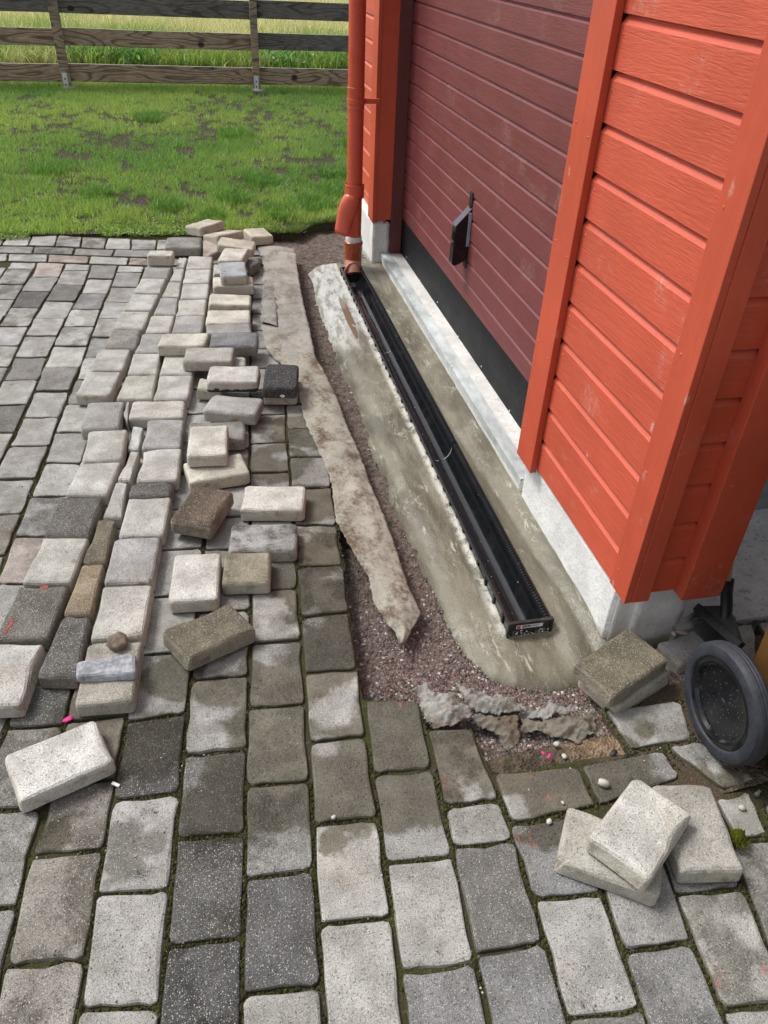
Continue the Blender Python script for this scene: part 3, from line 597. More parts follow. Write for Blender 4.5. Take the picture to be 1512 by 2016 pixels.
[-2.041,-1.587,-1.891,-1.587,-1.891,-1.804,-2.041,-1.804,"light"],
[-2.041,-1.804,-1.891,-1.804,-1.891,-2.021,-2.041,-2.021,"mid"],
[-1.891,-1.299,-1.741,-1.299,-1.741,-1.516,-1.891,-1.516,"middark"],
[-1.891,-1.516,-1.741,-1.516,-1.741,-1.733,-1.891,-1.733,"middark"],
[-1.891,-1.733,-1.741,-1.733,-1.741,-1.95,-1.891,-1.95,"mid"],
[-1.891,-1.95,-1.741,-1.95,-1.741,-2.167,-1.891,-2.167,"light"],
[-1.741,-1.406,-1.591,-1.406,-1.591,-1.623,-1.741,-1.623,"mid"],
[-1.741,-1.623,-1.591,-1.623,-1.591,-1.84,-1.741,-1.84,"mid"],
[-1.741,-1.84,-1.591,-1.84,-1.591,-2.057,-1.741,-2.057,"mid"],
[-1.591,-1.344,-1.441,-1.344,-1.441,-1.561,-1.591,-1.561,"light"],
[-1.591,-1.561,-1.441,-1.561,-1.441,-1.778,-1.591,-1.778,"middark"],
[-1.591,-1.778,-1.441,-1.778,-1.441,-1.995,-1.591,-1.995,"middark"],
[-1.591,-1.995,-1.441,-1.995,-1.441,-2.212,-1.591,-2.212,"middark"],
[-1.441,-1.249,-1.291,-1.249,-1.291,-1.466,-1.441,-1.466,"mid"],
[-1.441,-1.466,-1.291,-1.466,-1.291,-1.683,-1.441,-1.683,"light"],
[-1.441,-1.683,-1.291,-1.683,-1.291,-1.9,-1.441,-1.9,"middark"],
[-1.441,-1.9,-1.291,-1.9,-1.291,-2.117,-1.441,-2.117,"mid"],
[-1.291,-1.377,-1.141,-1.377,-1.141,-1.594,-1.291,-1.594,"mid"],
[-1.291,-1.594,-1.141,-1.594,-1.141,-1.811,-1.291,-1.811,"light"],
[-1.291,-1.811,-1.141,-1.811,-1.141,-2.028,-1.291,-2.028,"middark"],
[-1.141,-1.27,-0.991,-1.27,-0.991,-1.487,-1.141,-1.487,"mid"],
[-1.141,-1.487,-0.991,-1.487,-0.991,-1.704,-1.141,-1.704,"middark"],
[-1.141,-1.704,-0.991,-1.704,-0.991,-1.921,-1.141,-1.921,"mid"],
[-1.141,-1.921,-0.991,-1.921,-0.991,-2.138,-1.141,-2.138,"light"],
[-1.006,-1.393,-0.856,-1.393,-0.856,-1.61,-1.006,-1.61,"middark"],
[-1.006,-1.61,-0.856,-1.61,-0.856,-1.827,-1.006,-1.827,"mid"],
[-1.006,-1.827,-0.856,-1.827,-0.856,-2.044,-1.006,-2.044,"middark"],
[-0.857,-1.292,-0.707,-1.292,-0.707,-1.509,-0.857,-1.509,"mid"],
[-0.857,-1.509,-0.707,-1.509,-0.707,-1.726,-0.857,-1.726,"mid"],
[-0.857,-1.726,-0.707,-1.726,-0.707,-1.943,-0.857,-1.943,"middark"],
[-0.857,-1.943,-0.707,-1.943,-0.707,-2.16,-0.857,-2.16,"middark"],
[-0.705,-1.409,-0.555,-1.409,-0.555,-1.626,-0.705,-1.626,"mid"],
[-0.705,-1.626,-0.555,-1.626,-0.555,-1.843,-0.705,-1.843,"light"],
[-0.705,-1.843,-0.555,-1.843,-0.555,-2.06,-0.705,-2.06,"mid"],
[-0.564,-1.309,-0.414,-1.309,-0.414,-1.526,-0.564,-1.526,"middark"],
[-0.564,-1.526,-0.414,-1.526,-0.414,-1.743,-0.564,-1.743,"middark"],
[-0.564,-1.743,-0.414,-1.743,-0.414,-1.96,-0.564,-1.96,"light"],
[-0.564,-1.96,-0.414,-1.96,-0.414,-2.177,-0.564,-2.177,"middark"],
[-0.405,-1.298,-0.255,-1.298,-0.255,-1.515,-0.405,-1.515,"mid"],
[-0.405,-1.515,-0.255,-1.515,-0.255,-1.732,-0.405,-1.732,"light"],
[-0.405,-1.732,-0.255,-1.732,-0.255,-1.949,-0.405,-1.949,"middark"],
[-0.405,-1.949,-0.255,-1.949,-0.255,-2.166,-0.405,-2.166,"mid"],
[-0.256,-1.228,-0.106,-1.228,-0.106,-1.445,-0.256,-1.445,"middark"],
[-0.256,-1.445,-0.106,-1.445,-0.106,-1.662,-0.256,-1.662,"middark"],
[-0.256,-1.662,-0.106,-1.662,-0.106,-1.879,-0.256,-1.879,"light"],
[-0.256,-1.879,-0.106,-1.879,-0.106,-2.096,-0.256,-2.096,"middark"],
[-0.121,-1.352,0.029,-1.352,0.029,-1.569,-0.121,-1.569,"middark"],
[-0.121,-1.569,0.029,-1.569,0.029,-1.786,-0.121,-1.786,"light"],
[-0.121,-1.786,0.029,-1.786,0.029,-2.003,-0.121,-2.003,"light"],
[0.038,-1.274,0.188,-1.274,0.188,-1.491,0.038,-1.491,"middark"],
[0.038,-1.491,0.188,-1.491,0.188,-1.708,0.038,-1.708,"mid"],
[0.038,-1.708,0.188,-1.708,0.188,-1.925,0.038,-1.925,"light"],
[0.038,-1.925,0.188,-1.925,0.188,-2.142,0.038,-2.142,"light"],
[0.169,-1.394,0.319,-1.394,0.319,-1.611,0.169,-1.611,"light"],
[0.169,-1.611,0.319,-1.611,0.319,-1.828,0.169,-1.828,"mid"],
[0.169,-1.828,0.319,-1.828,0.319,-2.045,0.169,-2.045,"middark"]]
STONES=[
[[-1.357,-0.005],0.052,-0.131,0.14,0.212,0.05,"light","pale lifted paving stone at the near end of the leftmost row","lifted paving stones laid back in rows on the paving",None],
[[-1.319,0.217],0.052,-0.146,0.14,0.212,0.05,"darkmark","dark speckled paving stone with a red scratch and a red dot","lifted paving stones laid back in rows on the paving",None],
[[-1.283,0.435],0.052,-0.153,0.14,0.212,0.05,"light","pale paving stone directly behind the dark stone with the red scratch","lifted paving stones laid back in rows on the paving",None],
[[-1.254,0.65],0.052,-0.135,0.14,0.212,0.05,"dark","dark grey speckled paving stone between two pale ones in the left lifted row","lifted paving stones laid back in rows on the paving",None],
[[-1.21,0.866],0.052,-0.171,0.14,0.212,0.05,"light","pale rough paving stone directly behind the dark grey speckled one in the left row","lifted paving stones laid back in rows on the paving",None],
[[-1.185,1.057],0.064,-0.035,0.14,0.212,0.05,"light","pale paving stone with a dark spot at its near left corner","lifted paving stones laid back in rows on the paving",None],
[[-1.208,1.279],0.064,-0.049,0.14,0.212,0.05,"mid","grey paving stone with an oval damp spot on its far right corner","lifted paving stones laid back in rows on the paving",None],
[[-1.246,1.561],0.057999999999999996,-0.155,0.14,0.212,0.05,"light","pale paving stone with a brown chipped front edge in the left lifted row","lifted paving stones laid back in rows on the paving",None],
[[-1.215,1.793],0.052,-0.116,0.14,0.212,0.05,"light","pale paving stone just behind the one with the brown chipped front edge","lifted paving stones laid back in rows on the paving",None],
[[-1.171,2.006],0.052,-0.123,0.14,0.212,0.05,"mid2","mid grey blotched paving stone in the left lifted row, darkest of its far half","lifted paving stones laid back in rows on the paving",None],
[[-1.142,2.218],0.052,-0.122,0.14,0.212,0.05,"light","pale paving stone directly behind the mid grey blotched one","lifted paving stones laid back in rows on the paving",None],
[[-1.108,2.445],0.052,-0.17,0.14,0.212,0.05,"light","pale stone third from the far end of the left lifted row","lifted paving stones laid back in rows on the paving",None],
[[-1.07,2.67],0.052,-0.148,0.14,0.212,0.05,"light","pale stone second from the far end of the left lifted row","lifted paving stones laid back in rows on the paving",None],
[[-1.038,2.883],0.052,-0.128,0.14,0.212,0.05,"mid","greyish stained stone at the far end of the leftmost lifted row","lifted paving stones laid back in rows on the paving",None],
[[-0.908,3.011],0.052,0.0,0.048,0.212,0.05,"light","smallest narrow stone at the far end of the middle lifted row","narrow lifted stones filling the gap between two rows",[-0.014,0.09,0.034,0.086,0.013,-0.09,-0.034,-0.086]],
[[-0.929,2.819],0.052,0.0,0.058,0.212,0.05,"light","narrow pale stone second from the far end of the middle row","narrow lifted stones filling the gap between two rows",[-0.013,0.098,0.036,0.093,0.021,-0.102,-0.044,-0.089]],
[[-0.955,2.604],0.052,0.0,0.078,0.212,0.05,"light","narrow stone with a white corner, third from the far end of the middle row","narrow lifted stones filling the gap between two rows",[-0.021,0.112,0.045,0.098,0.032,-0.112,-0.055,-0.096]],
[[-0.981,2.378],0.052,0.0,0.1,0.212,0.05,"mid","bluish grey squarish stone, fourth from the far end of the middle row","narrow lifted stones filling the gap between two rows",[-0.033,0.117,0.055,0.101,0.043,-0.117,-0.066,-0.099]],
[[-1.01,2.158],0.052,0.0,0.14,0.212,0.05,"light","pale square stone just behind the left end of the long cream block","narrow lifted stones filling the gap between two rows",[-0.046,0.109,0.067,0.097,0.049,-0.107,-0.069,-0.1]],
[[-1.048,1.946],0.052,0.0,0.14,0.212,0.05,"mid","pale stone half covered by the left end of the long cream block","narrow lifted stones filling the gap between two rows",[-0.042,0.108,0.065,0.096,0.046,-0.112,-0.07,-0.092]],
[[-1.07,1.735],0.052,0.0,0.14,0.212,0.05,"light","smooth pale stone in front of the left end of the long cream block","narrow lifted stones filling the gap between two rows",[-0.052,0.109,0.066,0.094,0.055,-0.11,-0.068,-0.094]],
[[-1.089,1.522],0.052,0.0,0.14,0.212,0.05,"light","smooth pale square stone behind the thin grey wedge","narrow lifted stones filling the gap between two rows",[-0.051,0.113,0.074,0.099,0.06,-0.117,-0.082,-0.095]],
[[-1.124,1.332],0.052,0.0,0.036,0.14,0.05,"mid","thin grey wedge of stone between two paving stones","narrow lifted stones filling the gap between two rows",[-0.002,0.069,0.007,0.068,0.007,-0.099,-0.014,-0.04]],
[[-1.085,1.137],0.037,0.0,0.043,0.169,0.05,"silver","smooth silvery white piece lying in the gap between two rows","narrow lifted stones filling the gap between two rows",[-0.013,0.093,0.027,0.076,0.014,-0.089,-0.027,-0.079]],
[[-1.096,0.932],0.047,0.0,0.038,0.212,0.05,"light","narrow pale stone strip in front of the silvery white piece","narrow lifted stones filling the gap between two rows",[0.001,0.1,0.03,0.089,0.006,-0.099,-0.038,-0.089]],
[[-1.127,0.728],0.048999999999999995,0.0,0.051,0.212,0.05,"light","narrow pale stone tapering towards the far end, beside the short dark stone","narrow lifted stones filling the gap between two rows",[-0.008,0.106,0.03,0.097,0.02,-0.106,-0.041,-0.097]],
[[-1.163,0.513],0.048999999999999995,0.0,0.063,0.212,0.05,"olive","narrow yellowish grey stone beside the smooth grey square one","narrow lifted stones filling the gap between two rows",[-0.016,0.112,0.039,0.103,0.022,-0.113,-0.046,-0.102]],
[[-1.189,0.295],0.048999999999999995,0.0,0.069,0.212,0.05,"brown","narrow rusty brown stained stone in the middle lifted row","narrow lifted stones filling the gap between two rows",[-0.018,0.111,0.045,0.103,0.024,-0.113,-0.05,-0.102]],
[[-1.215,0.07],0.052,0.0,0.087,0.212,0.05,"dark","dark charcoal narrow stone at the near end of the middle row","narrow lifted stones filling the gap between two rows",[-0.023,0.115,0.051,0.105,0.034,-0.12,-0.063,-0.1]],
[[-0.809,3.007],0.052,-0.084,0.14,0.212,0.05,"light","stained pale stone at the far end of the right lifted row","lifted paving stones laid back in rows on the paving",None],
[[-0.827,2.788],0.052,-0.079,0.14,0.212,0.05,"light","pale stone with a dark oval spot, second in the right row from the far end","lifted paving stones laid back in rows on the paving",None],
[[-0.842,2.568],0.052,-0.064,0.14,0.212,0.05,"light","pale stone third in the right row from the far end","lifted paving stones laid back in rows on the paving",None],
[[-0.862,2.349],0.052,-0.075,0.14,0.212,0.05,"light","pale square stone beside the near cream brick, fourth in the right row","lifted paving stones laid back in rows on the paving",None],
[[-0.879,2.138],0.052,-0.099,0.14,0.212,0.05,"mid","smooth mid grey stone behind the long cream block in the right row","lifted paving stones laid back in rows on the paving",None],
[[-0.896,1.929],0.052,-0.108,0.14,0.212,0.05,"mid","grey stone mostly hidden under the long cream block","lifted paving stones laid back in rows on the paving",None],
[[-0.927,1.712],0.052,-0.105,0.14,0.212,0.05,"light","pale stone partly under the grey brick that lies across two rows","lifted paving stones laid back in rows on the paving",None],
[[-0.947,1.5],0.052,-0.112,0.14,0.212,0.05,"light","smooth pale square stone behind the crosswise pale stone in the right row","lifted paving stones laid back in rows on the paving",None],
[[-1.007,1.318],0.052,-0.095,0.212,0.14,0.05,"light","pale stone laid crosswise in the right lifted row","lifted paving stones laid back in rows on the paving",None],
[[-0.982,1.132],0.052,-0.079,0.14,0.212,0.05,"mid","smooth grey square stone right of the silvery white piece","lifted paving stones laid back in rows on the paving",None],
[[-0.992,0.916],0.052,-0.081,0.14,0.212,0.05,"light","pale speckled stone in front of the smooth grey square one","lifted paving stones laid back in rows on the paving",None],
[[-1.018,0.766],0.052,-0.105,0.14,0.082,0.05,"dark","short dark grey stone laid crosswise in the right lifted row","lifted paving stones laid back in rows on the paving",None],
[[-1.031,0.616],0.052,-0.113,0.14,0.212,0.05,"light","pale stone with one small oval brown spot near its middle","lifted paving stones laid back in rows on the paving",None],
[[-1.061,0.401],0.052,-0.094,0.14,0.212,0.05,"mid","purplish grey stone with faint diagonal scratches in the right row","lifted paving stones laid back in rows on the paving",None],
[[-1.081,0.18],0.052,-0.097,0.14,0.212,0.05,"light","large pale stone just behind the round muddy lump","lifted paving stones laid back in rows on the paving",None],
[[-1.1,-0.04],0.052,-0.076,0.14,0.212,0.05,"olive2","end stone of the right row carrying the round lump and the bluish strip","lifted paving stones laid back in rows on the paving",None],
[[-1.015,2.991],0.115,-0.113,0.14,0.091,0.06,"cream","cream block standing on edge at the far end of the left row","loose paving stones heaped along the trench",None],
[[-0.893,3.34],0.06,-0.067,0.212,0.212,0.05,"mid2","grey stone with a dark streaked top lying behind the rows on the edge course","loose paving stones heaped along the trench",None],
[[-0.732,3.286],0.05,0.0,0.14,0.212,0.05,"pink","broken pinkish flat stone in the far heap","loose paving stones heaped along the trench",[-0.046,0.104,0.038,0.098,0.068,-0.047,-0.059,-0.155]],
[[-0.76,3.662],0.075,0.77,0.212,0.14,0.055,"sand","sandy pink tinged stone on the grass edge, farthest left of the heap","loose paving stones heaped along the trench",None],
[[-0.653,3.408],0.09,0.658,0.212,0.14,0.05,"sand","sandy stone with a dark chipped front in the middle of the far heap","loose paving stones heaped along the trench",None],
[[-0.443,3.474],0.07,0.2,0.14,0.212,0.055,"sand","sandy square stone at the far right of the heap on the grass edge","loose paving stones heaped along the trench",None],
[[-0.589,3.18],0.1,-0.213,0.212,0.14,0.05,"sand","sandy stone lying crosswise behind the two stacked ones in the far heap","loose paving stones heaped along the trench",None],
[[-0.62,2.91],0.125,-0.226,0.14,0.212,0.055,"cream","cream stone behind the bluish grey one, in the two stone stack","loose paving stones heaped along the trench",None],
[[-0.635,2.646],0.135,-0.001,0.14,0.212,0.05,"bluegrey","bluish grey topped stone with a cream front, uppermost on the pitted slab","loose paving stones heaped along the trench",None],
[[-0.71,2.825],0.075,-0.072,0.06,0.14,0.05,"light","small cream stone half hidden left of the bluish grey topped stone","loose paving stones heaped along the trench",None],
[[-0.511,2.966],0.065,0.0,0.104,0.14,0.05,"dark2","dark grey angular stone right of the cream one in the far heap","loose paving stones heaped along the trench",[-0.051,0.075,0.035,0.067,0.04,-0.02,-0.025,-0.123]],
[[-0.641,2.598],0.085,-0.041,0.212,0.14,0.05,"cream","cream slab with small round pits in its front, under the bluish grey one","loose paving stones heaped along the trench",None],
[[-0.671,2.374],0.075,-0.12,0.212,0.14,0.05,"cream","cream brick lying crosswise, nearest the pitted slab","loose paving stones heaped along the trench",None],
[[-0.689,2.171],0.068,-0.079,0.212,0.168,0.05,"cream","cream brick lying crosswise just behind the grey one","loose paving stones heaped along the trench",None],
[[-0.692,2.057],0.062,-0.076,0.212,0.14,0.05,"mid","smooth grey brick lying crosswise, third from the pitted slab","loose paving stones heaped along the trench",None],
[[-0.677,1.847],0.095,-0.122,0.212,0.14,0.05,"slate","slate grey brick with a dark front beside the long cream block","loose paving stones heaped along the trench",None],
[[-0.899,1.849],0.104,-0.137,0.212,0.14,0.05,"cream","long cream block lying across the middle and right lifted rows","loose paving stones heaped along the trench",None],
[[-0.794,1.685],0.104,-0.147,0.212,0.14,0.05,"light2","grey buff brick in front of the long cream block, lying across the row edge","loose paving stones heaped along the trench",None],
[[-0.668,1.695],0.055,-0.079,0.062,0.101,0.05,"light","small pale stone end peeping out behind the white brick with a black stain","loose paving stones heaped along the trench",None],
[[-0.7,1.474],0.11,-0.174,0.212,0.14,0.05,"white","whitish brick with a large black stain on its front","loose paving stones heaped along the trench",None],
[[-0.797,1.491],0.06,-0.188,0.107,0.104,0.05,"cream","cream stone half hidden under the white brick with the black stain","loose paving stones heaped along the trench",None],
[[-0.508,1.442],0.105,-0.167,0.14,0.212,0.05,"black","blackish speckled stone with a white paint dot on its front","loose paving stones heaped along the trench",None],
[[-0.506,1.477],0.052,-0.136,0.14,0.212,0.05,"cream","cream patched stone underneath the blackish one with the white dot","loose paving stones heaped along the trench",None],
[[-0.714,1.276],0.075,-0.318,0.212,0.14,0.05,"mid","smooth grey brick lying slightly askew in front of the white stained one","loose paving stones heaped along the trench",None],
[[-0.786,1.115],0.055,-0.055,0.212,0.14,0.05,"mid2","grey stone half hidden underneath the cream square one","loose paving stones heaped along the trench",None],
[[-0.819,0.965],0.108,-0.068,0.14,0.212,0.05,"cream2","cream square stone on top of the half hidden grey one","loose paving stones heaped along the trench",None],
[[-0.798,0.863],0.055,0.164,0.212,0.14,0.05,"cream","cream stone lying askew in front of the cream square one","loose paving stones heaped along the trench",None],
[[-0.85,0.612],0.075,-0.417,0.14,0.212,0.05,"brown2","dark brown stained stone lying diagonally beside the right lifted row","loose paving stones heaped along the trench",None],
[[-0.616,0.65],0.055,-0.172,0.212,0.14,0.05,"white","whitish brick lying crosswise alone beside the brown stained stone","loose paving stones heaped along the trench",None],
[[-0.667,0.455],0.045,-0.133,0.212,0.14,0.05,"slate2","grey stone with a dark cloudy stain, in front of the whitish brick","loose paving stones heaped along the trench",None],
[[-0.729,0.306],0.055,-0.125,0.14,0.14,0.05,"olive3","damp olive stone with one pale dry corner beside the whitish upright one","loose paving stones heaped along the trench",None],
[[-0.88,0.29],0.055,-0.084,0.14,0.212,0.05,"white","whitish stone with its long side towards the camera, left of the damp olive one","loose paving stones heaped along the trench",None],
[[-0.848,0.056],0.06,0.502,0.212,0.14,0.05,"olive","large olive brown damp stone lying diagonally, left side raised","loose paving stones heaped along the trench",None],
[[-1.194,-0.293],0.055,0.365,0.212,0.14,0.05,"white","whitish stone lying alone diagonally at the lower left","loose paving stones heaped along the trench",None],
[[-0.033,-0.73],0.05,-0.574,0.212,0.14,0.05,"light2","grey stone with an earthy front edge, under the large pale one","loose paving stones left by the wheel",None],
[[0.029,-0.717],0.1,-0.946,0.14,0.212,0.05,"white","large pale stone with rusty specks on top of two others","loose paving stones left by the wheel",None],
[[0.176,-0.713],0.05,-0.172,0.14,0.212,0.05,"light2","grey stone with a tuft of moss on its near right corner","loose paving stones left by the wheel",None],
[[0.205,-0.265],0.09,0.389,0.212,0.14,0.05,"olive","dark damp topped stone leaning at the corner of the white foundation","loose paving stones left by the wheel",None],
[[0.235,-0.26],0.04,0.375,0.212,0.14,0.06,"light2","grey stone underneath the dark damp one by the foundation corner","loose paving stones left by the wheel",None],
[[0.458,-0.193],0.02,0.24,0.14,0.098,0.06,"mid","loose grey stone between the foundation corner and the broom","loose paving stones left by the wheel",None]]
FELT=[[[-0.453,3.387,0.012],[-0.236,3.284,0.015]],[[-0.448,3.047,0.012],[-0.257,2.987,0.015]],[[-0.478,2.73,0.012],[-0.277,2.703,0.015]],[[-0.508,2.44,0.012],[-0.292,2.41,0.015]],[[-0.533,2.18,0.012],[-0.3,2.127,0.01]],[[-0.534,1.988,0.012],[-0.312,1.909,0.01]],[[-0.525,1.874,0.012],[-0.318,1.777,0.01]],[[-0.49,1.762,0.012],[-0.305,1.723,0.0]],[[-0.453,1.64,0.012],[-0.291,1.604,-0.005]],[[-0.432,1.516,0.012],[-0.279,1.487,-0.01]],[[-0.441,1.336,0.012],[-0.273,1.31,-0.01]],[[-0.436,1.177,0.012],[-0.272,1.136,-0.01]],[[-0.42,1.032,0.012],[-0.262,1.001,-0.01]],[[-0.407,0.922,0.012],[-0.26,0.882,-0.01]],[[-0.401,0.769,0.012],[-0.258,0.775,-0.015]],[[-0.41,0.661,0.012],[-0.254,0.675,-0.015]],[[-0.421,0.542,0.012],[-0.249,0.569,-0.015]],[[-0.406,0.449,0.01],[-0.248,0.429,-0.015]],[[-0.388,0.361,0.005],[-0.252,0.301,-0.015]],[[-0.364,0.259,-0.005],[-0.249,0.204,-0.015]],[[-0.368,0.172,-0.02],[-0.237,0.103,-0.025]],[[-0.341,0.075,-0.035],[-0.275,0.053,-0.035]],[[-0.32,0.005,-0.045],[-0.313,-0.0,-0.045]]]
STRIP=[[[-0.462,2.78,0.025],[-0.41,2.743,0.025]],[[-0.488,2.547,0.025],[-0.419,2.54,0.025]],[[-0.513,2.34,0.025],[-0.438,2.319,0.025]],[[-0.53,2.199,0.025],[-0.454,2.134,0.025]]]
CONC=[[-0.16,3.114],[-0.162,2.637],[-0.168,2.308],[-0.172,2.016],[-0.155,1.61],[-0.148,1.339],[-0.166,1.099],[-0.149,0.883],[-0.167,0.653],[-0.14,0.43],[-0.148,0.228],[-0.146,0.104],[-0.131,-0.033],[-0.089,-0.12],[-0.044,-0.162],[0.025,-0.19],[0.1,-0.202],[0.162,-0.192],[0.233,-0.17]]
RAGS=[[[-0.349,-0.182,-0.005],[-0.317,-0.174,-0.005],[-0.275,-0.168,-0.005],[-0.283,-0.204,-0.005],[-0.234,-0.213,-0.005],[-0.198,-0.286,-0.005],[-0.211,-0.304,-0.005],[-0.264,-0.314,-0.005],[-0.312,-0.315,-0.005],[-0.322,-0.274,-0.005],[-0.328,-0.217,-0.005]],[[-0.211,-0.192,-0.012],[-0.186,-0.196,-0.012],[-0.153,-0.229,-0.012],[-0.106,-0.242,-0.012],[-0.08,-0.265,-0.012],[-0.061,-0.294,-0.012],[-0.07,-0.308,-0.012],[-0.195,-0.281,-0.012],[-0.206,-0.233,-0.012]],[[-0.19,-0.269,-0.03],[-0.066,-0.283,-0.03],[-0.095,-0.368,-0.03],[-0.142,-0.402,-0.03],[-0.145,-0.349,-0.03],[-0.201,-0.305,-0.03]],[[-0.061,-0.301,-0.025],[0.021,-0.28,-0.025],[0.04,-0.296,-0.025],[0.073,-0.311,-0.025],[0.128,-0.325,-0.025],[0.124,-0.334,-0.025],[-0.065,-0.312,-0.025]],[[-0.072,-0.314,-0.022],[0.121,-0.339,-0.022],[0.106,-0.381,-0.022],[0.041,-0.413,-0.022],[-0.019,-0.378,-0.022],[-0.086,-0.349,-0.022]]]
TRENCH=[[-0.4,0.787],[-0.403,0.698],[-0.424,0.462],[-0.437,0.258],[-0.452,0.083],[-0.462,-0.054],[-0.467,-0.127],[-0.47,-0.195],[-0.33,-0.23],[-0.329,-0.253],[-0.33,-0.319],[-0.217,-0.335],[-0.209,-0.471],[-0.094,-0.475],[0.027,-0.47],[0.146,-0.474],[0.14,-0.343],[0.195,-0.317]]
WET=[
[-0.448,1.152,0.14],
[-0.578,0.948,0.13],
[-0.492,0.675,0.119],
[-0.496,0.398,0.119],
[-0.515,0.164,0.119],
[-0.618,0.318,0.108],
[-0.545,-0.035,0.119],
[-0.663,-0.106,0.14],
[-0.808,-0.115,0.076],
[-0.723,-0.321,0.162],
[-0.576,-0.405,0.151],
[-0.699,-0.437,0.097],
[-0.393,-0.303,0.14],
[-0.414,-0.448,0.13],
[-0.271,-0.387,0.108],
[-0.12,-0.543,0.14],
[0.07,-0.522,0.13],
[-0.943,-0.039,0.086],
[0.27,-0.573,0.049],
[0.218,-0.428,0.032],
[-0.601,-0.564,0.032],
[-0.996,-0.257,0.097],
[-0.557,-0.503,0.065],
[0.348,-0.601,0.043],
[-1.155,-0.16,0.097],
[-1.077,-0.271,0.086],
[-1.193,-0.448,0.043],
[-0.881,-0.456,0.065],
[-0.795,-0.497,0.054],
[-0.72,-0.473,0.065],
[-0.648,-0.496,0.054],
[-0.562,-0.502,0.076],
[-0.472,-0.518,0.065],
[-0.398,-0.532,0.054],
[-0.821,-0.36,0.065]]
DRY=[[-0.554,-0.227,0.055],[-0.87,-0.257,0.05],[-0.816,0.012,0.045],[-0.692,0.019,0.05],[-0.545,0.996,0.03],[-0.589,-0.33,0.03],[-0.55,0.485,0.03],[0.243,-0.524,0.05],[-0.864,0.244,0.1],[-0.219,-0.578,0.05],[-0.552,0.116,0.03]]
PEB=[[0.039,-0.553,0.0],[-0.075,-0.581,0.0],[0.331,-0.67,0.0],[-0.124,-0.62,0.0],[-0.01,-0.446,0.0],[-0.017,-0.411,0.0],[0.11,-0.466,0.0],[0.45,-0.132,0.0],[0.469,-0.141,0.0],[-0.598,-0.522,0.0],[-1.074,-0.35,0.0],[-1.197,-0.141,0.0],[-1.194,-0.042,0.0],[-0.061,-0.431,0.0],[-0.049,-0.441,0.0],[-1.237,-0.184,0.0]]
rng = random.Random(11)
nr = np.random.default_rng(5)

# ================================================================ helpers
def vnoise(x, y, seed=0):
    """numpy value noise, about 0..1"""
    x = np.asarray(x, float); y = np.asarray(y, float)
    xi = np.floor(x).astype(np.int64); yi = np.floor(y).astype(np.int64)
    xf = x - xi; yf = y - yi
    def h(a, b):
        n = (a * 374761393 + b * 668265263 + seed * 1442695041) & 0x7fffffff
        n = ((n ^ (n >> 13)) * 1274126177) & 0x7fffffff
        return ((n ^ (n >> 16)) & 0xffff) / 65535.0
    sx = xf * xf * (3 - 2 * xf); sy = yf * yf * (3 - 2 * yf)
    return (h(xi, yi) * (1 - sx) + h(xi + 1, yi) * sx) * (1 - sy) + (h(xi, yi + 1) * (1 - sx) + h(xi + 1, yi + 1) * sx) * sy

def fbm(x, y, seed=0, oct=4):
    s = 0; a = .5; x = np.asarray(x, float); y = np.asarray(y, float)
    for o in range(oct):
        s = s + a * vnoise(x, y, seed + o); x = x * 2.03; y = y * 2.03; a *= .5
    return s / (1 - .5 ** oct)

def mesh(name, verts, faces, mat=None, smooth=False):
    me = bpy.data.meshes.new(name)
    me.from_pydata([tuple(v) for v in verts], [], faces)
    if mat: me.materials.append(mat)
    if smooth: me.polygons.foreach_set('use_smooth', [True] * len(me.polygons))
    me.update()
    return me

def link(name, me, parent=None, loc=None, rot=None, kind=None, label=None, cat=None, group=None):
    o = bpy.data.objects.new(name, me)
    COL.objects.link(o)
    if parent: o.parent = parent
    if loc is not None: o.location = loc
    if rot is not None: o.rotation_euler = rot
    if kind: o['kind'] = kind
    if label: o['label'] = label
    if cat: o['category'] = cat
    if group: o['group'] = group
    return o

def thing(name, label, cat, loc=(0, 0, 0), rot=None, group=None):
    return link(name, None, None, loc, rot, None, label, cat, group)

def part(name, me, parent, label=None, kind=None):
    """child whose mesh is given in world coordinates of an unrotated parent"""
    o = link(name, me, parent, kind=kind, label=label)
    if parent is not None:
        w = Vector((0, 0, 0)); p = parent
        while p is not None:
            w += Vector(p.location); p = p.parent
        o.location = -w
    return o

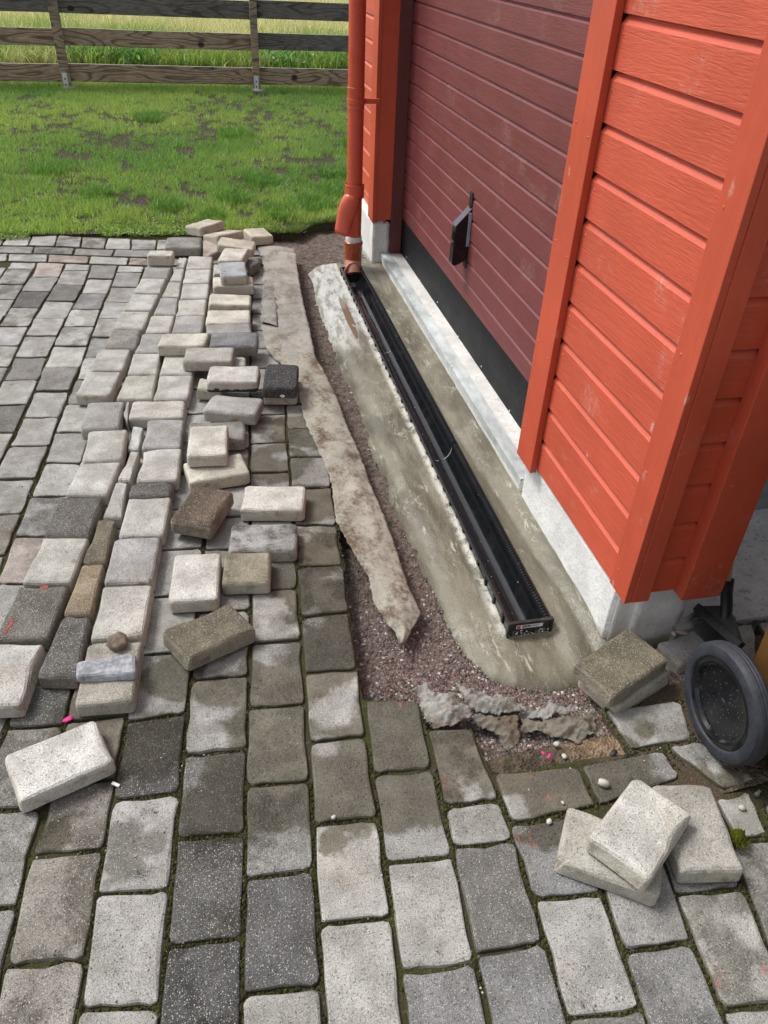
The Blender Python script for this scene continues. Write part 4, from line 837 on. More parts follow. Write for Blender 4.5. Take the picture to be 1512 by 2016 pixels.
class MB:
    """collects shapes, links them as one mesh"""
    def __init__(s): s.v = []; s.f = []
    def add(s, v, f):
        n = len(s.v); s.v += [tuple(q) for q in v]; s.f += [tuple(i + n for i in q) for q in f]; return s
    def box(s, x0, x1, y0, y1, z0, z1, b=0.0):
        if b <= 0:
            v = [(x, y, z) for z in (z0, z1) for x, y in ((x0, y0), (x1, y0), (x1, y1), (x0, y1))]
            f = [(0, 3, 2, 1), (4, 5, 6, 7), (0, 1, 5, 4), (1, 2, 6, 5), (2, 3, 7, 6), (3, 0, 4, 7)]
            return s.add(v, f)
        bm = bmesh.new()
        bmesh.ops.create_cube(bm, size=1)
        for q in bm.verts:
            q.co = Vector(((x0 + x1) / 2 + q.co.x * (x1 - x0), (y0 + y1) / 2 + q.co.y * (y1 - y0), (z0 + z1) / 2 + q.co.z * (z1 - z0)))
        bmesh.ops.bevel(bm, geom=list(bm.edges), offset=b, segments=2, affect='EDGES', profile=.6)
        s.bm(bm); bm.free(); return s
    def bm(s, bm):
        bm.verts.index_update()
        return s.add([q.co for q in bm.verts], [[q.index for q in f.verts] for f in bm.faces])
    def prism(s, prof, axis, a, b):
        """extrude a closed 2-D profile along an axis: 'x' takes (y,z), 'y' takes (x,z), 'z' takes (x,y)"""
        n = len(prof)
        def P(p, t): return {'x': (t, p[0], p[1]), 'y': (p[0], t, p[1]), 'z': (p[0], p[1], t)}[axis]
        v = [P(p, a) for p in prof] + [P(p, b) for p in prof]
        f = [(i, (i + 1) % n, n + (i + 1) % n, n + i) for i in range(n)] + [tuple(range(n))[::-1], tuple(range(n, 2 * n))]
        return s.add(v, f)
    def tube(s, pts, rad, n=16, cap=True):
        pts = [Vector(p) for p in pts]; v = []; f = []
        rad = rad if isinstance(rad, (list, tuple)) else [rad] * len(pts)
        up = None
        for i, p in enumerate(pts):
            d = (pts[min(i + 1, len(pts) - 1)] - pts[max(i - 1, 0)]).normalized()
            if up is None: up = Vector((1, 0, 0)) if abs(d.x) < .8 else Vector((0, 1, 0))
            a = (up - d * up.dot(d)).normalized(); b = d.cross(a); up = a
            v += [p + (a * math.cos(2 * PI * k / n) + b * math.sin(2 * PI * k / n)) * rad[i] for k in range(n)]
        for i in range(len(pts) - 1):
            f += [(i * n + k, i * n + (k + 1) % n, (i + 1) * n + (k + 1) % n, (i + 1) * n + k) for k in range(n)]
        if cap: f += [tuple(range(n))[::-1], tuple(range((len(pts) - 1) * n, len(pts) * n))]
        return s.add(v, f)
    def lathe(s, prof, c, axis, n=48, closed=True):
        """(radius, along) profile turned about an axis through c"""
        ax = Vector(axis).normalized(); u = ax.orthogonal().normalized(); w = ax.cross(u); c = Vector(c)
        v = []; m = len(prof)
        for k in range(n):
            t = 2 * PI * k / n; d = u * math.cos(t) + w * math.sin(t)
            v += [c + d * r + ax * a for r, a in prof]
        f = []
        for k in range(n):
            k2 = (k + 1) % n
            for j in range(m if closed else m - 1):
                j2 = (j + 1) % m
                f.append((k * m + j, k2 * m + j, k2 * m + j2, k * m + j2))
        return s.add(v, f)
    def build(s, name, mat, parent=None, smooth=False, **kw):
        me = mesh(name, s.v, s.f, mat, smooth)
        if parent is not None: return part(name, me, parent, kw.get('label'), kw.get('kind'))
        return link(name, me, **kw)

def smooth_angle(o, ang=40):
    me = o.data
    me.polygons.foreach_set('use_smooth', [True] * len(me.polygons))
    bm = bmesh.new(); bm.from_mesh(me)
    for e in bm.edges:
        if len(e.link_faces) == 2: e.smooth = e.calc_face_angle(0) < math.radians(ang)
    bm.to_mesh(me); bm.free()
    return o

# ================================================================ material nodes
class N:
    def __init__(s, name):
        s.m = bpy.data.materials.new(name); s.m.use_nodes = True
        s.t = s.m.node_tree; s.t.nodes.clear()
        s.out = s.t.nodes.new('ShaderNodeOutputMaterial')
        s.b = s.t.nodes.new('ShaderNodeBsdfPrincipled')
        s.t.links.new(s.b.outputs[0], s.out.inputs[0])
    def put(s, sock, v):
        if isinstance(v, bpy.types.NodeSocket): s.t.links.new(v, sock)
        elif isinstance(v, (tuple, list)) and len(v) == 3 and sock.type == 'RGBA': sock.default_value = (*v, 1)
        else: sock.default_value = v
    def n(s, typ, props=None, out=0, **ins):
        nd = s.t.nodes.new('ShaderNode' + typ)
        for k, v in (props or {}).items(): setattr(nd, k, v)
        for k, v in ins.items():
            s.put(nd.inputs[int(k[1:])] if k[0] == '_' and k[1:].isdigit() else nd.inputs[k], v)
        return nd.outputs[out]
    def math(s, op, a, b=0.0, c=0.0): return s.n('Math', {'operation': op}, _0=a, _1=b, _2=c)
    def ss(s, v, a, b, o0=0.0, o1=1.0):
        return s.n('MapRange', {'interpolation_type': 'SMOOTHSTEP'}, _0=v, _1=a, _2=b, _3=o0, _4=o1)
    def mix(s, f, a, b, blend='MIX'):
        return s.n('Mix', {'data_type': 'RGBA', 'blend_type': blend}, out=2, _0=f, _6=a, _7=b)
    def noise(s, vec, scale, detail=4.0, rough=.55, out=0):
        return s.n('TexNoise', None, out, Vector=vec, Scale=scale, Detail=detail, Roughness=rough)
    def vor(s, vec, scale, out=0, feature='F1'):
        return s.n('TexVoronoi', {'feature': feature}, out, Vector=vec, Scale=scale)
    def scale(s, vec, v): return s.n('VectorMath', {'operation': 'MULTIPLY'}, _0=vec, _1=v)
    def bump(s, h, strength=.5, dist=.002, normal=None):
        kw = dict(Height=h, Strength=strength, Distance=dist)
        if normal is not None: kw['Normal'] = normal
        return s.n('Bump', None, 0, **kw)
    def set(s, **kw):
        for k, v in kw.items(): s.put(s.b.inputs[k.replace('_', ' ')], v)
        return s.m
    def obj(s): return s.n('TexCoord', None, 3)
    def pos(s): return s.n('NewGeometry', None, 0)
    def attr(s, name, typ='OBJECT', out=2): return s.n('Attribute', {'attribute_type': typ, 'attribute_name': name}, out)

def circles(m, P, pts, off=0.0):
    d = None
    for x, y, r in pts:
        q = m.n('VectorMath', {'operation': 'DISTANCE'}, 1, _0=P, _1=(x, y, 0.0))
        q = m.math('SUBTRACT', q, r)
        d = q if d is None else m.math('MINIMUM', d, q)
    return d

def stone_mat(name, laid):
    m = N(name)
    oi = m.t.nodes.new('ShaderNodeObjectInfo')
    vec = m.n('VectorMath', {'operation': 'ADD'}, _0=m.obj(), _1=m.n('CombineXYZ', None, 0, X=m.math('MULTIPLY', oi.outputs['Random'], 37.0), Y=m.math('MULTIPLY', oi.outputs['Random'], 91.0)))
    P = m.pos()
    base = oi.outputs['Color']; spk = oi.outputs['Alpha']
    mot = m.noise(vec, 11, 5, .62)
    c = m.mix(m.ss(mot, .35, .68), m.mix(1.0, base, (.74, .73, .70), 'MULTIPLY'), m.mix(1.0, base, (1.16, 1.15, 1.13), 'MULTIPLY'))
    # warm and rusty clouds
    c = m.mix(m.ss(m.noise(vec, 7, 3), .56, .76, 0, .28), c, m.mix(1.0, c, (1.02, .84, .66), 'MULTIPLY'))
    # blotchy stain of the stones that have one
    st = m.attr('stain')
    stm = m.math('MULTIPLY', m.ss(m.noise(vec, 9, 4, .6), .44, .58), st)
    c = m.mix(stm, c, m.mix(1.0, c, (.34, .33, .30), 'MULTIPLY'))
    # a few round damp spots
    dv = m.vor(vec, 13); dsel = m.n('SeparateColor', None, 0, Color=m.vor(vec, 13, 1))
    spot = m.math('MULTIPLY', m.ss(dv, .12, .20, 1, 0), m.ss(dsel, .86, .87))
    c = m.mix(m.math('MULTIPLY', spot, .55), c, m.mix(1.0, c, (.42, .40, .36), 'MULTIPLY'))
    # grain and exposed aggregate
    g1 = m.noise(vec, 420, 2, .6)
    c = m.mix(m.ss(g1, .30, .70), m.mix(1.0, c, (.70, .69, .68), 'MULTIPLY'), m.mix(1.0, c, (1.24, 1.24, 1.23), 'MULTIPLY'))
    for sc, th, col in ((230, .22, (.50, .49, .47)), (430, .25, (.46, .455, .44))):
        v = m.vor(vec, sc); vc = m.vor(vec, sc, 1); sel = m.n('SeparateColor', None, 0, Color=vc)
        k = m.math('MULTIPLY', m.ss(v, th, th + .16, 1, 0), m.ss(m.math('ADD', sel, m.math('MULTIPLY', spk, .30)), .84, .90))
        c = m.mix(m.math('MULTIPLY', k, .62), c, m.mix(m.ss(m.n('SeparateColor', None, 1, Color=vc), .7, .9), col, (.50, .36, .30)))
    pit = m.ss(m.noise(vec, 210, 2, .5), .30, .38, 1, 0)
    c = m.mix(m.math('MULTIPLY', pit, .38), c, m.mix(1.0, c, (.35, .34, .32), 'MULTIPLY'))
    rough = .88
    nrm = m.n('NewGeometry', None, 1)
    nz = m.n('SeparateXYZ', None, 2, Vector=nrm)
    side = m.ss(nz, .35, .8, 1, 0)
    if laid:
        wn = m.noise(P, 14, 4, .6)
        PP = m.n('VectorMath', {'operation': 'MULTIPLY'}, _0=P, _1=(1, 1, 0))
        d = circles(m, PP, WET)
        dd = circles(m, PP, DRY)
        w = m.math('MULTIPLY', m.ss(m.math('ADD', d, m.math('MULTIPLY', m.math('SUBTRACT', wn, .5), .12)), -.012, .012, 1, 0),
                   m.ss(m.math('ADD', dd, m.math('MULTIPLY', m.math('SUBTRACT', wn, .5), .11)), -.014, .016, 0, 1))
        c = m.mix(m.math('MULTIPLY', w, .92), c, m.mix(1.0, c, (.39, .36, .285), 'MULTIPLY'))
        rough = m.math('SUBTRACT', .9, m.math('MULTIPLY', w, .28))
        # moss and dirt creep in from the joints low on the edges
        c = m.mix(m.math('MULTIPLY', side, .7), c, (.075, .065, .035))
        # red chalk scuffs
        rd = circles(m, PP, [(-.335, -.47, .016), (-.318, -.50, .016), (-.30, -.53, .014), (-.19, -.645, .02), (-.17, -.665, .014), (.07, -.99, .022), (.18, -1.0, .025), (-.03, -.80, .015), (.02, -.9, .015), (-.375, -.24, .018), (-.13, -.5, .015), (-.1, -.56, .014)])
        rn = m.noise(m.scale(P, (1.0, .45, 1)), 75, 3, .7)
        rm = m.math('MULTIPLY', m.ss(rd, -.02, .012, 1, 0), m.ss(rn, .5, .62))
        c = m.mix(m.math('MULTIPLY', rm, .55), c, (.42, .12, .09))
    else:
        sn = m.noise(vec, 16, 4, .6)
        crm = m.attr('cream')
        c = m.mix(m.math('MULTIPLY', m.math('MULTIPLY', side, crm), m.ss(sn, .3, .6, .45, .95)), c, m.mix(m.ss(g1, .3, .7), (.40, .36, .29), (.56, .515, .42)))
        # soil left on the sides
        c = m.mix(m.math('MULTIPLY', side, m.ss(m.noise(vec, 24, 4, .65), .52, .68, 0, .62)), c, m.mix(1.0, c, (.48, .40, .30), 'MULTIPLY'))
        fs = m.attr('front_stain')
        ny = m.n('SeparateXYZ', None, 1, Vector=m.n('TexCoord', None, 1))
        oz = m.n('SeparateXYZ', None, 2, Vector=m.obj())
        fm = m.math('MULTIPLY', m.math('MULTIPLY', m.ss(ny, -.75, -.5, 1, 0), fs), m.ss(m.math('ADD', oz, m.math('MULTIPLY', m.math('SUBTRACT', sn, .5), .05)), -.012, -.008, 1, 0))
        c = m.mix(fm, c, (.035, .033, .028))
    h = m.math('ADD', m.math('MULTIPLY', g1, .5), m.math('MULTIPLY', m.noise(vec, 60, 5, .65), 1.1))
    h = m.math('SUBTRACT', h, m.math('MULTIPLY', pit, .5))
    return m.set(Base_Color=c, Roughness=rough, Specular_IOR_Level=.25, Normal=m.bump(h, .8, .0038))

def wood_paint(name, col, axis, grain=.6, rough=.55, scuff=.35):
    """painted sawn timber: grain relief along an axis, small pale scuffs"""
    m = N(name)
    P = m.pos()
    oi = m.t.nodes.new('ShaderNodeObjectInfo')
    v = m.n('VectorMath', {'operation': 'ADD'}, _0=P, _1=m.n('CombineXYZ', None, 0, X=m.math('MULTIPLY', oi.outputs['Random'], 9.0), Y=m.math('MULTIPLY', oi.outputs['Random'], 23.0), Z=m.math('MULTIPLY', oi.outputs['Random'], 5.0)))
    sc = {'y': (1, .09, 1), 'z': (1, 1, .07), 'x': (.09, 1, 1)}[axis]
    vs = m.scale(v, sc)
    warp = m.noise(vs, 9, 3, .5, 1)
    vw = m.n('VectorMath', {'operation': 'ADD'}, _0=vs, _1=m.scale(warp, (.022, .022, .022)))
    g = m.noise(vw, 230, 3, .6)
    g2 = m.noise(vw, 48, 2, .5)
    rings = m.math('ABSOLUTE', m.math('SINE', m.math('MULTIPLY', m.noise(vs, 13, 2, .45), 46.0)))
    fine = m.noise(v, 320, 2, .5)
    h = m.math('ADD', m.math('ADD', m.math('MULTIPLY', g, 1.0), m.math('MULTIPLY', g2, .6)), m.math('ADD', m.math('MULTIPLY', m.ss(rings, 0, .5), .16), m.math('MULTIPLY', fine, .12)))
    c = m.mix(m.ss(m.noise(v, 3.5, 4, .6), .3, .7), tuple(x * .90 for x in col), tuple(min(1, x * 1.07) for x in col))
    c = m.mix(m.ss(g, .35, .65, .16, 0), c, tuple(x * .72 for x in col))
    # pale scuffs and rubbed chalky patches
    sv = m.scale(v, (1.0, 1.0, .38))
    sp = m.vor(sv, 21); sc_ = m.n('SeparateColor', None, 0, Color=m.vor(sv, 21, 1))
    k = m.math('MULTIPLY', m.ss(m.math('ADD', sp, m.math('MULTIPLY', m.noise(v, 90, 3), .35)), .24, .34, 1, 0), m.ss(sc_, .93, .94))
    ch = m.math('MULTIPLY', m.ss(m.noise(v, 5, 5, .65), .57, .70), m.ss(m.noise(v, 70, 4, .7), .36, .72))
    k = m.math('MAXIMUM', m.math('MULTIPLY', k, scuff), m.math('MULTIPLY', ch, scuff * .8))
    c = m.mix(k, c, (.62, .50, .45))
    # brush dust gathered in the grain
    return m.set(Base_Color=c, Roughness=m.ss(g2, .3, .7, rough - .07, rough + .08), Specular_IOR_Level=.42, Normal=m.bump(h, grain, .0022))

def plain(name, col, rough=.5, spec=.4, metal=0.0, nscale=60, namp=.18, bump=.25, dist=.001, stretch=None, dirt=None):
    m = N(name); v = m.obj()
    v2 = m.scale(v, stretch) if stretch else v
    n1 = m.noise(v2, nscale, 4, .6); n2 = m.noise(v2, nscale * .16, 4, .6)
    f = m.math('ADD', m.math('MULTIPLY', n1, .5), m.math('MULTIPLY', n2, .5))
    c = m.mix(m.ss(f, .32, .68), tuple(max(0, x * (1 - namp)) for x in col), tuple(min(1, x * (1 + namp)) for x in col))
    if dirt: c = m.mix(m.ss(m.noise(v, 14, 5, .7), .52, .70, 0, dirt[1]), c, dirt[0])
    return m.set(Base_Color=c, Roughness=m.ss(n2, .3, .7, max(.02, rough - .06), min(1, rough + .08)), Specular_IOR_Level=spec, Metallic=metal, Normal=m.bump(n1, bump, dist))

M = {}
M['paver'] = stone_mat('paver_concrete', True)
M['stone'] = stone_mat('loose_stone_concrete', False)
M['red_y'] = wood_paint('red_board_paint', (.54, .092, .047), 'y', .65, .5, .5)
M['red_x'] = wood_paint('red_side_board_paint', (.50, .078, .037), 'x', .5, .5, scuff=.15)
M['red_z'] = wood_paint('red_trim_paint', (.52, .084, .041), 'z', .35, .48, scuff=.3)
M['door'] = wood_paint('oxblood_door_paint', (.172, .043, .045), 'y', .45, .45, .22)
M['jamb'] = wood_paint('oxblood_jamb_paint', (.13, .034, .033), 'z', .2, .5, .1)
M['pipe'] = plain('red_lacquered_steel', (.56, .088, .045), .32, .5, namp=.06, bump=.05)
M['pvc'] = plain('orange_brown_plastic', (.36, .078, .030), .28, .5, namp=.1, bump=.08)
M['pvc_pale'] = plain('dusty_pink_brown_plastic', (.46, .20, .14), .5, .4, namp=.25)
M['ring'] = plain('grey_white_plastic', (.62, .64, .63), .4, .4, namp=.06)
M['black'] = plain('black_plastic', (.008, .009, .011), .13, .5, namp=.3, bump=.05, nscale=120, dirt=((.03, .029, .027), .3))
M['black_matt'] = plain('black_matt_plastic', (.014, .015, .017), .45, .45, namp=.3, bump=.2, dirt=((.11, .105, .095), .45))
M['seal'] = plain('black_rubber_seal', (.008, .009, .010), .6, .22, namp=.4, stretch=(1, .5, 1), dirt=((.03, .033, .036), .4))
M['steel'] = plain('galvanised_steel', (.60, .64, .64), .5, .5, .45, nscale=26, namp=.28, stretch=(1, .4, 1), dirt=((.36, .36, .34), .6))
M['steel_blue'] = plain('zinc_plate', (.42, .52, .62), .35, .5, .6, namp=.15)
M['hood'] = plain('dark_grey_metal', (.10, .10, .12), .38, .5, .5, namp=.1)
M['zinc_shoe'] = plain('galvanised_post_shoe', (.66, .68, .69), .45, .4, .3, namp=.12)
M['sticker'] = plain('sticker_paper', (.78, .78, .78), .5, .3, namp=.03, bump=.02)
M['sticker_red'] = plain('sticker_red', (.60, .05, .06), .5, .3, namp=.1, bump=.02)
M['sticker_ink'] = plain('sticker_ink', (.03, .03, .035), .5, .3, namp=.1, bump=.02)
M['tyre'] = plain('dusty_rubber', (.028, .031, .040), .6, .35, namp=.35, nscale=120, dirt=((.075, .076, .08), .4))
M['bin'] = plain('brown_bin_plastic', (.115, .052, .014), .5, .4, namp=.1, nscale=200, bump=.2)
M['handle_wood'] = plain('broom_handle_wood', (.42, .28, .17), .6, .3, namp=.25, stretch=(1, 1, .1))
M['bristle'] = plain('broom_bristles', (.17, .165, .155), .7, .2, namp=.4)
M['pink'] = plain('pink_petal', (.62, .03, .20), .6, .3, namp=.15)
M['pebble'] = plain('pale_pebble', (.46, .44, .39), .6, .3, namp=.2)
M['pebble_dark'] = plain('dark_pebble', (.03, .03, .032), .5, .3, namp=.2)
M['mortar_white'] = plain('dried_mortar', (.55, .54, .50), .9, .2, namp=.2, bump=.6)
M['lump'] = plain('muddy_lump', (.16, .125, .095), .8, .2, namp=.55, nscale=45, bump=1, dist=.004)
M['silver'] = plain('pale_smooth_sawn_stone', (.56, .58, .60), .55, .35, namp=.06)
M['bluestrip'] = plain('bluish_broken_stone', (.28, .29, .31), .8, .25, namp=.45, nscale=90, bump=.9, dist=.003)
M['chip'] = plain('dull_pink_chip', (.34, .27, .24), .85, .2, namp=.2)
M['mark_red'] = plain('red_chalk', (.27, .075, .06), .9, .1, namp=.3)
M['mark_white'] = plain('white_paint_dot', (.75, .75, .73), .7, .2, namp=.05)

# limewashed foundation and concrete
def wall_concrete(name, col, dark, spots=.5, low=None):
    m = N(name); P = m.pos()
    n1 = m.noise(P, 7, 6, .65); n2 = m.noise(P, 70, 4, .6)
    c = m.mix(m.ss(n1, .38, .66), tuple(x * .80 for x in col), col)
    c = m.mix(m.math('MULTIPLY', m.ss(m.noise(P, 24, 5, .7), .54, .66), spots), c, dark)
    c = m.mix(m.ss(n2, .30, .44, .5, 0), c, dark)
    z = m.n('SeparateXYZ', None, 2, Vector=P)
    zz = m.math('ADD', z, m.math('MULTIPLY', m.math('SUBTRACT', n1, .5), .09))
    if low: c = m.mix(m.ss(zz, low[0], low[1], .75, 0), c, low[2])
    h = m.math('ADD', n2, m.math('MULTIPLY', n1, 1.2))
    return m.set(Base_Color=c, Roughness=.9, Specular_IOR_Level=.2, Normal=m.bump(h, .7, .004))
M['found'] = wall_concrete('limewashed_foundation', (.78, .785, .765), (.50, .49, .46), .2, (-.045, .0, (.27, .235, .17)))
M['sill'] = wall_concrete('garage_sill_concrete', (.70, .69, .66), (.36, .34, .31), .45, (-.05, .004, (.42, .32, .23)))
M['slab'] = wall_concrete('old_concrete_slab', (.44, .445, .43), (.12, .12, .11), .55)
M['plinth'] = wall_concrete('grey_plinth', (.20, .21, .22), (.10, .10, .10), .4)

# joints between the pavers: moss, sand, soil
def joint_mat():
    m = N('mossy_joint'); P = m.pos()
    n = m.noise(P, 18, 5, .7); f = m.noise(P, 260, 3, .6)
    c = m.mix(m.ss(n, .40, .58), (.060, .050, .035), m.mix(m.ss(f, .3, .7), (.034, .038, .013), (.075, .080, .026)))
    soil = m.ss(m.math('ADD', circles(m, m.scale(P, (1, 1, 0)), [(.36, -.34, .19), (.55, -.45, .2), (.25, -.52, .14), (.48, -.16, .1), (.9, -.5, .45), (.16, -.42, .12)]), m.math('MULTIPLY', n, .08)), .02, .06, 1, 0)
    c = m.mix(soil, c, m.mix(m.ss(f, .3, .7), (.055, .040, .027), (.13, .10, .07)))
    c = m.mix(m.ss(m.noise(P, 130, 3, .6), .60, .72, 0, .5), c, (.24, .21, .17))
    return m.set(Base_Color=c, Roughness=.95, Specular_IOR_Level=.1, Normal=m.bump(m.math('ADD', f, n), 1.0, .006))
M['joint'] = joint_mat()

def soil_mat():
    m = N('trench_gravel_soil'); P = m.pos()
    y = m.n('SeparateXYZ', None, 1, Vector=P); x = m.n('SeparateXYZ', None, 0, Vector=P)
    v = m.vor(P, 150); vc = m.vor(P, 150, 1); s = m.n('SeparateColor', None, 0, Color=vc); s2 = m.n('SeparateColor', None, 1, Color=vc)
    grav = m.mix(s, (.080, .058, .054), m.mix(m.ss(s2, .72, .9), (.20, .135, .12), (.33, .31, .295)))
    n = m.noise(P, 40, 5, .65)
    crumb = m.mix(m.ss(n, .36, .64), (.085, .067, .056), (.185, .150, .130))
    # the light brown sand pocket beside the last paver
    sandy = m.ss(m.n('VectorMath', {'operation': 'DISTANCE'}, 1, _0=m.n('VectorMath', {'operation': 'ADD'}, _0=P, _1=m.scale(m.noise(P, 22, 3, .6, 1), (.1, .1, 0))), _1=(.16, -.34, -.03)), .05, .15, 1, 0)
    mud = m.ss(y, -.42, -.30, 1, 0)
    mixg = m.ss(m.math('ADD', y, m.math('MULTIPLY', n, .5)), .10, .62, 1, 0)
    c = m.mix(mixg, crumb, grav)
    c = m.mix(mud, c, m.mix(m.ss(n, .4, .6), (.060, .047, .034), (.125, .098, .070)))
    c = m.mix(m.math('MULTIPLY', sandy, .85), c, m.mix(m.ss(n, .4, .6), (.17, .115, .07), (.29, .21, .14)))
    h = m.math('ADD', m.math('SUBTRACT', 1.0, v), m.math('MULTIPLY', n, 1.5))
    return m.set(Base_Color=c, Roughness=.9, Specular_IOR_Level=.15, Normal=m.bump(h, 1.0, .006))
M['soil'] = soil_mat()

def haunch_mat():
    m = N('fresh_wet_mortar'); P = m.pos()
    y = m.n('SeparateXYZ', None, 1, Vector=P); x = m.n('SeparateXYZ', None, 0, Vector=P)
    st = m.scale(P, (1, .28, 1))
    n1 = m.noise(st, 9, 5, .6); n2 = m.noise(P, 130, 4, .65); n3 = m.noise(st, 30, 4, .65)
    c = m.mix(m.ss(n1, .36, .64), (.092, .083, .056), (.172, .158, .113))
    c = m.mix(m.ss(n3, .52, .70, 0, .4), c, (.26, .243, .19))
    # cement film dried pale along trowel edges
    w = m.n('VectorMath', {'operation': 'ADD'}, _0=st, _1=m.scale(m.noise(P, 8, 4, .6, 1), (.16, .16, 0)))
    e = m.vor(w, 9, 0, 'DISTANCE_TO_EDGE')
    film = m.math('MULTIPLY', m.ss(e, .0, .022, 1, 0), m.ss(m.noise(P, 6, 3), .46, .60))
    c = m.mix(m.math('MULTIPLY', film, .6), c, (.40, .385, .325))
    tr = m.noise(m.scale(m.n('VectorMath', {'operation': 'ADD'}, _0=P, _1=m.scale(m.noise(P, 7, 3, .6, 1), (.03, .08, 0))), (1, .12, 1)), 60, 3, .6)
    c = m.mix(m.math('MULTIPLY', m.ss(tr, .60, .68), m.ss(m.noise(P, 5, 3), .45, .6)), c, (.37, .355, .30))
    # dried splash at the channel edge
    spl = m.math('MULTIPLY', m.ss(x, -.034, -.008, 0, 1), m.ss(x, -.002, .004, 1, 0))
    spl = m.math('MULTIPLY', m.math('MULTIPLY', spl, m.ss(y, -.01, .02)), m.ss(m.noise(P, 21, 5, .72), .38, .54))
    c = m.mix(m.math('MULTIPLY', spl, .85), c, (.50, .485, .43))
    # far end, whiter and already drying
    fy = m.math('MULTIPLY', m.ss(m.math('ADD', y, m.math('MULTIPLY', n1, .9)), 2.25, 2.75), m.ss(x, -.01, .0, 1, 0))
    c = m.mix(m.math('MULTIPLY', fy, m.ss(n3, .38, .56, .2, .95)), c, m.mix(m.ss(n2, .3, .7), (.36, .363, .35), (.54, .545, .535)))
    pale = m.math('MULTIPLY', m.ss(m.noise(P, 5, 3, .6), .55, .66), m.ss(n2, .42, .55))
    c = m.mix(m.math('MULTIPLY', pale, .4), c, (.34, .328, .27))
    c = m.mix(m.ss(n2, .30, .44, .6, 0), c, (.085, .08, .058))
    c = m.mix(m.ss(m.noise(P, 420, 2, .6), .56, .70, 0, .5), c, (.42, .405, .35))
    h = m.math('ADD', m.math('ADD', m.math('MULTIPLY', n2, .5), m.math('MULTIPLY', n3, .8)), m.math('MULTIPLY', film, .5))
    r = m.ss(m.math('ADD', n1, m.math('MULTIPLY', film, .5)), .35, .75, .34, .72)
    return m.set(Base_Color=c, Roughness=r, Specular_IOR_Level=.45, Normal=m.bump(h, .75, .004))
M['haunch'] = haunch_mat()

def felt_mat(name, col, stain):
    m = N(name); P = m.pos()
    y = m.n('SeparateXYZ', None, 1, Vector=P)
    n1 = m.noise(P, 10, 5, .65); n2 = m.noise(m.scale(P, (1, .7, 1)), 11, 6, .72); f = m.noise(P, 330, 2, .6)
    wv = m.n('TexWave', {'bands_direction': 'DIAGONAL'}, 1, Vector=P, Scale=95.0, Distortion=3.0, Detail=2.0)
    c = m.mix(m.ss(n1, .34, .66), tuple(q * .80 for q in col), tuple(q * 1.10 for q in col))
    wc = m.n('TexChecker', None, 1, Vector=m.n('VectorMath', {'operation': 'ADD'}, _0=P, _1=m.scale(m.noise(P, 40, 2, .5, 1), (.012, .012, .012))), Scale=300.0)
    c = m.mix(m.math('MULTIPLY', wc, .20), c, tuple(q * .45 for q in col))
    c = m.mix(m.ss(f, .3, .7, .45, 0), c, tuple(q * .5 for q in col))
    c = m.mix(m.ss(m.noise(P, 95, 4, .7), .50, .70, 0, .5), c, (.20, .165, .125))
    n4 = m.noise(P, 75, 4, .7)
    br = m.math('MULTIPLY', m.ss(m.math('ADD', n2, m.math('MULTIPLY', m.math('SUBTRACT', n4, .5), .35)), .42, .68), stain)
    c = m.mix(br, c, m.mix(m.ss(f, .3, .7), (.085, .060, .040), (.17, .125, .09)))
    h = m.math('ADD', m.math('MULTIPLY', f, .6), m.math('MULTIPLY', wv, .55))
    return m.set(Base_Color=c, Roughness=.95, Specular_IOR_Level=.1, Normal=m.bump(h, .65, .003))
M['felt'] = felt_mat('geotextile_felt', (.43, .405, .345), 1.0)
M['felt_far'] = felt_mat('geotextile_felt_dusty', (.40, .38, .345), .65)
M['felt_grey'] = felt_mat('geotextile_felt_grey', (.36, .352, .33), .8)
M['felt_mud'] = felt_mat('geotextile_felt_muddy', (.22, .20, .168), 1.0)

def earth_mat():
    m = N('lawn_earth'); P = m.pos()
    n = m.noise(P, 9, 5, .65); f = m.noise(P, 90, 4, .65)
    c = m.mix(m.ss(f, .35, .65), (.036, .029, .022), (.095, .077, .060))
    c = m.mix(m.ss(m.vor(P, 30), .10, .16, .5, 0), c, (.30, .28, .25))
    c = m.mix(m.ss(n, .42, .60, 0, .55), c, (.045, .075, .018))
    return m.set(Base_Color=c, Roughness=.95, Specular_IOR_Level=.1, Normal=m.bump(m.math('ADD', f, n), 1.0, .012))
M['earth'] = earth_mat()

def field_mat():
    m = N('field_ground'); P = m.pos()
    n = m.noise(P, 1.2, 6, .65); f = m.noise(m.scale(P, (1, .4, 1)), 30, 4, .65)
    c = m.mix(m.ss(n, .38, .62), (.26, .32, .08), (.46, .45, .19))
    c = m.mix(m.ss(f, .35, .65, .4, 0), c, (.12, .17, .04))
    return m.set(Base_Color=c, Roughness=.95, Specular_IOR_Level=.1, Normal=m.bump(f, 1.0, .05))
M['field'] = field_mat()

def leaf_mat(name, transl=.5):
    m = N(name)
    c = m.attr('tint', 'GEOMETRY', 0)
    tr = m.n('BsdfTranslucent', None, 0, Color=c)
    df = m.n('BsdfDiffuse', None, 0, Color=c)
    gl = m.n('BsdfGlossy', None, 0, Color=(1, 1, 1), Roughness=.42)
    a = m.n('MixShader', None, 0, _0=transl, _1=df, _2=tr)
    b = m.n('MixShader', None, 0, _0=.035, _1=a, _2=gl)
    m.t.links.new(b, m.out.inputs[0])
    return m.m
M['grass'] = leaf_mat('grass_blade')
M['moss'] = leaf_mat('moss_tuft', .2)

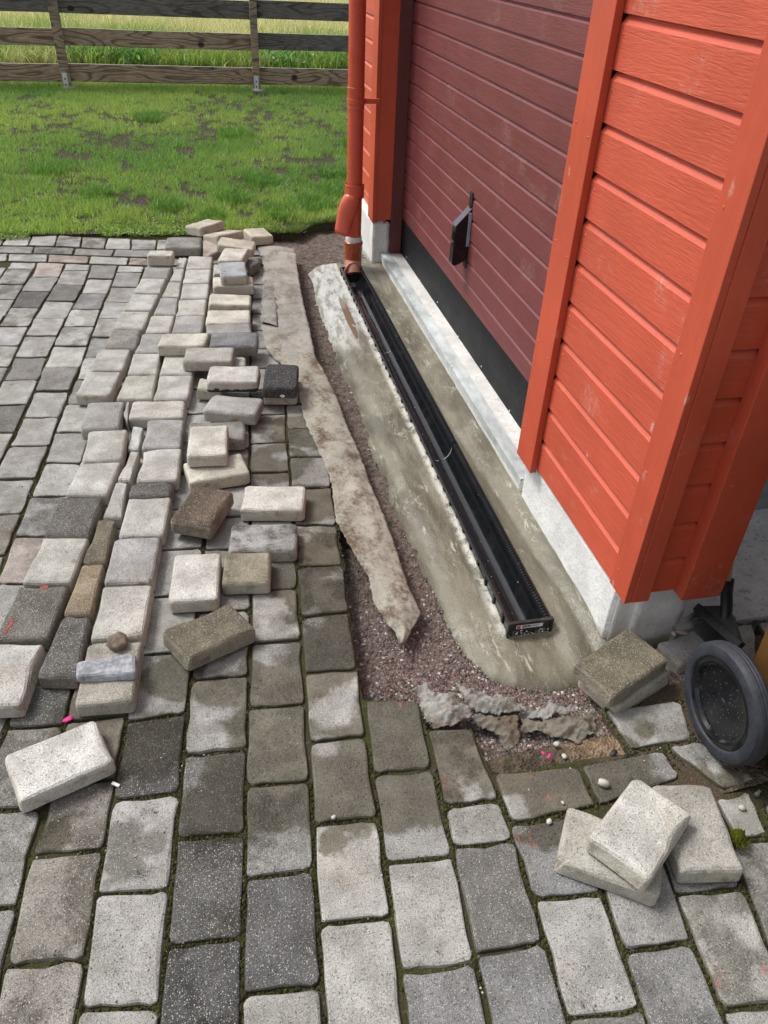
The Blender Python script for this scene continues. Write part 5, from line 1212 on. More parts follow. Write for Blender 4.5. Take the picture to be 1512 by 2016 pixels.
def fence_wood(name, a, b, hue):
    m = N(name); v = m.obj()
    oi = m.t.nodes.new('ShaderNodeObjectInfo')
    v = m.n('VectorMath', {'operation': 'ADD'}, _0=v, _1=m.n('CombineXYZ', None, 0, X=m.math('MULTIPLY', oi.outputs['Random'], 31.0), Z=m.math('MULTIPLY', oi.outputs['Random'], 17.0)))
    vs = m.scale(v, (.16, 1, 1))
    w = m.n('VectorMath', {'operation': 'ADD'}, _0=vs, _1=m.scale(m.noise(vs, 5, 2, .5, 1), (.09, .09, .09)))
    r = m.math('ABSOLUTE', m.math('SINE', m.math('MULTIPLY', m.noise(w, 6, 1, .4), 34.0)))
    g = m.noise(m.scale(vs, (.5, 1, 1)), 130, 3, .6)
    c = m.mix(m.ss(r, .12, .7), a, b)
    c = m.mix(m.ss(g, .35, .65, .55, 0), c, tuple(x * .5 for x in a))
    grey = m.ss(m.noise(v, 2.4, 4, .6), .42, .62)
    c = m.mix(m.math('MULTIPLY', grey, hue), c, m.mix(m.ss(g, .3, .7), (.10, .096, .092), (.22, .21, .20)))
    kv = m.vor(m.scale(v, (.75, 1, 1)), 3.1); ks = m.n('SeparateColor', None, 0, Color=m.vor(m.scale(v, (.75, 1, 1)), 3.1, 1))
    c = m.mix(m.math('MULTIPLY', m.ss(kv, .06, .12, .9, 0), m.ss(ks, .35, .4)), c, (.022, .015, .011))
    nz = m.n('SeparateXYZ', None, 2, Vector=m.n('NewGeometry', None, 1))
    c = m.mix(m.ss(nz, .5, .9, 0, .6), c, (.42, .41, .38))      # silvered top edge
    return m.set(Base_Color=c, Roughness=.8, Specular_IOR_Level=.2, Normal=m.bump(m.math('ADD', g, r), .5, .003))
M['wood_brown'] = fence_wood('weathered_brown_wood', (.19, .128, .088), (.47, .355, .26), .2)
M['wood_dark'] = fence_wood('weathered_dark_wood', (.07, .063, .059), (.20, .18, .168), .6)
M['wood_post'] = fence_wood('weathered_post_wood', (.17, .122, .09), (.42, .33, .25), .35)
for o in ('wood_brown',): pass

# ================================================================ ground
def poly_prism(name, pts, z0, z1, mat, **kw):
    bm = bmesh.new()
    lo = [bm.verts.new((x, y, z0)) for x, y in pts]; hi = [bm.verts.new((x, y, z1)) for x, y in pts]
    n = len(pts)
    f = bm.faces.new(hi)
    for i in range(n): bm.faces.new((lo[i], lo[(i + 1) % n], hi[(i + 1) % n], hi[i]))
    bmesh.ops.recalc_face_normals(bm, faces=list(bm.faces))
    bmesh.ops.triangulate(bm, faces=[q for q in bm.faces if len(q.verts) > 4])
    me = bpy.data.meshes.new(name); bm.to_mesh(me); bm.free(); me.materials.append(mat)
    return link(name, me, **kw)

# the paving bed, cut out round the trench
edge = [(-.36, 3.70), (-.37, 3.2), (-.385, 2.6), (-.39, 2.0), (-.395, 1.4), (-.40, .95)] + [tuple(p) for p in TRENCH] + [(.235, -.345), (.30, -.30), (.42, -.28), (.48, -.16), (2.6, -.16), (2.6, -3.0), (-4.5, -3.0), (-4.5, 3.72), (-1.4, 3.71)]
poly_prism('paving_bed', edge, -.12, -.0115, M['joint'], kind='structure')

# trench bottom: a height field
def grid(x0, x1, y0, y1, res, hf, keep=None):
    nx = int(round((x1 - x0) / res)) + 1; ny = int(round((y1 - y0) / res)) + 1
    X, Y = np.meshgrid(np.linspace(x0, x1, nx), np.linspace(y0, y1, ny))
    Z = hf(X, Y)
    v = np.stack([X.ravel(), Y.ravel(), Z.ravel()], 1)
    i = np.arange(nx * ny).reshape(ny, nx)
    f = np.stack([i[:-1, :-1].ravel(), i[:-1, 1:].ravel(), i[1:, 1:].ravel(), i[1:, :-1].ravel()], 1)
    if keep is not None:
        cx = v[f].mean(1); f = f[keep(cx[:, 0], cx[:, 1])]
    return v, f.tolist()

def inside(px, py, poly):
    r = np.zeros(np.shape(px), bool); n = len(poly)
    for i in range(n):
        x0, y0 = poly[i][:2]; x1, y1 = poly[(i + 1) % n][:2]
        if y0 == y1: continue
        c = ((y0 > py) != (y1 > py)) & (px < (x1 - x0) * (py - y0) / (y1 - y0) + x0)
        r ^= c
    return r

def pdist(px, py, poly, closed=True):
    d = np.full(np.shape(px), 9.0)
    n = len(poly)
    for i in range(n if closed else n - 1):
        a = np.array(poly[i][:2]); b = np.array(poly[(i + 1) % n][:2]); ab = b - a
        L = max(1e-9, ab @ ab)
        t = np.clip(((px - a[0]) * ab[0] + (py - a[1]) * ab[1]) / L, 0, 1)
        d = np.minimum(d, np.hypot(px - a[0] - t * ab[0], py - a[1] - t * ab[1]))
    return d

cpoly = [tuple(p) for p in CONC] + [(.278, -.175), (.278, 3.22), (.13, 3.22), (.05, 3.17), (-.08, 3.16)]
def hsoil(X, Y):
    b = -.078 + .030 * (fbm(X * 9, Y * 9, 3) - .5) + .012 * (fbm(X * 45, Y * 45, 9) - .5)
    rise = np.clip((-.20 - Y) / .22, 0, 1) * np.clip((X + .25) / .12, 0, 1)
    b = b + rise * .045
    far = np.clip((Y - 3.0) / .5, 0, 1)
    b = b + far * .018
    lip = np.clip((X - .24) / .2, 0, 1) * np.clip((-.1 - Y) / .1, 0, 1)
    b = b + lip * .05
    b = np.where(inside(X, Y, cpoly), b - .028, b)
    return np.where((X > -.02) & (X < .152) & (Y > -.02) & (Y < 3.02), np.minimum(b, -.125), b)
v, f = grid(-.60, .70, -.62, 4.3, .013, hsoil)
link('trench_soil', mesh('trench_soil', v, f, M['soil'], True), kind='structure')

# fresh mortar haunch round the channel
def hconc(X, Y):
    ins = inside(X, Y, cpoly); d = pdist(X, Y, [tuple(p) for p in CONC] + [(.05, 3.19), (.13, 3.24)], False)
    s = np.where(ins, d, -d)
    left = -.024 - .026 * np.clip(1 - np.abs(Y - .0) / .5, 0, 1) - .010 * np.clip((Y - 1.8) / 1.2, 0, 1)
    right = -.020 - .006 * np.clip((Y - 1) / 2, 0, 1) + .010 * np.clip((X - .20) / .06, 0, 1)
    t = np.clip((X - 0.0) / .132, 0, 1)
    top = left * (1 - t) + right * t
    cap = np.clip((.165 - X) / .035, 0, 1); near = cap * np.clip((.012 - Y) / .022, 0, 1) + (1 - cap) * np.clip((.05 - Y) / .22, 0, 1) ** 1.3
    top = top * (1 - near) + (-.056) * near
    top = top - np.clip((.0 - X) / .17, 0, 1) * .010 - np.clip(-Y / .2, 0, 1) * .004
    n = .005 * (fbm(X * 7, Y * 3.2, 21) - .5) + .0035 * (fbm(X * 40, Y * 14, 5) - .5) + .0018 * (fbm(X * 150, Y * 150, 8) - .5)
    ridge = 1 - np.abs(2 * fbm(X * 11 + .6 * fbm(X * 5, Y * 5, 2), Y * 3.0, 31) - 1)
    n = n + .0022 * np.clip(ridge - .9, 0, 1) / .10
    z = top + n
    e = np.clip((s + .012 * (fbm(X * 18, Y * 18, 77) - .5)) / .055, -1, 1)
    # rounded drop of the outer edge
    z = z - .016 * (1 - np.clip(e, 0, 1)) ** 2 - np.where(e < 0, .06 * -e, 0)
    # ragged splash lip against the channel
    lip = np.clip(1 - np.abs(X + .004) / .012, 0, 1) * np.clip(Y + .01, 0, .03) / .03
    z = z + lip * .013 * np.clip(fbm(X * 11, Y * 13, 55, 5) - .36, 0, 1) / .4
    return z
def kconc(x, y):
    return (pdist(x, y, cpoly) < .03) | inside(x, y, cpoly)
v, f = grid(-.215, .2745, -.245, 3.245, .0075, hconc, lambda x, y: kconc(x, y) & ~((x > .006) & (x < .126) & (y > .006) & (y < 2.98)))
link('mortar_haunch', mesh('mortar_haunch', v, f, M['haunch'], True), kind='structure')

# a brown puddle in the hollow of the far mortar
m = N('puddle_water'); P_ = m.pos()
M['puddle'] = m.set(Base_Color=(.175, .125, .090), Roughness=.06, Specular_IOR_Level=.5, Normal=m.bump(m.noise(P_, 20, 2), .05, .002))
def blob(cx, cy, rx, ry, seed, n=28):
    return [(cx + rx * math.cos(t) * (1 + .35 * (mnoise.noise((math.cos(t) * 1.3, math.sin(t) * 1.3, seed)))), cy + ry * math.sin(t) * (1 + .3 * mnoise.noise((math.cos(t), math.sin(t), seed + 4)))) for t in [2 * PI * k / n for k in range(n)]]
pts = blob(-.066, 2.33, .021, .30, 3.3)
pz = float(np.mean(hconc(np.array([p[0] for p in pts]), np.array([p[1] for p in pts])))) + .0015
link('puddle', mesh('puddle', [(x, y, pz) for x, y in pts], [tuple(range(len(pts)))], M['puddle']), kind='structure')

# loose gravel along the trench: one scattered mass
def scatter_stones(n, region, zf, r0, r1, seed):
    g = np.random.default_rng(seed); V = []; F = []
    base = np.array([(1, 0, 0), (-1, 0, 0), (0, 1, 0), (0, -1, 0), (0, 0, 1), (0, 0, -1)], float)
    fc = [(0, 2, 4), (2, 1, 4), (1, 3, 4), (3, 0, 4), (2, 0, 5), (1, 2, 5), (3, 1, 5), (0, 3, 5)]
    P = region(n, g); z = zf(P[:, 0], P[:, 1]); cols = []
    for (x, y), zz in zip(P, z):
        r = r0 + (r1 - r0) * g.random() ** 2.2
        a = g.random() * 6.28; ca, sa = math.cos(a), math.sin(a)
        b = base * (r * (.7 + .6 * g.random((6, 1)))) * np.array([1, .8, .65])
        b = np.stack([b[:, 0] * ca - b[:, 1] * sa, b[:, 0] * sa + b[:, 1] * ca, b[:, 2]], 1) + (x, y, zz + r * .25)
        k = len(V); V += b.tolist(); F += [(p + k, q + k, s + k) for p, q, s in fc]
        t = g.random(); w = g.random()
        if t < .10: c = (.50, .48, .45)
        elif t < .45: c = (.135 + .09 * w, .092 + .05 * w, .085 + .045 * w)
        elif t < .72: c = (.10, .09, .09)
        else: c = (.22, .19 - .03 * w, .17 - .03 * w)
        cols += [(*c, 1)] * 6
    return V, F, cols

def tinted(name, V, F, cols, mat, smooth=False, **kw):
    me = mesh(name, V, F, mat, smooth)
    a = me.attributes.new('tint', 'FLOAT_COLOR', 'POINT')
    a.data.foreach_set('color', np.asarray(cols, np.float32).ravel())
    return link(name, me, **kw)

m = N('gravel_stone'); tc = m.attr('tint', 'GEOMETRY', 0)
M['gravel'] = m.set(Base_Color=m.mix(m.ss(m.noise(m.pos(), 300, 2), .3, .7), m.mix(1.0, tc, (.7, .7, .7), 'MULTIPLY'), m.mix(1.0, tc, (1.2, 1.2, 1.2), 'MULTIPLY')), Roughness=.75, Specular_IOR_Level=.3)
def reg_gravel(n, g):
    out = []
    while len(out) < n:
        y = -.40 + g.random() ** 1.6 * 3.9; x = -.46 + g.random() * .76
        dens = 1.0 if y < .35 else .30
        if y < -.24 and not (-.34 < x < .25): continue
        if g.random() > dens: continue
        if inside(np.array([x]), np.array([y]), cpoly)[0] and pdist(np.array([x]), np.array([y]), cpoly)[0] > .012: continue
        out.append((x, y))
    return np.array(out)
V, F, Cc = scatter_stones(9500, reg_gravel, hsoil, .0022, .0075, 4)
tinted('gravel', V, F, Cc, M['gravel'], kind='stuff', label='reddish gravel scattered along the bottom of the trench')

def reg_grit(n, g):
    out = []
    while len(out) < n:
        x, y = g.uniform(-1.5, .55), -1.0 + 3.6 * g.random() ** 1.4
        if x > -.42 and y > -.5 and not (x < .5 and y < -.47): continue
        if float(vnoise(x * 5, y * 5, 12)) + .5 * float(vnoise(x * 14, y * 14, 13)) < .72: continue
        out.append((x, y))
    return np.array(out)
V, F, Cc = scatter_stones(3600, reg_grit, lambda x, y: np.zeros(len(x)) - .001, .0007, .0030, 14)
tinted('grit', V, F, Cc, M['gravel'], kind='stuff', label='crumbs of grit and soil lying about on the paving')

# lawn: soil sheet with a cut bank at the trench, grass grows from it
lawn_edge = [(-6.0, 3.735), (-2.0, 3.735), (-1.4, 3.722), (-.8, 3.69), (-.40, 3.70), (-.20, 3.66), (-.17, 3.72), (-.13, 3.80), (-.02, 3.86), (.10, 3.90), (.20, 3.96), (.40, 4.0), (3.5, 4.05), (3.5, 9.7), (-6.0, 9.7)]
poly_prism('lawn_soil', lawn_edge, -.13, .004, M['earth'], kind='structure')
def hf_field(X, Y): return -.02 + .05 * (fbm(X * .5, Y * .5, 4) - .5)
bmF = MB(); bmF.add([(-400, 9.69, -.003), (400, 9.69, -.003), (400, 900, -.003), (-400, 900, -.003)], [(0, 1, 2, 3)])
bmF.build('field', M['field'], kind='structure')
bmG = MB(); bmG.add([(-400, -300, -.135), (400, -300, -.135), (400, 9.69, -.135), (-400, 9.69, -.135)], [(0, 1, 2, 3)])
bmG.build('ground', M['earth'], kind='structure')

# ================================================================ pavers, each its own piece
TONE = {'pale': (.355, .353, .347, .25), 'light': (.315, .311, .302, .35), 'mid': (.250, .248, .244, .4), 'mid2': (.200, .196, .188, .4), 'dark': (.092, .092, .092, .62),
        'dark2': (.145, .142, .137, .5), 'middark': (.190, .191, .197, .55), 'pinkp': (.32, .28, .258, .3), 'brownp': (.236, .222, .203, .45)}
def paver_geo(q, zt, r, g):
    """rounded, chipped quad with a worn shoulder; verts relative to the centre"""
    c = q.mean(0); out = []
    inset = .0038
    for i in range(4):
        p = q[i]; a = q[i - 1]; b = q[(i + 1) % 4]
        e1 = (a - p) / np.linalg.norm(a - p); e2 = (b - p) / np.linalg.norm(b - p)
        ip = p + (e1 + e2) * inset
        rr = r * (.7 + .7 * g.random())
        for t in (0, .5, 1):
            k = ip + e1 * rr * (1 - t) ** 2 + e2 * rr * t ** 2
            out.append(k)
        L = np.linalg.norm(b - p)
        nseg = 3 if L > .12 else 2
        for s_ in range(1, nseg + 1):
            t = s_ / (nseg + 1)
            mid = p + (b - p) * t; nn = c - mid; nn /= np.linalg.norm(nn)
            out.append(mid + nn * (inset + abs(g.normal(0, .0020))))
    o = np.array(out) - c
    o = o + g.normal(0, .0012, o.shape)
    n = len(o)
    cc = o / np.linalg.norm(o, axis=1)[:, None]
    tilt = g.normal(0, .004, 2)
    wear = g.uniform(.35, 1.5, n); wear[g.random(n) < .12] *= 2.2
    wear = (wear + np.roll(wear, 1)) / 2
    def ring(off, z): return [(x - u * off * k_, y - w * off * k_, zt - (zt - z) * (1 if z < zt - .01 else k_) + tilt[0] * x + tilt[1] * y) for (x, y), (u, w), k_ in zip(o, cc, wear)]
    V = ring(0, zt - .05) + ring(0, zt - .0048) + ring(.0020, zt - .0016) + ring(.0058, zt)
    F = []
    for k in range(3): F += [(k * n + i, k * n + (i + 1) % n, (k + 1) * n + (i + 1) % n, (k + 1) * n + i) for i in range(n)]
    F.append(tuple(range(3 * n, 4 * n)))
    return c, V, F
paving = link('paving', None, kind='structure')
g = np.random.default_rng(8)
for rec in PAVERS:
    q = np.array(rec[:8]).reshape(4, 2)
    zt = g.normal(-.001, .0016)
    c, V, F = paver_geo(q, zt, .013, g)
    o = link('paver', mesh('paver', V, F, M['paver']), paving, loc=(c[0], c[1], 0))
    t = TONE[rec[8]]; k = g.normal(1, .07)
    o.color = (t[0] * k, t[1] * k, t[2] * k * g.normal(1, .015), t[3])
    o['stain'] = float(g.choice([0, 0, 0, .4, .7]))
for tone in sorted(set(r[8] for r in FAR)):
    mb = MB()
    for rec in FAR:
        if rec[8] != tone: continue
        c, V, F = paver_geo(np.array(rec[:8]).reshape(4, 2), g.normal(-.001, .0016), .011, g)
        mb.add([(x + c[0], y + c[1], z) for x, y, z in V], F)
    o = mb.build('outlying_pavers', M['paver'], paving, kind='stuff')
    o.color = TONE[tone]; o['stain'] = .2

# moss cushions in the joints
V = []; F = []; Cc = []
for rec in PAVERS:
    q = np.array(rec[:8]).reshape(4, 2)
    if q[:, 1].mean() > 1.9: continue
    near = q[:, 1].mean() < .5
    for i in range(4):
        a, b = q[i], q[(i + 1) % 4]; L = np.linalg.norm(b - a)
        for s_ in range(int(L * (330 if near else 120))):
            t = g.random()
            if g.random() < .35: t = (g.random() ** 2) * .1 * (1 if g.random() < .5 else -1) % 1.0
            p = a + (b - a) * t + g.normal(0, .0030, 2)
            dn = float(fbm(p[0] * 5, p[1] * 5, 60))
            if dn < .44 or g.random() > (dn - .40) * 5: continue
            if p[1] > 1.1 and dn < .52: continue
            r = g.uniform(.002, .0052) * (1.25 if (t < .06 or t > .94) else 1); h = r * g.uniform(.5, 1.0); z = -.0095
            k = len(V); w = g.random() * 6
            V += [(p[0] + r * math.cos(w + j * 1.257), p[1] + r * math.sin(w + j * 1.257), z) for j in range(5)] + [(p[0] + g.normal(0, .001), p[1] + g.normal(0, .001), z + .002 + h)]
            F += [(k + j, k + (j + 1) % 5, k + 5) for j in range(5)]
            e = g.random(); col = (.048 + .045 * e, .052 + .042 * e, .012 + .012 * e, 1)
            if g.random() < .42: col = (.045, .037, .025, 1)
            Cc += [col] * 6
tinted('moss', V, F, Cc, M['moss'], kind='stuff', label='green moss cushions growing in the joints of the paving')

# ================================================================ loose and lifted stones, each a thing
LT = {'light': ((.405, .400, .385, .25), 0, .6), 'pale': ((.405, .400, .385, .2), 0, .6), 'cream': ((.485, .470, .425, .12), .0, .85), 'cream2': ((.47, .46, .42, .2), 0, .9),
      'white': ((.49, .485, .465, .15), .0, .75), 'sand': ((.465, .435, .375, .12), .15, .85), 'mid': ((.315, .312, .312, .2), .1, .5), 'mid2': ((.25, .243, .232, .25), .4, .5),
      'light2': ((.355, .345, .325, .25), .1, .6), 'dark': ((.105, .102, .098, .8), .2, .3), 'dark2': ((.16, .155, .15, .4), .3, .3), 'darkmark': ((.135, .130, .115, .9), .25, .2),
      'slate': ((.185, .192, .203, .2), .3, .3), 'slate2': ((.32, .32, .323, .15), .95, .6), 'bluegrey': ((.30, .32, .352, .2), .0, 1.0), 'black': ((.040, .041, .044, .4), .1, .05),
      'pink': ((.35, .30, .275, .1), .4, .3), 'olive': ((.155, .138, .102, .35), .35, .35), 'olive2': ((.33, .315, .275, .5), .1, .5), 'olive3': ((.245, .225, .172, .3), .7, .8),
      'brown': ((.25, .205, .145, .2), .35, .3), 'brown2': ((.135, .104, .077, .3), .55, .35), 'silver': ((.52, .54, .56, 0), 0, .2)}
def block_geo(outline, th, g, chip=1.0):
    """tumbled block: rounded outline, worn top edge, chipped corners"""
    o = np.array(outline); n = len(o)
    d = o / np.maximum(1e-6, np.linalg.norm(o, axis=1))[:, None]
    seed = g.random() * 50
    bite = np.zeros(n)
    for q in range(int(g.integers(1, 5))):
        k = int(g.integers(0, n)); dp = g.uniform(.003, .010) * chip
        bite[k] += dp; bite[(k + 1) % n] += dp * .6; bite[k - 1] += dp * .6
    def ring(off, z, amp):
        r = []
        for (x, y), (u, w), bt in zip(o, d, bite):
            j = abs(mnoise.noise((x * 38 + seed, y * 38, z * 40)) * amp) + (bt * max(0, (z + th / 2) / th - .45) / .55 if off < .015 else bt * .9)
            r.append((x - u * (off + abs(j)), y - w * (off + abs(j)), z + mnoise.noise((x * 30, y * 30 + seed, 3 + z * 9)) * .0010))
        return r
    V = ring(.005, -th / 2, .001) + ring(.0, -th / 2 + .005, .0015) + ring(.0, th / 2 - .011, .0022) + ring(.0025, th / 2 - .0045, .003 * chip) + ring(.0085, th / 2 - .0006, .003 * chip) + ring(.02, th / 2, .0006)
    F = [tuple(range(n))[::-1]]
    for k in range(5): F += [(k * n + i, k * n + (i + 1) % n, (k + 1) * n + (i + 1) % n, (k + 1) * n + i) for i in range(n)]
    F.append(tuple(range(5 * n, 6 * n)))
    return V, F
def rect_outline(a, b, r, g):
    out = []
    for cx, cy, t0 in ((a / 2 - r, b / 2 - r, 0), (-a / 2 + r, b / 2 - r, PI / 2), (-a / 2 + r, -b / 2 + r, PI), (a / 2 - r, -b / 2 + r, 1.5 * PI)):
        rr = r * g.uniform(.6, 1.15)
        for k in range(4):
            t = t0 + k * PI / 6
            out.append((cx + (r - rr) * math.copysign(1, cx) + rr * math.cos(t), cy + (r - rr) * math.copysign(1, cy) + rr * math.sin(t)))
    res = []
    for i, p in enumerate(out):
        res.append(p); q = out[(i + 1) % len(out)]
        L = math.dist(p, q)
        if L > .05:
            m_ = 3 if L < .12 else 5
            for s_ in range(1, m_): res.append((p[0] + (q[0] - p[0]) * s_ / m_, p[1] + (q[1] - p[1]) * s_ / m_))
    return res
def quad_outline(q, g):
    q = np.array(q).reshape(4, 2); out = []
    q = q[::-1] if np.cross(q[1] - q[0], q[2] - q[1]) < 0 else q
    for i in range(4):
        p = q[i]; a = q[i - 1]; b = q[(i + 1) % 4]
        L1 = np.linalg.norm(a - p); L2 = np.linalg.norm(b - p); r = min(.012, L1 * .3, L2 * .3)
        e1 = (a - p) / L1; e2 = (b - p) / L2
        for t in (0, .35, .65, 1): out.append(p + e1 * r * (1 - t) ** 2 + e2 * r * t ** 2)
        for s_ in (.3, .5, .7):
            out.append(p + (b - p) * s_)
    return np.array(out)
g = np.random.default_rng(21)
GROUPS = {}
# (tilt about local x, local y) of stones that do not lie flat
TILT = {'oily': 0}
for rec in STONES:
    c, zt, ang, a, b, th, tone, label, grp, shape = rec
    col, stain, cream = LT[tone]
    if shape: o2 = quad_outline(shape, g)
    else: o2 = rect_outline(a, b, .014, g)
    V, F = block_geo(o2, th, g, .5 if tone in ('silver',) else 1.0)
    rx = ry = 0.0
    if 'heap' in (grp or '') or 'wheel' in (grp or ''): rx, ry = g.normal(0, .018), g.normal(0, .018)
    if 'left side raised' in label: rx, ry = -.03, .10
    if 'tilted' in label or 'broken pinkish' in label: rx, ry = .12, -.10
    if 'leaning at the corner' in label: rx, ry = .02, -.10
    if 'underneath the dark damp' in label: rx, ry = .0, -.08
    if 'middle of the far heap' in label: rx, ry = -.18, .05
    if 'crosswise behind the two' in label: rx, ry = .02, .10
    if 'farthest left of the heap' in label: rx, ry = -.1, .0
    if 'square stone at the far right of the heap' in label: rx, ry = -.05, .04
    o = link('paving_stone', mesh('paving_stone', V, F, M['stone']), None, (c[0], c[1], zt - th / 2), (rx, ry, ang), None, label, 'paving stone', None)
    k = g.normal(1, .05)
    o.color = (col[0] * k, col[1] * k, col[2] * k * g.normal(1, .015), col[3])
    o['stain'] = float(stain); o['cream'] = float(cream); o['front_stain'] = 1.0 if 'black stain on its front' in label else 0.0
    o['group'] = grp
    if 'foundation corner' in label: o['cream'] = .85
    if label.startswith('dark speckled paving stone with a red'):
        mb = MB(); w = .0035
        pts = [(-.045, -.03), (-.043, -.055), (-.047, -.075), (-.045, -.09)]
        for (x0, y0), (x1, y1) in zip(pts, pts[1:]):
            mb.add([(x0 - w, y0, th / 2 + .0008), (x1 - w * .8, y1, th / 2 + .0008), (x1 + w, y1, th / 2 + .0008), (x0 + w, y0, th / 2 + .0008)], [(0, 1, 2, 3)])
        link('red_scratch', mesh('red_scratch', mb.v, mb.f, M['mark_red']), o)
        p = blob(.005, .095, .012, .008, 1.0, 12)
        link('red_dot', mesh('red_dot', [(x, y, th / 2 + .0008) for x, y in p], [tuple(range(12))], M['mark_red']), o)
    if 'white paint dot' in label:
        p = blob(.0, .0, .010, .006, 7.0, 14)
        link('white_dot', mesh('white_dot', [(x + .012, -b / 2 - .0012, y * 1.2 - .012) for x, y in p], [tuple(range(14))], M['mark_white']), o)

# the round muddy lump and the bluish strip that lie on the end stone
bm = bmesh.new(); bmesh.ops.create_icosphere(bm, subdivisions=3, radius=1)
for q in bm.verts:
    n_ = 1 + .22 * mnoise.noise(q.co * 2.1) + .09 * mnoise.noise(q.co * 6)
    q.co = Vector((q.co.x * .026 * n_, q.co.y * .030 * n_, q.co.z * .016 * n_))
me = bpy.data.meshes.new('lump'); bm.to_mesh(me); bm.free(); me.materials.append(M['lump'])
me.polygons.foreach_set('use_smooth', [True] * len(me.polygons))
link('round_stone', me, None, (-1.083, .045, .066), (0, 0, .5), None, 'round knobbly muddy stone sitting on the end stone of the row', 'stone')
g2 = np.random.default_rng(3)
V, F = block_geo(quad_outline([-.078, .024, .070, .034, .074, -.040, -.074, -.028], g2), .028, g2, .8)
link('stone_strip', mesh('stone_strip', V, F, M['bluestrip']), None, (-1.103, -.045, .064), (0, 0, -.02), None, 'bluish broken flat stone strip lying across the end stone of the row', 'stone')

# ================================================================ geotextile
def sheet(rows, nu, name, mat, hf, seed, thick=.0018, ragL=.009, ragR=.004, **kw):
    """cloth strip from left/right edge rails"""
    R = []
    for (l, r), (l2, r2) in zip(rows, rows[1:]):
        L = max(2, int(math.dist(l, l2) / .010))
        for s_ in range(L):
            t = s_ / L
            R.append(([l[k] + (l2[k] - l[k]) * t for k in range(3)], [r[k] + (r2[k] - r[k]) * t for k in range(3)]))
    R.append(rows[-1])
    V = []; n = len(R)
    for i, (l, r) in enumerate(R):
        jl = ragL * (mnoise.noise((i * .2, seed, 0)) + .5 * mnoise.noise((i * 1.3, seed, 4)) + .35 * mnoise.noise((i * 3.7, seed, 8))); jr = ragR * mnoise.noise((i * .5, seed, 9))
        for j in range(nu + 1):
            t = j / nu
            x = l[0] + (r[0] - l[0]) * t + jl * (1 - t) + jr * t; y = l[1] + (r[1] - l[1]) * t; z = l[2] + (r[2] - l[2]) * t
            V.append((x, y, z + hf(t, i / (n - 1), x, y)))
    w = nu + 1
    F = [(i * w + j, i * w + j + 1, (i + 1) * w + j + 1, (i + 1) * w + j) for i in range(n - 1) for j in range(nu)]
    o = link(name, mesh(name, V, F, mat, True), **kw)
    md = o.modifiers.new('thickness', 'SOLIDIFY'); md.thickness = thick; md.offset = 1
    return o
def wrinkle(x, y, s): return .006 * (float(fbm(x * 14, y * 7, s)) - .5) + .003 * (float(fbm(x * 60, y * 25, s + 3)) - .5) + .0035 * max(0, 1 - 9 * abs(float(fbm(x * 9 + y * 4, y * 11, s + 6)) - .5))
low = [[(a[0], a[1], a[2] - .008 if a[2] > .005 else a[2]), b] for a, b in FELT[5:]]
sheet(low, 22, 'geotextile_sheet', M['felt'], lambda t, s_, x, y: .004 + .013 * math.sin(PI * min(1, t * 1.02)) * (min(1, s_ * 2.2)) * (.4 + .9 * t) + .005 * math.sin(s_ * 46 + 5 * t) * t * (1 - t) * 2 + .004 * max(0, math.sin(s_ * 19 - 7 * t)) + wrinkle(x, y, 5), 3.1,
      label='long buff felt strip with brown soil stains, its torn tip hanging into the trench', cat='felt sheet', group='felt strips along the trench')
up = [r for r in FELT[:8]]
sheet([[(a[0], a[1], .009), (b[0], b[1], max(.006, b[2] + .004))] for a, b in up], 22, 'geotextile_sheet', M['felt_far'], lambda t, s_, x, y: .012 * math.sin(PI * t) * (1 - s_) + wrinkle(x, y, 15) + .022 * math.exp(-((s_ - .06 - .05 * t) / .03) ** 2) * t, 8.7,
      label='dusty grey felt piece at the far end, overlapping the buff strip', cat='felt sheet', group='felt strips along the trench')
sheet([[(a[0], a[1], .018), (b[0], b[1], .019)] for a, b in STRIP], 6, 'geotextile_scrap', M['felt_grey'], lambda t, s_, x, y: .006 * math.sin(PI * t) + wrinkle(x, y, 25), 5.0,
      label='narrow pale felt scrap lying along the left edge of the far felt piece', cat='felt sheet', group='felt strips along the trench')

def rag(pts, name, mat, lift, seed, **kw):
    P2 = [(p[0], p[1]) for p in pts]; z0 = pts[0][2] - .010
    xs = [p[0] for p in P2]; ys = [p[1] for p in P2]
    def hz(X, Y):
        d = pdist(X, Y, P2)
        return z0 + lift * np.clip(d / .03, 0, 1) + .018 * (fbm(X * 15, Y * 24, seed) - .5) + .011 * np.clip(1 - 7 * np.abs(fbm(X * 13 + Y * 9, Y * 24, seed + 5) - .5), 0, 1) + .006 * np.clip(1 - 7 * np.abs(fbm(X * 30, Y * 50 - X * 20, seed + 6) - .5), 0, 1) + .008 * (fbm(X * 55, Y * 55, seed + 2) - .5)
    v, f = grid(min(xs) - .01, max(xs) + .01, min(ys) - .01, max(ys) + .01, .0036, hz, lambda x, y: inside(x + .026 * (fbm(x * 45, y * 45, seed + 7) - .5), y + .026 * (fbm(x * 45, y * 45, seed + 8) - .5), P2))
    used = sorted({i for q in f for i in q}); mp = {k: i for i, k in enumerate(used)}
    o = link(name, mesh(name, [v[i] for i in used], [[mp[i] for i in q] for q in f], mat, True), **kw)
    md = o.modifiers.new('thickness', 'SOLIDIFY'); md.thickness = .0015; md.offset = -1
    return o
rl = ['crumpled grey torn felt rag at the corner of the trench, next to the wet pavers', 'grey torn felt rag lying on the red gravel in front of the mortar', 'flat felt rag with gravel on it, in front of the folded rag on the gravel', 'thin folded felt edge running towards the grey paver by the wheel', 'muddy half buried felt patch in the brown soil']
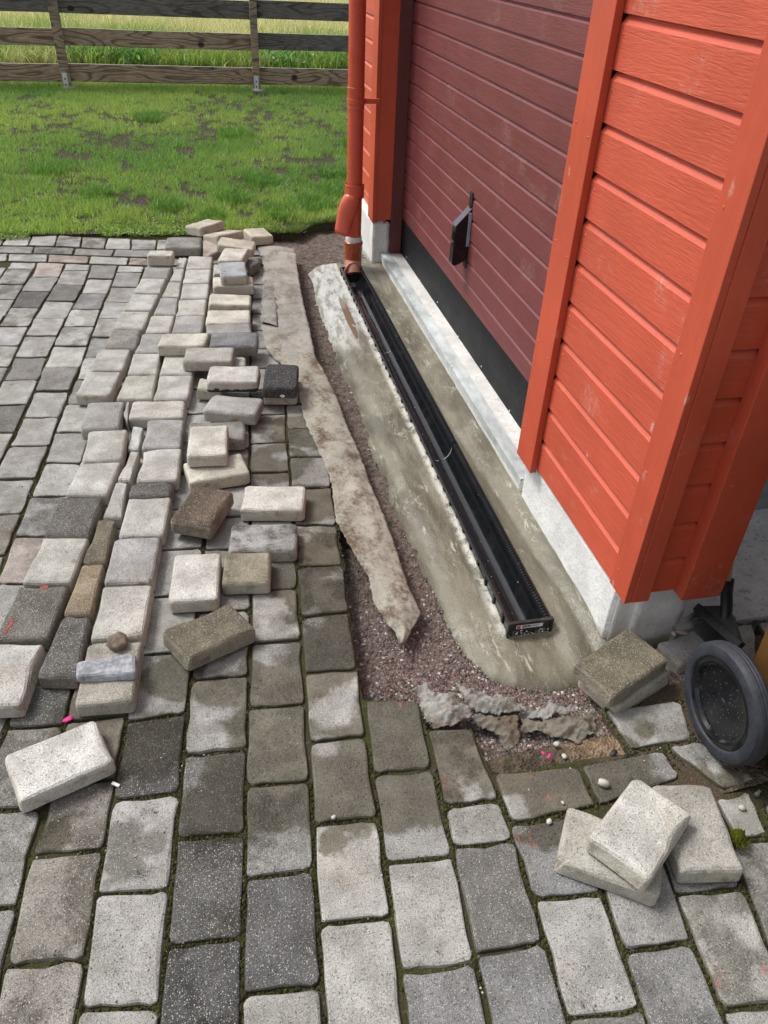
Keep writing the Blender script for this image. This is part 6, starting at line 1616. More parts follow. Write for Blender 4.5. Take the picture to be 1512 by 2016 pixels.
for k, (pts, mt) in enumerate(zip(RAGS, ('felt_grey', 'felt_grey', 'felt_mud', 'felt_grey', 'felt_mud'))):
    rag(pts, 'felt_rag', M[mt], (.014, .018, .006, .010, .004)[k], 40 + 11 * k, label=rl[k], cat='felt rag', group='torn felt rags by the trench end')

# ================================================================ garage
garage = thing('garage', 'red timber garage with a white foundation and an oxblood door', 'garage', (.35, 0, 0))
FZ = .175                       # underside of the cladding
def shape_part(name, parent): return part(name, None, parent)
fwall = shape_part('front_wall', garage)
# lap boards of the front, each a piece; profile (x,z) extruded along Y
def lap_profile(zb, zt, x):
    return [(x, zb), (x + .022, zb), (x + .022, zt + .012), (x + .0185, zt + .012), (x + .0120, zt - .004), (x, zt - .019)]
z = FZ; zs = [FZ] + [.291 + .117 * k for k in range(20)]
for zb, zt in zip(zs, zs[1:]):
    mb = MB(); mb.prism(lap_profile(zb + .003, zt, .25), 'y', -.10, .51)
    mb.build('cladding_board', M['red_y'], fwall)
for zb, zt in zip(zs, zs[1:]):
    mb = MB(); mb.prism(lap_profile(zb + .003, zt, .25), 'y', 3.24, 3.78)
    mb.build('cladding_board', M['red_y'], fwall)
mb = MB(); mb.box(.273, .285, -.14, .64, FZ + .01, 2.6); mb.box(.273, .285, 3.11, 3.78, FZ + .01, 2.6); mb.build('sheathing', M['red_z'], fwall)
swall = shape_part('side_wall', garage)
zs2 = [.205, .320, .435, .552] + [.552 + .117 * k for k in range(1, 18)]
for zb, zt in zip(zs2, zs2[1:]):
    mb = MB(); pr = [(-q[0] + .10, q[1]) for q in lap_profile(zb + .003, zt, .25)]
    mb.prism([(-.15 - (p[0] + .15), p[1]) for p in pr], 'x', .29, .405)
    mb.build('cladding_board', M['red_x'], swall)
mb = MB(); mb.box(.29, .49, -.125, -.10, .215, 2.6); mb.build('sheathing', M['red_z'], swall)
mb = MB(); mb.box(.4905, .497, -.15, .40, .225, 2.6, .0); mb.build('inner_face', M['jamb'], swall)
# trims
mb = MB(); mb.box(.230, .2495, -.17, -.082, .197, 2.6, .0025); mb.build('corner_board', M['red_z'], garage)
mb = MB(); mb.box(.2498, .300, -.172, -.148, .199, 2.6, .0025); mb.build('corner_board', M['red_z'], garage)
mb = MB(); mb.box(.384, .500, -.190, -.148, .203, 2.6, .003); mb.build('corner_board', M['red_z'], garage)
mb = MB(); mb.box(.227, .2495, .508, .637, .163, 2.45, .0025); mb.build('door_casing', M['red_z'], garage)
mb = MB(); mb.box(.250, .315, .606, .6365, .170, 2.45, .002); mb.build('door_casing', M['red_z'], garage)
mb = MB(); mb.box(.205, .2275, 3.10, 3.24, .222, 2.45, .0025); mb.build('door_casing', M['red_z'], garage)
mb = MB(); mb.box(.2278, .317, 3.103, 3.132, .236, 2.45, .002); mb.build('door_casing', M['red_z'], garage)
mb = MB(); mb.box(.317, .384, 3.098, 3.14, .041, 2.45, .002); mb.build('door_jamb', M['jamb'], garage)
mb = MB(); mb.box(.317, .384, .595, .634, .041, 2.45, .002); mb.build('door_jamb', M['jamb'], garage)
mb = MB(); mb.box(.227, .2495, .50, 3.25, 2.31, 2.45, .0025); mb.build('door_casing', M['red_y'], garage)
# door: horizontal grooved boards, rubber skirt, handle
door = shape_part('garage_door', garage)
dz = [.243, .3285] + [.419 + .0905 * k for k in range(21)]
for zb, zt in zip(dz, dz[1:]):
    mb = MB()
    mb.prism([(.385, zb + .004), (.392, zb), (.410, zb), (.410, zt), (.395, zt), (.394, zt - .003), (.385, zt - .012)], 'y', .60, 3.12)
    mb.build('door_board', M['door'], door)
mb = MB(); mb.box(.388, .400, .60, 3.10, .0405, .244, .001); mb.build('rubber_skirt', M['seal'], door)
mb = MB()
for yy in (.75, 1.12, 1.5, 1.86, 2.25, 2.62, 2.95): mb.lathe([(0.0, -.003), (.004, -.001), (.004, .002), (0, .002)], (.387, yy, .055 + .01 * math.sin(yy * 9)), (-1, 0, 0), 10, False)
mb.build('skirt_screw', M['zinc_shoe'], door, kind='stuff')
hd = shape_part('door_handle', door)
mb = MB(); mb.box(.379, .3845, 1.845, 1.885, .655, .712, .002); mb.box(.379, .3845, 1.852, 1.880, .585, .66, .001); mb.box(.3795, .3845, 1.845, 1.885, .383, .430, .002); mb.build('handle_plate', M['black_matt'], hd)
mb = MB()
mb.prism([(.384, .640), (.318, .565), (.316, .505), (.332, .492), (.384, .50)], 'y', 1.845, 1.893)
mb.prism([(.332, .492), (.314, .488), (.3135, .405), (.330, .398), (.384, .425), (.384, .50)], 'y', 1.842, 1.890)
mb.build('grip', M['black'], hd)
mb = MB(); mb.prism([(.3835, .643), (.3165, .568), (.3155, .5725), (.3835, .648)], 'y', 1.843, 1.895); mb.build('grip_hood', M['hood'], hd)
mb = MB(); mb.box(.370, .384, 1.836, 1.8415, .485, .630, .001); mb.build('zinc_bracket', M['steel_blue'], hd)
mb = MB(); mb.lathe([(0, 0), (.009, 0), (.009, .004), (0, .004)], (.3162, 1.869, .535), (-1, 0, 0), 16, False); mb.build('lock_cylinder', M['seal'], hd)
nb = MB()
for zz in np.arange(.24, 2.3, .117):
    nb.lathe([(0, -.0012), (.0030, -.0008), (.0036, 0)], (.2497, .487 + .004 * math.sin(zz * 40), zz + .012), (1, 0, 0), 8, False)
    nb.lathe([(0, -.0012), (.0030, -.0008), (.0036, 0)], (.2497, -.058 + .004 * math.sin(zz * 30), zz + .03), (1, 0, 0), 8, False)
for zz in np.arange(.26, 2.3, .31):
    nb.lathe([(0, -.0012), (.0032, -.0008), (.0038, 0)], (.2268, .53, zz), (1, 0, 0), 8, False); nb.lathe([(0, -.0012), (.0032, -.0008), (.0038, 0)], (.2268, .615, zz + .02), (1, 0, 0), 8, False)
    nb.lathe([(0, -.0012), (.0032, -.0008), (.0038, 0)], (.2298, -.105, zz), (1, 0, 0), 8, False); nb.lathe([(0, -.0012), (.0032, -.0008), (.0038, 0)], (.41, -.1902, zz), (0, 1, 0), 8, False)
nb.build('nail_head', M['pipe'], garage, kind='stuff')
# foundation: front strip, rounded corner, far reveal
def lumpy(x0, x1, y0, y1, z0, z1, res, amp, seed, name, mat, parent, b=.008):
    bm = bmesh.new(); bmesh.ops.create_cube(bm, size=1)
    for q in bm.verts: q.co = Vector(((x0 + x1) / 2 + q.co.x * (x1 - x0), (y0 + y1) / 2 + q.co.y * (y1 - y0), (z0 + z1) / 2 + q.co.z * (z1 - z0)))
    bmesh.ops.bevel(bm, geom=list(bm.edges), offset=b, segments=2, affect='EDGES')
    for ax in range(3):
        lo, hi = ((x0, x1), (y0, y1), (z0, z1))[ax]; k = int((hi - lo) / res)
        for s_ in range(1, k):
            co = Vector((0, 0, 0)); no = Vector((0, 0, 0)); co[ax] = lo + (hi - lo) * s_ / k; no[ax] = 1
            bmesh.ops.bisect_plane(bm, geom=list(bm.verts) + list(bm.edges) + list(bm.faces), plane_co=co, plane_no=no)
    for q in bm.verts:
        n_ = mnoise.noise_vector(q.co * 9 + Vector((seed, 0, 0))) * amp + mnoise.noise_vector(q.co * 34 + Vector((seed, 3, 0))) * amp * .5
        q.co += n_
    me = bpy.data.meshes.new(name); bm.to_mesh(me); bm.free(); me.materials.append(mat)
    me.polygons.foreach_set('use_smooth', [True] * len(me.polygons))
    return part(name, me, parent)
lumpy(.264, .42, -.085, .63, -.11, .166, .022, .0028, 2, 'foundation', M['found'], garage, .012)
lumpy(.30, .515, -.098, .10, -.11, .190, .022, .006, 7, 'foundation', M['found'], garage, .03)
lumpy(.214, .316, 3.106, 3.85, -.12, .222, .025, .004, 12, 'foundation', M['found'], garage, .008)
lumpy(.266, .43, .64, 3.104, -.11, .0395, .025, .0026, 18, 'door_sill', M['sill'], garage, .006)
mb = MB(); mb.prism([(.2635, .012), (.2635, .043), (.318, .0445), (.318, .0415), (.2665, .0405), (.2665, .012)], 'y', .648, 3.10); mb.build('sill_strip', M['steel'], garage)
# unseen shell behind and above, added to block light
mb = MB(); mb.box(.43, .44, .41, 3.85, .0, 2.6); mb.box(.30, 4.4, 3.80, 3.85, -.1, 2.6); mb.box(4.35, 4.4, .4, 3.85, -.1, 2.6); mb.build('unseen_inner_wall', M['jamb'], garage)
mb = MB(); mb.box(.497, 4.4, .40, .44, .45, 2.6); mb.build('recessed_wall', M['red_x'], garage)
mb = MB(); mb.box(.4975, 4.4, .392, .43, -.1, .45); mb.build('plinth', M['plinth'], garage)
mb = MB(); mb.box(.24, .50, -.17, 4.0, 2.6, 2.7); mb.box(.503, 4.6, .41, 4.0, 2.6, 2.7); mb.build('unseen_roof', M['seal'], garage)  # unseen cover, outline cut back so sky reaches the recess and drain
# concrete slab and dirt beside the pillar
poly_prism('concrete_slab', [(.47, -.118), (.52, -.112), (.70, -.105), (1.05, -.10), (2.6, -.09), (2.6, .40), (.47, .40)], -.12, .003, M['slab'], kind='structure')

# ================================================================ downpipe
dp = thing('downpipe', 'red round downpipe with a leaf outlet flap at the garage corner', 'downpipe', (.088, 3.06, 0))
PX, PY = .088, 3.06
mb = MB(); mb.tube([(PX, PY, .155), (PX, PY, .5), (PX - .002, PY, 1.2), (PX - .004, PY, 2.6)], .0435, 28); smooth_angle(mb.build('pipe', M['pipe'], dp))
mb = MB(); mb.lathe([(.0438, -.052), (.0462, -.050), (.0455, -.044), (.0462, .044), (.0475, .05), (.0438, .052)], (PX - .001, PY, .885), (0, 0, 1), 28, False); smooth_angle(mb.build('joint_collar', M['pipe'], dp))
mb = MB(); mb.lathe([(.0465, -.013), (.049, -.012), (.049, .012), (.0465, .013)], (PX, PY, .87), (0, 0, 1), 28, False); mb.box(PX + .045, .215, PY - .006, PY + .012, .858, .882, .001); mb.build('wall_bracket', M['pipe'], dp)
lo = part('leaf_outlet', None, dp)
# sleeve: open cylinder cut away on the front lower right, with the flap swung out to the left
V = []; F = []; nu, nv = 40, 14
for i in range(nu + 1):
    th = 2 * PI * i / nu
    a = math.degrees(th) % 360
    # lower rim height round the sleeve: long at the back-left, high on the front-right
    s_ = .5 + .5 * math.cos(math.radians(a - 120))
    zlow = .33 + .06 * (1 - s_)
    for j in range(nv + 1):
        zz = zlow + (.452 - zlow) * j / nv
        r = .0545 + .0012 * (j == nv)
        V.append((PX + r * math.cos(th), PY + r * math.sin(th), zz))
F = [(i * (nv + 1) + j, (i + 1) * (nv + 1) + j, (i + 1) * (nv + 1) + j + 1, i * (nv + 1) + j + 1) for i in range(nu) for j in range(nv)]
o = part('sleeve', mesh('sleeve', V, F, M['pipe'], True), lo); md = o.modifiers.new('t', 'SOLIDIFY'); md.thickness = .0018
FL = [[(.040, 3.085, .40), (.004, 3.062, .355), (-.014, 3.05, .28), (-.030, 3.04, .20)],
      [(.036, 3.045, .405), (-.008, 3.028, .362), (-.022, 3.012, .29), (-.036, 2.998, .203)],
      [(.047, 3.018, .405), (.022, 3.006, .330), (.008, 2.992, .262), (.000, 2.976, .190)],
      [(.062, 3.010, .40), (.050, 2.999, .300), (.040, 2.986, .250), (.036, 2.970, .184)],
      [(.085, 3.003, .398), (.068, 2.999, .298), (.054, 2.988, .245), (.048, 2.976, .190)],
      [(.122, 3.018, .39), (.090, 3.003, .315), (.064, 2.997, .252), (.053, 2.992, .212)]]
V = [p for c_ in FL for p in c_]
F = [(i * 4 + k, i * 4 + k + 1, (i + 1) * 4 + k + 1, (i + 1) * 4 + k) for i in range(5) for k in range(3)]
o = part('flap', mesh('flap', V, F, M['pipe'], True), lo); sb = o.modifiers.new('s', 'SUBSURF'); sb.levels = 2; sb.render_levels = 2; md = o.modifiers.new('t', 'SOLIDIFY'); md.thickness = .0022
mb = MB(); mb.lathe([(.040, .128), (.0475, .128), (.0475, .158), (.0455, .163), (.044, .163)], (PX, PY, 0), (0, 0, 1), 32, False); smooth_angle(mb.build('sealing_ring', M['ring'], dp))
mb = MB(); mb.lathe([(.040, .132), (.050, .134), (.0545, .130), (.0555, .120), (.0525, .112), (.0515, .10), (.0525, .085), (.0510, .075), (.0505, .03), (.0495, .0)], (PX, PY, 0), (0, 0, 1), 32, False); smooth_angle(mb.build('pipe_socket', M['pvc'], dp))
el = [(PX, PY, .02)] + [(PX - .004 - .0 * k, PY - .012 * k, .012 - .016 * k) for k in range(1, 5)]
mb = MB(); mb.tube(el, [.0495, .0515, .053, .053, .052], 28); smooth_angle(mb.build('pipe_bend', M['pvc_pale'], dp))
mb = MB(); mb.tube([(.02, PY - .085, -.055), (.028, PY - .06, -.018), (.052, PY - .052, .012), (.086, PY - .05, .022), (.118, PY - .052, .010)], .010, 12); smooth_angle(mb.build('socket_lip', M['pvc_pale'], dp))

# ================================================================ channel drain
dr = thing('channel_drain', 'long black plastic drain channel set in fresh mortar before the garage door', 'drain channel', (.066, 0, 0))
Wd = .132
def drain_profile():
    o = [(0.0, -.10), (0.0, -.001), (.001, 0.0), (.006, 0.0), (.0065, -.012), (.017, -.0125), (.0175, -.018)]
    inn = [(.066 + .0485 * math.cos(math.radians(180 + a)), -.030 + .058 * math.sin(math.radians(180 + a))) for a in range(0, 181, 10)]
    r = [(Wd - x, z_) for x, z_ in o[::-1]]
    return o + inn + r
pr = drain_profile()
for k in range(3):
    y0, y1 = k + .0018, k + .9985
    V = [(x, y, z_) for y in (y0, y1) for x, z_ in pr]; n = len(pr)
    F = [(i, n + i, n + i + 1, i + 1) for i in range(n - 1)]
    sg = part('channel_segment', mesh('channel_segment', V, F, M['black']), dr)
    smooth_angle(sg, 35)
    # ribs outside the left wall
    rib = MB()
    for j in range(12):
        yy = y0 + .04 + j * .082
        rib.box(-.0045, .0, yy, yy + .012, -.075, -.010); rib.box(Wd, Wd + .0045, yy, yy + .012, -.075, -.010)
    rib.box(-.003, .0, y0, y1, -.006, -.001)
    part('rib', mesh('rib', rib.v, rib.f, M['black_matt']), sg, kind='stuff')
    gp = MB()
    for j in range(82):
        yy = y0 + .006 + j * .012
        gp.box(Wd - .0160, Wd - .0110, yy, yy + .0075, -.0126, -.0082); gp.box(Wd - .0108, Wd - .0070, yy + .004, yy + .0105, -.0126, -.0088)
        if j % 3 == 0: gp.box(.0085, .0135, yy, yy + .004, -.0126, -.0095)
    part('grip_ridge', mesh('grip_ridge', gp.v, gp.f, M['black_matt']), sg, kind='stuff')
ec = MB(); ec.prism([(-.002, -.10), (-.002, .0005), (Wd + .002, .0005), (Wd + .002, -.10)], 'y', -.005, .0)
ec.box(-.003, Wd + .003, -.0085, .002, -.003, .0025, .001); ec.box(-.004, .004, -.008, .004, -.10, .002, .001); ec.box(Wd - .004, Wd + .004, -.008, .004, -.10, .002, .001)
end = ec.build('end_cap', M['black_matt'], dr)
mb = MB(); mb.box(.022, .104, -.0062, -.0052, -.0235, -.0105); stk = mb.build('sticker', M['sticker'], end)
mb = MB(); mb.box(.0235, .0345, -.0066, -.0062, -.0222, -.0118); mb.box(.055 - .0, .0555, -.0066, -.0062, -.02, -.0135)
part('sticker_logo', mesh('sticker_logo', mb.v[:8], mb.f[:6], M['sticker_red']), end)
mb = MB(); xx = .040
for k in range(14):
    w = (.0006, .0014, .0008, .0018)[k % 4]; mb.box(xx, xx + w, -.0066, -.0062, -.0205, -.0125); xx += w + (.0007, .0005, .0012)[k % 3]
for k in range(2): mb.box(.068, .068 + (.026, .021)[k], -.0066, -.0062, -.0150 - k * .0035, -.0138 - k * .0035)
part('sticker_print', mesh('sticker_print', mb.v, mb.f, M['sticker_ink']), end)
mb = MB(); mb.prism([(-.002, -.10), (-.002, .0), (Wd + .002, .0), (Wd + .002, -.10)], 'y', 2.999, 3.004); mb.build('end_cap', M['black_matt'], dr)
mb = MB(); mb.lathe([(0, 0), (.038, 0), (.041, .004), (.041, .0)], (.066, 2.93, -.0855), (0, 0, 1), 28, False); ho = mb.build('outlet_hole', M['sticker_ink'], dr)
# mortar smears at the segment joints and on the cap
for yy in (1.0, 2.0):
    mb = MB(); pts = pr[7:-7]
    for (x0, z0), (x1, z1) in zip(pts, pts[1:]):
        if yy > 1.5 and (x0 < .05 or x0 > .09): continue
        if mnoise.noise((x0 * 50, yy, 3)) < -.15: continue
        w = .0006 + .0012 * abs(mnoise.noise((x0 * 60, yy * 7, 1)))
        dy = .004 * mnoise.noise((x0 * 30, yy, 5))
        mb.add([(x0, yy + dy - w, z0 + .0012), (x1, yy + dy - w, z1 + .0012), (x1, yy + dy + w, z1 + .0016), (x0, yy + dy + w, z0 + .0016)], [(0, 1, 2, 3)])
    mb.build('mortar_smear', M['mortar_white'], dr)
V, F, Cc = scatter_stones(70, lambda n, g: np.stack([g.random(n) * .125 + .003, -.0062 - g.random(n) * .001], 1), lambda x, y: -.03 - .024 * np.random.default_rng(1).random(len(x)), .001, .0042, 3)
o = part('mortar_splash', mesh('mortar_splash', V, F, M['mortar_white']), end, kind='stuff')
V, F, Cc = scatter_stones(160, lambda n, g: np.stack([g.choice([.010, .121, .05, .07], n) + g.normal(0, .006, n), g.random(n) * 2.9 + .04], 1), lambda x, y: np.where((x < .02) | (x > .112), -.012, -.030 - .058 * np.sqrt(np.clip(1 - ((x - .066) / .0485) ** 2, 0, 1)) + .001), .0008, .0026, 6)
part('mortar_crumb', mesh('mortar_crumb', V, F, M['mortar_white']), dr, kind='stuff')
# ================================================================ bin with wheel, broom
bn = thing('wheelie_bin', 'brown wheelie bin with a black rubber tyred wheel by the garage pillar', 'bin', (.6, -.6, 0))
def tap(x0, x1, y0, y1, z0, z1, s, mb):
    cx, cy = (x0 + x1) / 2, (y0 + y1) / 2
    v = [(cx + (x - cx) * s, cy + (y - cy) * s, z0) for x, y in ((x0, y0), (x1, y0), (x1, y1), (x0, y1))] + [(x, y, z1) for x, y in ((x0, y0), (x1, y0), (x1, y1), (x0, y1))]
    return mb.add(v, [(0, 3, 2, 1), (4, 5, 6, 7), (0, 1, 5, 4), (1, 2, 6, 5), (2, 3, 7, 6), (3, 0, 4, 7)])
mb = MB(); tap(.405, .93, -1.02, -.430, .075, .92, .93, mb); mb.build('bin_body', M['bin'], bn)
mb = MB(); mb.box(.39, .945, -1.05, -.41, .921, .955, .012); mb.build('bin_lid', M['bin'], bn)
mb = MB(); mb.tube([(.46, -.43, .88), (.46, -.37, .90), (.88, -.37, .90), (.88, -.43, .88)], .014, 10); mb.build('bin_handle', M['bin'], bn)
WR = .147; wc = (.357, -.482, WR)
for sx, cx in ((-1, .357), (1, .978)):
    wh = part('wheel', None, bn)
    ty = MB()
    pf = [(.112, -.020), (.116, -.0245), (.128, -.0262), (.140, -.0225), (.1455, -.015), (WR, -.010), (WR - .0014, -.0085), (WR, -.007), (WR, -.002), (WR - .0014, -.0), (WR, .002), (WR, .007), (WR - .0014, .0085), (WR, .010), (.1455, .015), (.140, .0225), (.128, .0262), (.116, .0245), (.112, .020)]
    ty.lathe(pf, (cx, wc[1], WR), (1, 0, 0), 72); t_ = part('tyre', mesh('tyre', ty.v, ty.f, M['tyre']), wh); smooth_angle(t_, 32)
    rm = MB()
    rm.lathe([(0, -.012), (.010, -.0125), (.012, -.0105), (.02, -.0105), (.085, -.0095), (.092, -.011), (.096, -.020), (.103, -.0215), (.1125, -.019), (.1125, .019), (.10, .021), (.02, .0105), (0, .012)], (cx, wc[1], WR), (1, 0, 0), 72, False); r_ = part('wheel_disc', mesh('wheel_disc', rm.v, rm.f, M['black']), wh); smooth_angle(r_, 30)
mb = MB(); mb.tube([(.345, wc[1], WR), (.99, wc[1], WR)], .010, 12); mb.build('axle', M['steel'], bn)
# dust and grass seed on the wheel disc
m = N('dry_dust'); M['dust'] = m.set(Base_Color=(.36, .35, .31), Roughness=.9)
g = np.random.default_rng(77); mb = MB()
for k in range(110):
    r = math.sqrt(g.random()) * .092; t = g.random() * 6.28; L = g.uniform(.0005, .0018); a = g.random() * 6.28
    y, z_ = wc[1] + r * math.cos(t), WR + r * math.sin(t); w = .0005
    dy, dz_ = math.cos(a), math.sin(a)
    x = .357 - .0112
    mb.add([(x, y - dz_ * w, z_ + dy * w), (x, y + dz_ * w, z_ - dy * w), (x - .0002, y + dy * L + dz_ * w, z_ + dz_ * L - dy * w), (x - .0002, y + dy * L - dz_ * w, z_ + dz_ * L + dy * w)], [(0, 1, 2, 3)])
mb.build('dust_fleck', M['dust'], bn, kind='stuff')

br = thing('broom', 'black headed broom with a wooden handle standing behind the red pillar', 'broom', (.53, -.2, 0))
mb = MB(); mb.tube([(.575, -.118, .155), (.566, -.06, .40), (.552, .02, .80), (.536, .10, 1.25)], .0125, 14); smooth_angle(mb.build('broom_handle', M['handle_wood'], br))
hp = Matrix.Translation((.556, -.168, .058)) @ Matrix.Rotation(math.radians(13), 4, 'Z') @ Matrix.Rotation(math.radians(38), 4, 'Y')
hb = MB(); hb.box(-.015, .015, -.085, .085, -.012, .014, .004); hb.prism([(-.070, .014), (.070, .014), (.030, .050), (-.010, .050)], 'x', -.013, .013)
def tx(mbx, mat): mbx.v = [tuple(mat @ Vector(q)) for q in mbx.v]; return mbx
hb = tx(hb, hp)
tube = MB(); tube.tube([(.572, -.165, .082), (.578, -.148, .105), (.578, -.124, .15), (.576, -.114, .185)], [.016, .0165, .0165, .0175], 14)
hb.add(tube.v, tube.f); o = hb.build('brush_head', M['black_matt'], br); smooth_angle(o, 35)
bs = MB(); g = np.random.default_rng(9)
for k in range(520):
    x, y = g.uniform(-.014, .014), g.uniform(-.082, .082); dx, dy = g.normal(-.006, .008), g.normal(0, .006)
    w = .0014; bs.add([(x - w, y, -.01), (x + w, y, -.01), (x + dx, y + dy, -.055 + g.normal(0, .003))], [(0, 1, 2)])
bs = tx(bs, hp); bs.build('bristles', M['bristle'], br, kind='stuff')

# dirt under the bin and along the slab edge
def hdirt(X, Y): return .004 + .010 * (fbm(X * 14, Y * 14, 91) - .5)

# ================================================================ fence
fn = thing('fence', 'weathered brown timber rail fence between the lawn and the field', 'fence', (-1.07, 9.25, 0))
posts = [-6.57, -4.37, -2.171, .004, 2.2]
for k, x in enumerate(posts):
    ang = 0
    w = .058 if k != 3 else .047
    mb = MB(); mb.box(x - w + .006, x + w - .006, 9.17, 9.235, .035, 1.0, .005); po = mb.build('post', M['wood_post'], fn)
    mb = MB(); mb.box(x - .030, x + .022, 9.163, 9.1695, -.01, .165, .001); sh = mb.build('post_shoe', M['zinc_shoe'], fn)
    mb = MB()
    for zz in (.05, .105): mb.lathe([(0, -.004), (.008, -.003), (.009, 0)], (x - .005, 9.162, zz), (0, 1, 0), 10, False)
    mb.build('bolt', M['seal'], fn)
    mb = MB(); mb.lathe([(0, .03), (.08, .028), (.095, .015), (.10, -.1)], (x + .02, 9.2, 0), (0, 0, 1), 18, False); mb.build('concrete_foot', M['slab'], fn)
rz = [(.066, .248), (.43, .60), (.745, .925)]
woods = {(0, 0): 'wood_brown', (0, 1): 'wood_brown', (0, 2): 'wood_brown', (0, 3): 'wood_brown', (1, 0): 'wood_brown', (1, 1): 'wood_brown', (1, 2): 'wood_brown', (1, 3): 'wood_dark', (2, 0): 'wood_dark', (2, 1): 'wood_dark', (2, 2): 'wood_dark', (2, 3): 'wood_dark'}
for (r_, (z0, z1)) in enumerate(rz):
    for k in range(4):
        x0, x1 = posts[k] + .004, posts[k + 1] - .004
        mb = MB(); dzr = .004 * ((k * 7 + r_ * 3) % 5 - 2); sl_ = -.012 if k >= 2 else -.004
        n = 12; V = []
        for i in range(n + 1):
            t = i / n; x = x0 + (x1 - x0) * t
            wz = .004 * mnoise.noise((x * 1.3, r_ * 5, 2)); o_ = dzr * .4 + sl_ * t
            for yy, zz in ((9.236, z0), (9.264, z0), (9.264, z1), (9.236, z1)): V.append((x - (x0 + x1) / 2, yy - 9.25, zz + o_ + wz - (z0 + z1) / 2))
        F = [(i * 4 + j, i * 4 + (j + 1) % 4, (i + 1) * 4 + (j + 1) % 4, (i + 1) * 4 + j) for i in range(n) for j in range(4)] + [(3, 2, 1, 0), (n * 4, n * 4 + 1, n * 4 + 2, n * 4 + 3)]
        ra = link('rail', mesh('rail', V, F, M[woods[(r_, k)]]), fn)
        ra.location = ((x0 + x1) / 2 + 1.07, 0, (z0 + z1) / 2)

# ================================================================ grass
def blades(name, P, z, L, W, lean, cols, mat, seg=1, **kw):
    """numpy grass: P (n,2), per-blade length, width, lean; tint per blade"""
    g = np.random.default_rng(len(P)); n = len(P)
    a = g.random(n) * 2 * PI; ca, sa = np.cos(a), np.sin(a)
    wd = g.random(n) * 2 * PI
    lx, ly = np.cos(wd) * lean * L, np.sin(wd) * lean * L
    hz = L * np.sqrt(np.clip(1 - lean ** 2, .05, 1))
    b0 = np.stack([P[:, 0] - ca * W, P[:, 1] - sa * W, z], 1); b1 = np.stack([P[:, 0] + ca * W, P[:, 1] + sa * W, z], 1)
    if seg == 1:
        tp = np.stack([P[:, 0] + lx, P[:, 1] + ly, z + hz], 1)
        V = np.stack([b0, b1, tp], 1).reshape(-1, 3); k = 3
        F = np.arange(n * 3).reshape(-1, 3)
    else:
        m0 = np.stack([P[:, 0] + lx * .35 - ca * W * .8, P[:, 1] + ly * .35 - sa * W * .8, z + hz * .62], 1)
        m1 = np.stack([P[:, 0] + lx * .35 + ca * W * .8, P[:, 1] + ly * .35 + sa * W * .8, z + hz * .62], 1)
        tp = np.stack([P[:, 0] + lx * 1.15, P[:, 1] + ly * 1.15, z + hz], 1)
        V = np.stack([b0, b1, m0, m1, tp], 1).reshape(-1, 3); k = 5
        i = np.arange(n)[:, None] * 5
        F = np.concatenate([i + np.array([0, 1, 3]), i + np.array([0, 3, 2]), i + np.array([2, 3, 4])], 0)
    me = bpy.data.meshes.new(name)
    me.vertices.add(len(V)); me.vertices.foreach_set('co', V.astype(np.float32).ravel())
    nf = len(F); me.loops.add(nf * 3); me.loops.foreach_set('vertex_index', F.astype(np.int32).ravel())
    me.polygons.add(nf); me.polygons.foreach_set('loop_start', np.arange(nf, dtype=np.int32) * 3)
    me.update(calc_edges=True)
    at_ = me.attributes.new('tint', 'FLOAT_COLOR', 'POINT')
    c = np.repeat(np.concatenate([cols, np.ones((n, 1))], 1)[:, None, :], k, 1)
    dk = np.array([.6, .6, 1.0] if k == 3 else [.55, .55, .85, .85, 1.0]).reshape(1, -1, 1)
    c[:, :, :3] *= dk * 0 + 1
    at_.data.foreach_set('color', c.astype(np.float32).ravel())
    me.materials.append(mat)
    return link(name, me, **kw)

g = np.random.default_rng(31)
LP = [(p[0], p[1]) for p in lawn_edge]
n = 330000
X = g.uniform(-3.9, 1.5, n); Y = 3.62 + (9.66 - 3.62) * g.random(n) ** 1.25
dens = fbm(X * 1.5, Y * 1.1, 70); d2 = fbm(X * 6, Y * 5, 71); d3 = fbm(X * 17, Y * 11, 72)
bare = .30 * dens + .34 * d2 + .36 * d3
bare = bare + .10 * np.clip((Y - 8.7) / .4, 0, 1)
bare = bare - .03 * np.clip(1 - np.abs(Y - 4.6) / .8, 0, 1)
keep = inside(X, Y, LP) & (g.random(n) < np.clip((bare - .425) / .07, .02, 1)) & ~((X > .2) & (Y < 3.9))
X, Y, dens, d2 = X[keep], Y[keep], dens[keep], d2[keep]
n = len(X)
e = g.random((n, 1)); w = np.clip((fbm(X * .8, Y * .8, 73) - .3) / .4, 0, 1)[:, None]
cols = (np.array([.18, .36, .060]) * (1 - w) + np.array([.37, .52, .10]) * w) * (.6 + .8 * e)
yel = (g.random(n) < .10)[:, None]; cols = np.where(yel, np.array([.36, .34, .14]) * (.7 + .5 * e), cols)
L = (.020 + .030 * g.random(n)) * (.7 + .9 * np.clip(d2, 0, 1)) * (1 + .8 * np.clip((Y - 8.9) / .3, 0, 1)) * (1 + .35 * np.clip((4.7 - Y) / .7, 0, 1) * (d2 > .5))
blades('lawn_grass', np.stack([X, Y], 1), np.full(n, .002), L, .0019 + .0016 * g.random(n), .25 + .6 * g.random(n), cols, M['grass'], 1, kind='stuff', label='patchy short green lawn grass with bare soil showing through')
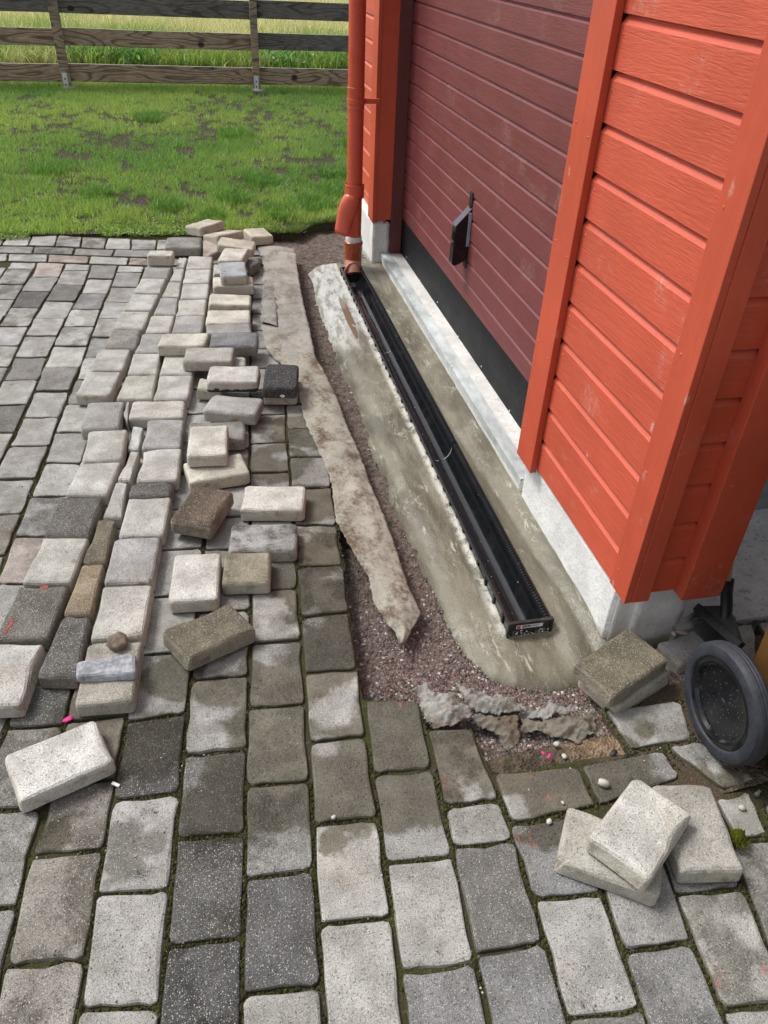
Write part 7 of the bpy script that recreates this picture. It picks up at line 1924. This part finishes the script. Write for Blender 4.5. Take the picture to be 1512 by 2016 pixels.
# longer tufts
TT = [(-.30, 4.95, .24), (.30, 5.15, .24), (-.55, 4.4, .22), (-1.0, 4.25, .2), (.0, 4.25, .3), (-.25, 4.05, .25), (-1.5, 4.6, .2), (.25, 4.6, .3), (-.7, 4.0, .15), (-1.9, 5.3, .25), (.7, 6.2, .3), (-.4, 6.6, .3), (-1.2, 7.4, .3)]
Px = []
for x, y, r in TT:
    k = int(2600 * r); t = g.random(k) * 6.28; q = np.sqrt(g.random(k)) * r * .55
    Px.append(np.stack([x + q * np.cos(t), y + q * np.sin(t) * 1.2], 1))
Px = np.concatenate(Px); n = len(Px); e = g.random((n, 1))
blades('lawn_tufts', Px, np.full(n, .002), .045 + .06 * g.random(n), .002 + .0015 * g.random(n), .3 + .55 * g.random(n), np.array([.145, .30, .045]) * (.7 + .6 * e), M['grass'], 2, kind='stuff', label='longer lush grass tufts standing up from the lawn')
# clover and mossy weeds along the paving edge
n = 26000
X = g.uniform(-3.2, -.25, n); Y = 3.650 + np.abs(g.normal(0, .22, n))
k = (fbm(X * 4, Y * 4, 77) > .44) & (g.random(n) < np.clip(1.15 - (X + 2.2) * .42, .12, 1)); X, Y = X[k], Y[k]; n = len(X); e = g.random((n, 1))
blades('clover', np.stack([X, Y], 1), np.where(Y < 3.74, .002, .006) + .014 * g.random(n), .009 + .009 * g.random(n), .004 + .003 * g.random(n), .75 + .23 * g.random(n), np.array([.21, .34, .045]) * (.6 + .7 * e) + np.array([.04, .02, 0]) * (e > .75), M['grass'], 1, kind='stuff', label='low clover and moss spreading over the far paving edge')
# overhanging turf at the cut bank
n = 5000; tt = g.random(n); ex = np.interp(tt, np.linspace(0, 1, 8), [p[0] for p in lawn_edge[4:12]]); ey = np.interp(tt, np.linspace(0, 1, 8), [p[1] for p in lawn_edge[4:12]])
e = g.random((n, 1)); ex = ex + g.normal(0, .02, n); ey = ey + np.abs(g.normal(0, .03, n)) - .01; kk = ex < .2; ex, ey, e = ex[kk], ey[kk], e[kk]; n = len(ex)
blades('bank_turf', np.stack([ex, ey], 1), np.full(n, .0), .02 + .035 * g.random(n), .0018 + .001 * g.random(n), .5 + .48 * g.random(n), np.array([.15, .23, .045]) * (.6 + .8 * e), M['grass'], 1, kind='stuff', label='ragged turf fringe over the cut bank at the trench end')
# tall field grass beyond the fence
n = 210000
Y = 9.75 + 15.5 * g.random(n) ** 1.7; X = -1.5 + (g.random(n) - .5) * (5.2 + (Y - 9) * .62) - (Y - 9.5) * .04
d = fbm(X * .7, Y * .7, 80); d2 = fbm(X * 2.6, Y * 2.6, 81)
kk = ((Y > 10.75) | (g.random(n) < .0)) & (g.random(n) < np.clip((d2 - .2) * 2.2, .25, 1)); X, Y, d, d2 = X[kk], Y[kk], d[kk], d2[kk]; n = len(X)
e = g.random((n, 1)); w = np.clip((d - .34) / .3 + (Y - 12.2) * .16, 0, 1)[:, None] 
cols = np.array([.30, .43, .085]) * (1 - w) + np.array([.66, .64, .28]) * w
st = (g.random(n) < .22 * w[:, 0] + .03)[:, None]; cols = np.where(st, np.array([.74, .68, .42]), cols) * (.65 + .65 * e)
L = (.16 + .26 * g.random(n)) * (.6 + .8 * d2) * (.75 + .35 * np.clip((Y - 10.7) / 1.0, 0, 1))
blades('field_grass', np.stack([X, Y], 1), np.full(n, -.01), L, .0035 + .004 * g.random(n), .15 + .6 * g.random(n), cols, M['grass'], 2, kind='stuff', label='tall yellow green meadow grass beyond the fence')
# mown strip just beyond the fence
n = 60000; X = g.uniform(-4.5, 1.6, n); Y = g.uniform(9.66, 10.95, n); e = g.random((n, 1)); w = vnoise(X * 2, Y * 3, 5)[:, None]
blades('verge_grass', np.stack([X, Y], 1), np.full(n, -.005), .03 + .05 * g.random(n), .003 + .002 * g.random(n), .3 + .6 * g.random(n), (np.array([.28, .40, .085]) * (1 - w) + np.array([.50, .52, .18]) * w) * (.7 + .6 * e), M['grass'], 1, kind='stuff', label='short green verge grass just beyond the fence')
# broad leaved weeds
n = 9000; cx = g.uniform(-4.5, 1.6, 46); cy = g.uniform(10.85, 11.9, 46); ci = g.integers(0, 46, n)
X = cx[ci] + g.normal(0, .13, n); Y = cy[ci] + g.normal(0, .13, n); e = g.random((n, 1))
blades('field_weeds', np.stack([X, Y], 1), g.random(n) * .22, .04 + .06 * g.random(n), .012 + .010 * g.random(n), .6 + .35 * g.random(n), np.array([.12, .28, .055]) * (.6 + .9 * e), M['grass'], 2, kind='stuff', label='dark broad leaved weeds along the edge of the field')

# ================================================================ small scattered things
def pebble(p, r, mat, seed, name, label, cat, sq=(1, .8, .65), group=None):
    bm = bmesh.new(); bmesh.ops.create_icosphere(bm, subdivisions=2, radius=1)
    for q in bm.verts:
        n_ = 1 + .25 * mnoise.noise(q.co * 1.6 + Vector((seed, 0, 0)))
        q.co = Vector((q.co.x * r * sq[0] * n_, q.co.y * r * sq[1] * n_, q.co.z * r * sq[2] * n_))
    me = bpy.data.meshes.new(name); bm.to_mesh(me); bm.free(); me.materials.append(mat)
    me.polygons.foreach_set('use_smooth', [True] * len(me.polygons))
    return link(name, me, None, p, (0, 0, seed), None, label, cat, group)
pebble((PEB[0][0], PEB[0][1], .008), .013, M['pebble'], 1.0, 'pebble', 'largest white pebble on the wet pavers behind the stacked stones', 'pebble', (.75, 1.1, .8))
pebble((PEB[1][0], PEB[1][1], .003), .005, M['pebble'], 2.0, 'pebble', 'tiny white pebble on the wet paver left of the largest one', 'pebble')
pebble((PEB[2][0], PEB[2][1], .005), .009, M['pebble'], 3.0, 'pebble', 'white pebble on the grey paver right of the stacked stones', 'pebble')
pebble((PEB[3][0], PEB[3][1], .004), .008, M['pebble'], 4.0, 'pebble', 'yellowish pebble at the edge of the wet pavers, left of the stacked stones', 'pebble')
pebble((PEB[4][0], PEB[4][1], -.022), .008, M['pebble'], 5.0, 'pebble', 'small white pebble in the brown soil right of the pink petals', 'pebble')
pebble((PEB[5][0], PEB[5][1], -.018), .009, M['pebble'], 6.0, 'pebble', 'pale flat pebble on the muddy felt patch', 'pebble')
pebble((PEB[6][0], PEB[6][1], -.012), .010, M['pebble_dark'], 7.0, 'pebble', 'black pebble at the edge of the brown soil', 'pebble', (1.3, .8, .7))
pebble((PEB[7][0], PEB[7][1], .012), .009, M['pebble'], 8.0, 'pebble', 'white pebble in the dirt under the foundation corner', 'pebble')
pebble((PEB[8][0], PEB[8][1], .022), .013, M['chip'], 9.0, 'stone_chip', 'flat pinkish stone chip on the loose grey stone near the broom', 'stone chip', (1.4, .6, .3))
pebble((PEB[9][0], PEB[9][1], .004), .006, M['pebble'], 10.0, 'pebble', 'white pebble at the end of a wet paver in the middle of the paving', 'pebble')
mb = MB(); mb.box(-.010, .010, -.0035, .0035, 0, .005, .0012)
link('chalk_stub', mesh('chalk_stub', mb.v, mb.f, M['mark_white']), None, (PEB[10][0], PEB[10][1], .001), (0, 0, -.6), None, 'short white stub on the paving right of the lone whitish stone', 'stub')
def petal(p, r, seed, label):
    V = [(0, 0, .004)]; n = 12
    for k in range(n):
        t = 2 * PI * k / n; q = r * (1 + .45 * mnoise.noise((math.cos(t) * 1.4, math.sin(t) * 1.4, seed)))
        V.append((q * math.cos(t), .55 * q * math.sin(t), .003 + .006 * abs(mnoise.noise((t, seed, 1)))))
    o = link('petal', mesh('petal', V, [(0, 1 + k, 1 + (k + 1) % n) for k in range(n)], M['pink'], True), None, p, (0, 0, seed), None, label, 'petal', 'pink petals on the ground')
    md = o.modifiers.new('t', 'SOLIDIFY'); md.thickness = .0012
petal((PEB[11][0], PEB[11][1], .001), .013, .3, 'largest pink petal at the far edge of the lone whitish stone')
petal((PEB[12][0], PEB[12][1], .006), .009, 1.3, 'pink petal beside the dark stone at the near end of the middle row')
petal((PEB[13][0], PEB[13][1], -.020), .0065, 2.0, 'left one of two small pink petals in the brown soil')
petal((PEB[14][0], PEB[14][1], -.020), .008, 4.0, 'right one of two small pink petals in the brown soil')
# moss tuft on the grey stone's corner
V = []; F = []; Cc = []; g = np.random.default_rng(4)
for k in range(420):
    t = g.random() * 6.28; q = abs(g.normal(0, .011)); x, y = .268 + q * math.cos(t), -.742 + q * math.sin(t); z0 = .020 + .026 * math.exp(-(q / .013) ** 2); r = g.uniform(.0015, .004)
    k0 = len(V); V += [(x + r * math.cos(j * 1.57 + t), y + r * math.sin(j * 1.57 + t), z0 - .004) for j in range(4)] + [(x, y, z0 + .004)]
    F += [(k0 + j, k0 + (j + 1) % 4, k0 + 4) for j in range(4)]
    e = g.random(); Cc += [(.09 + .06 * e, .10 + .06 * e, .012, 1)] * 5
tinted('moss_tuft', V, F, Cc, M['moss'], label='green moss tuft on the near corner of the grey stone', cat='moss tuft')
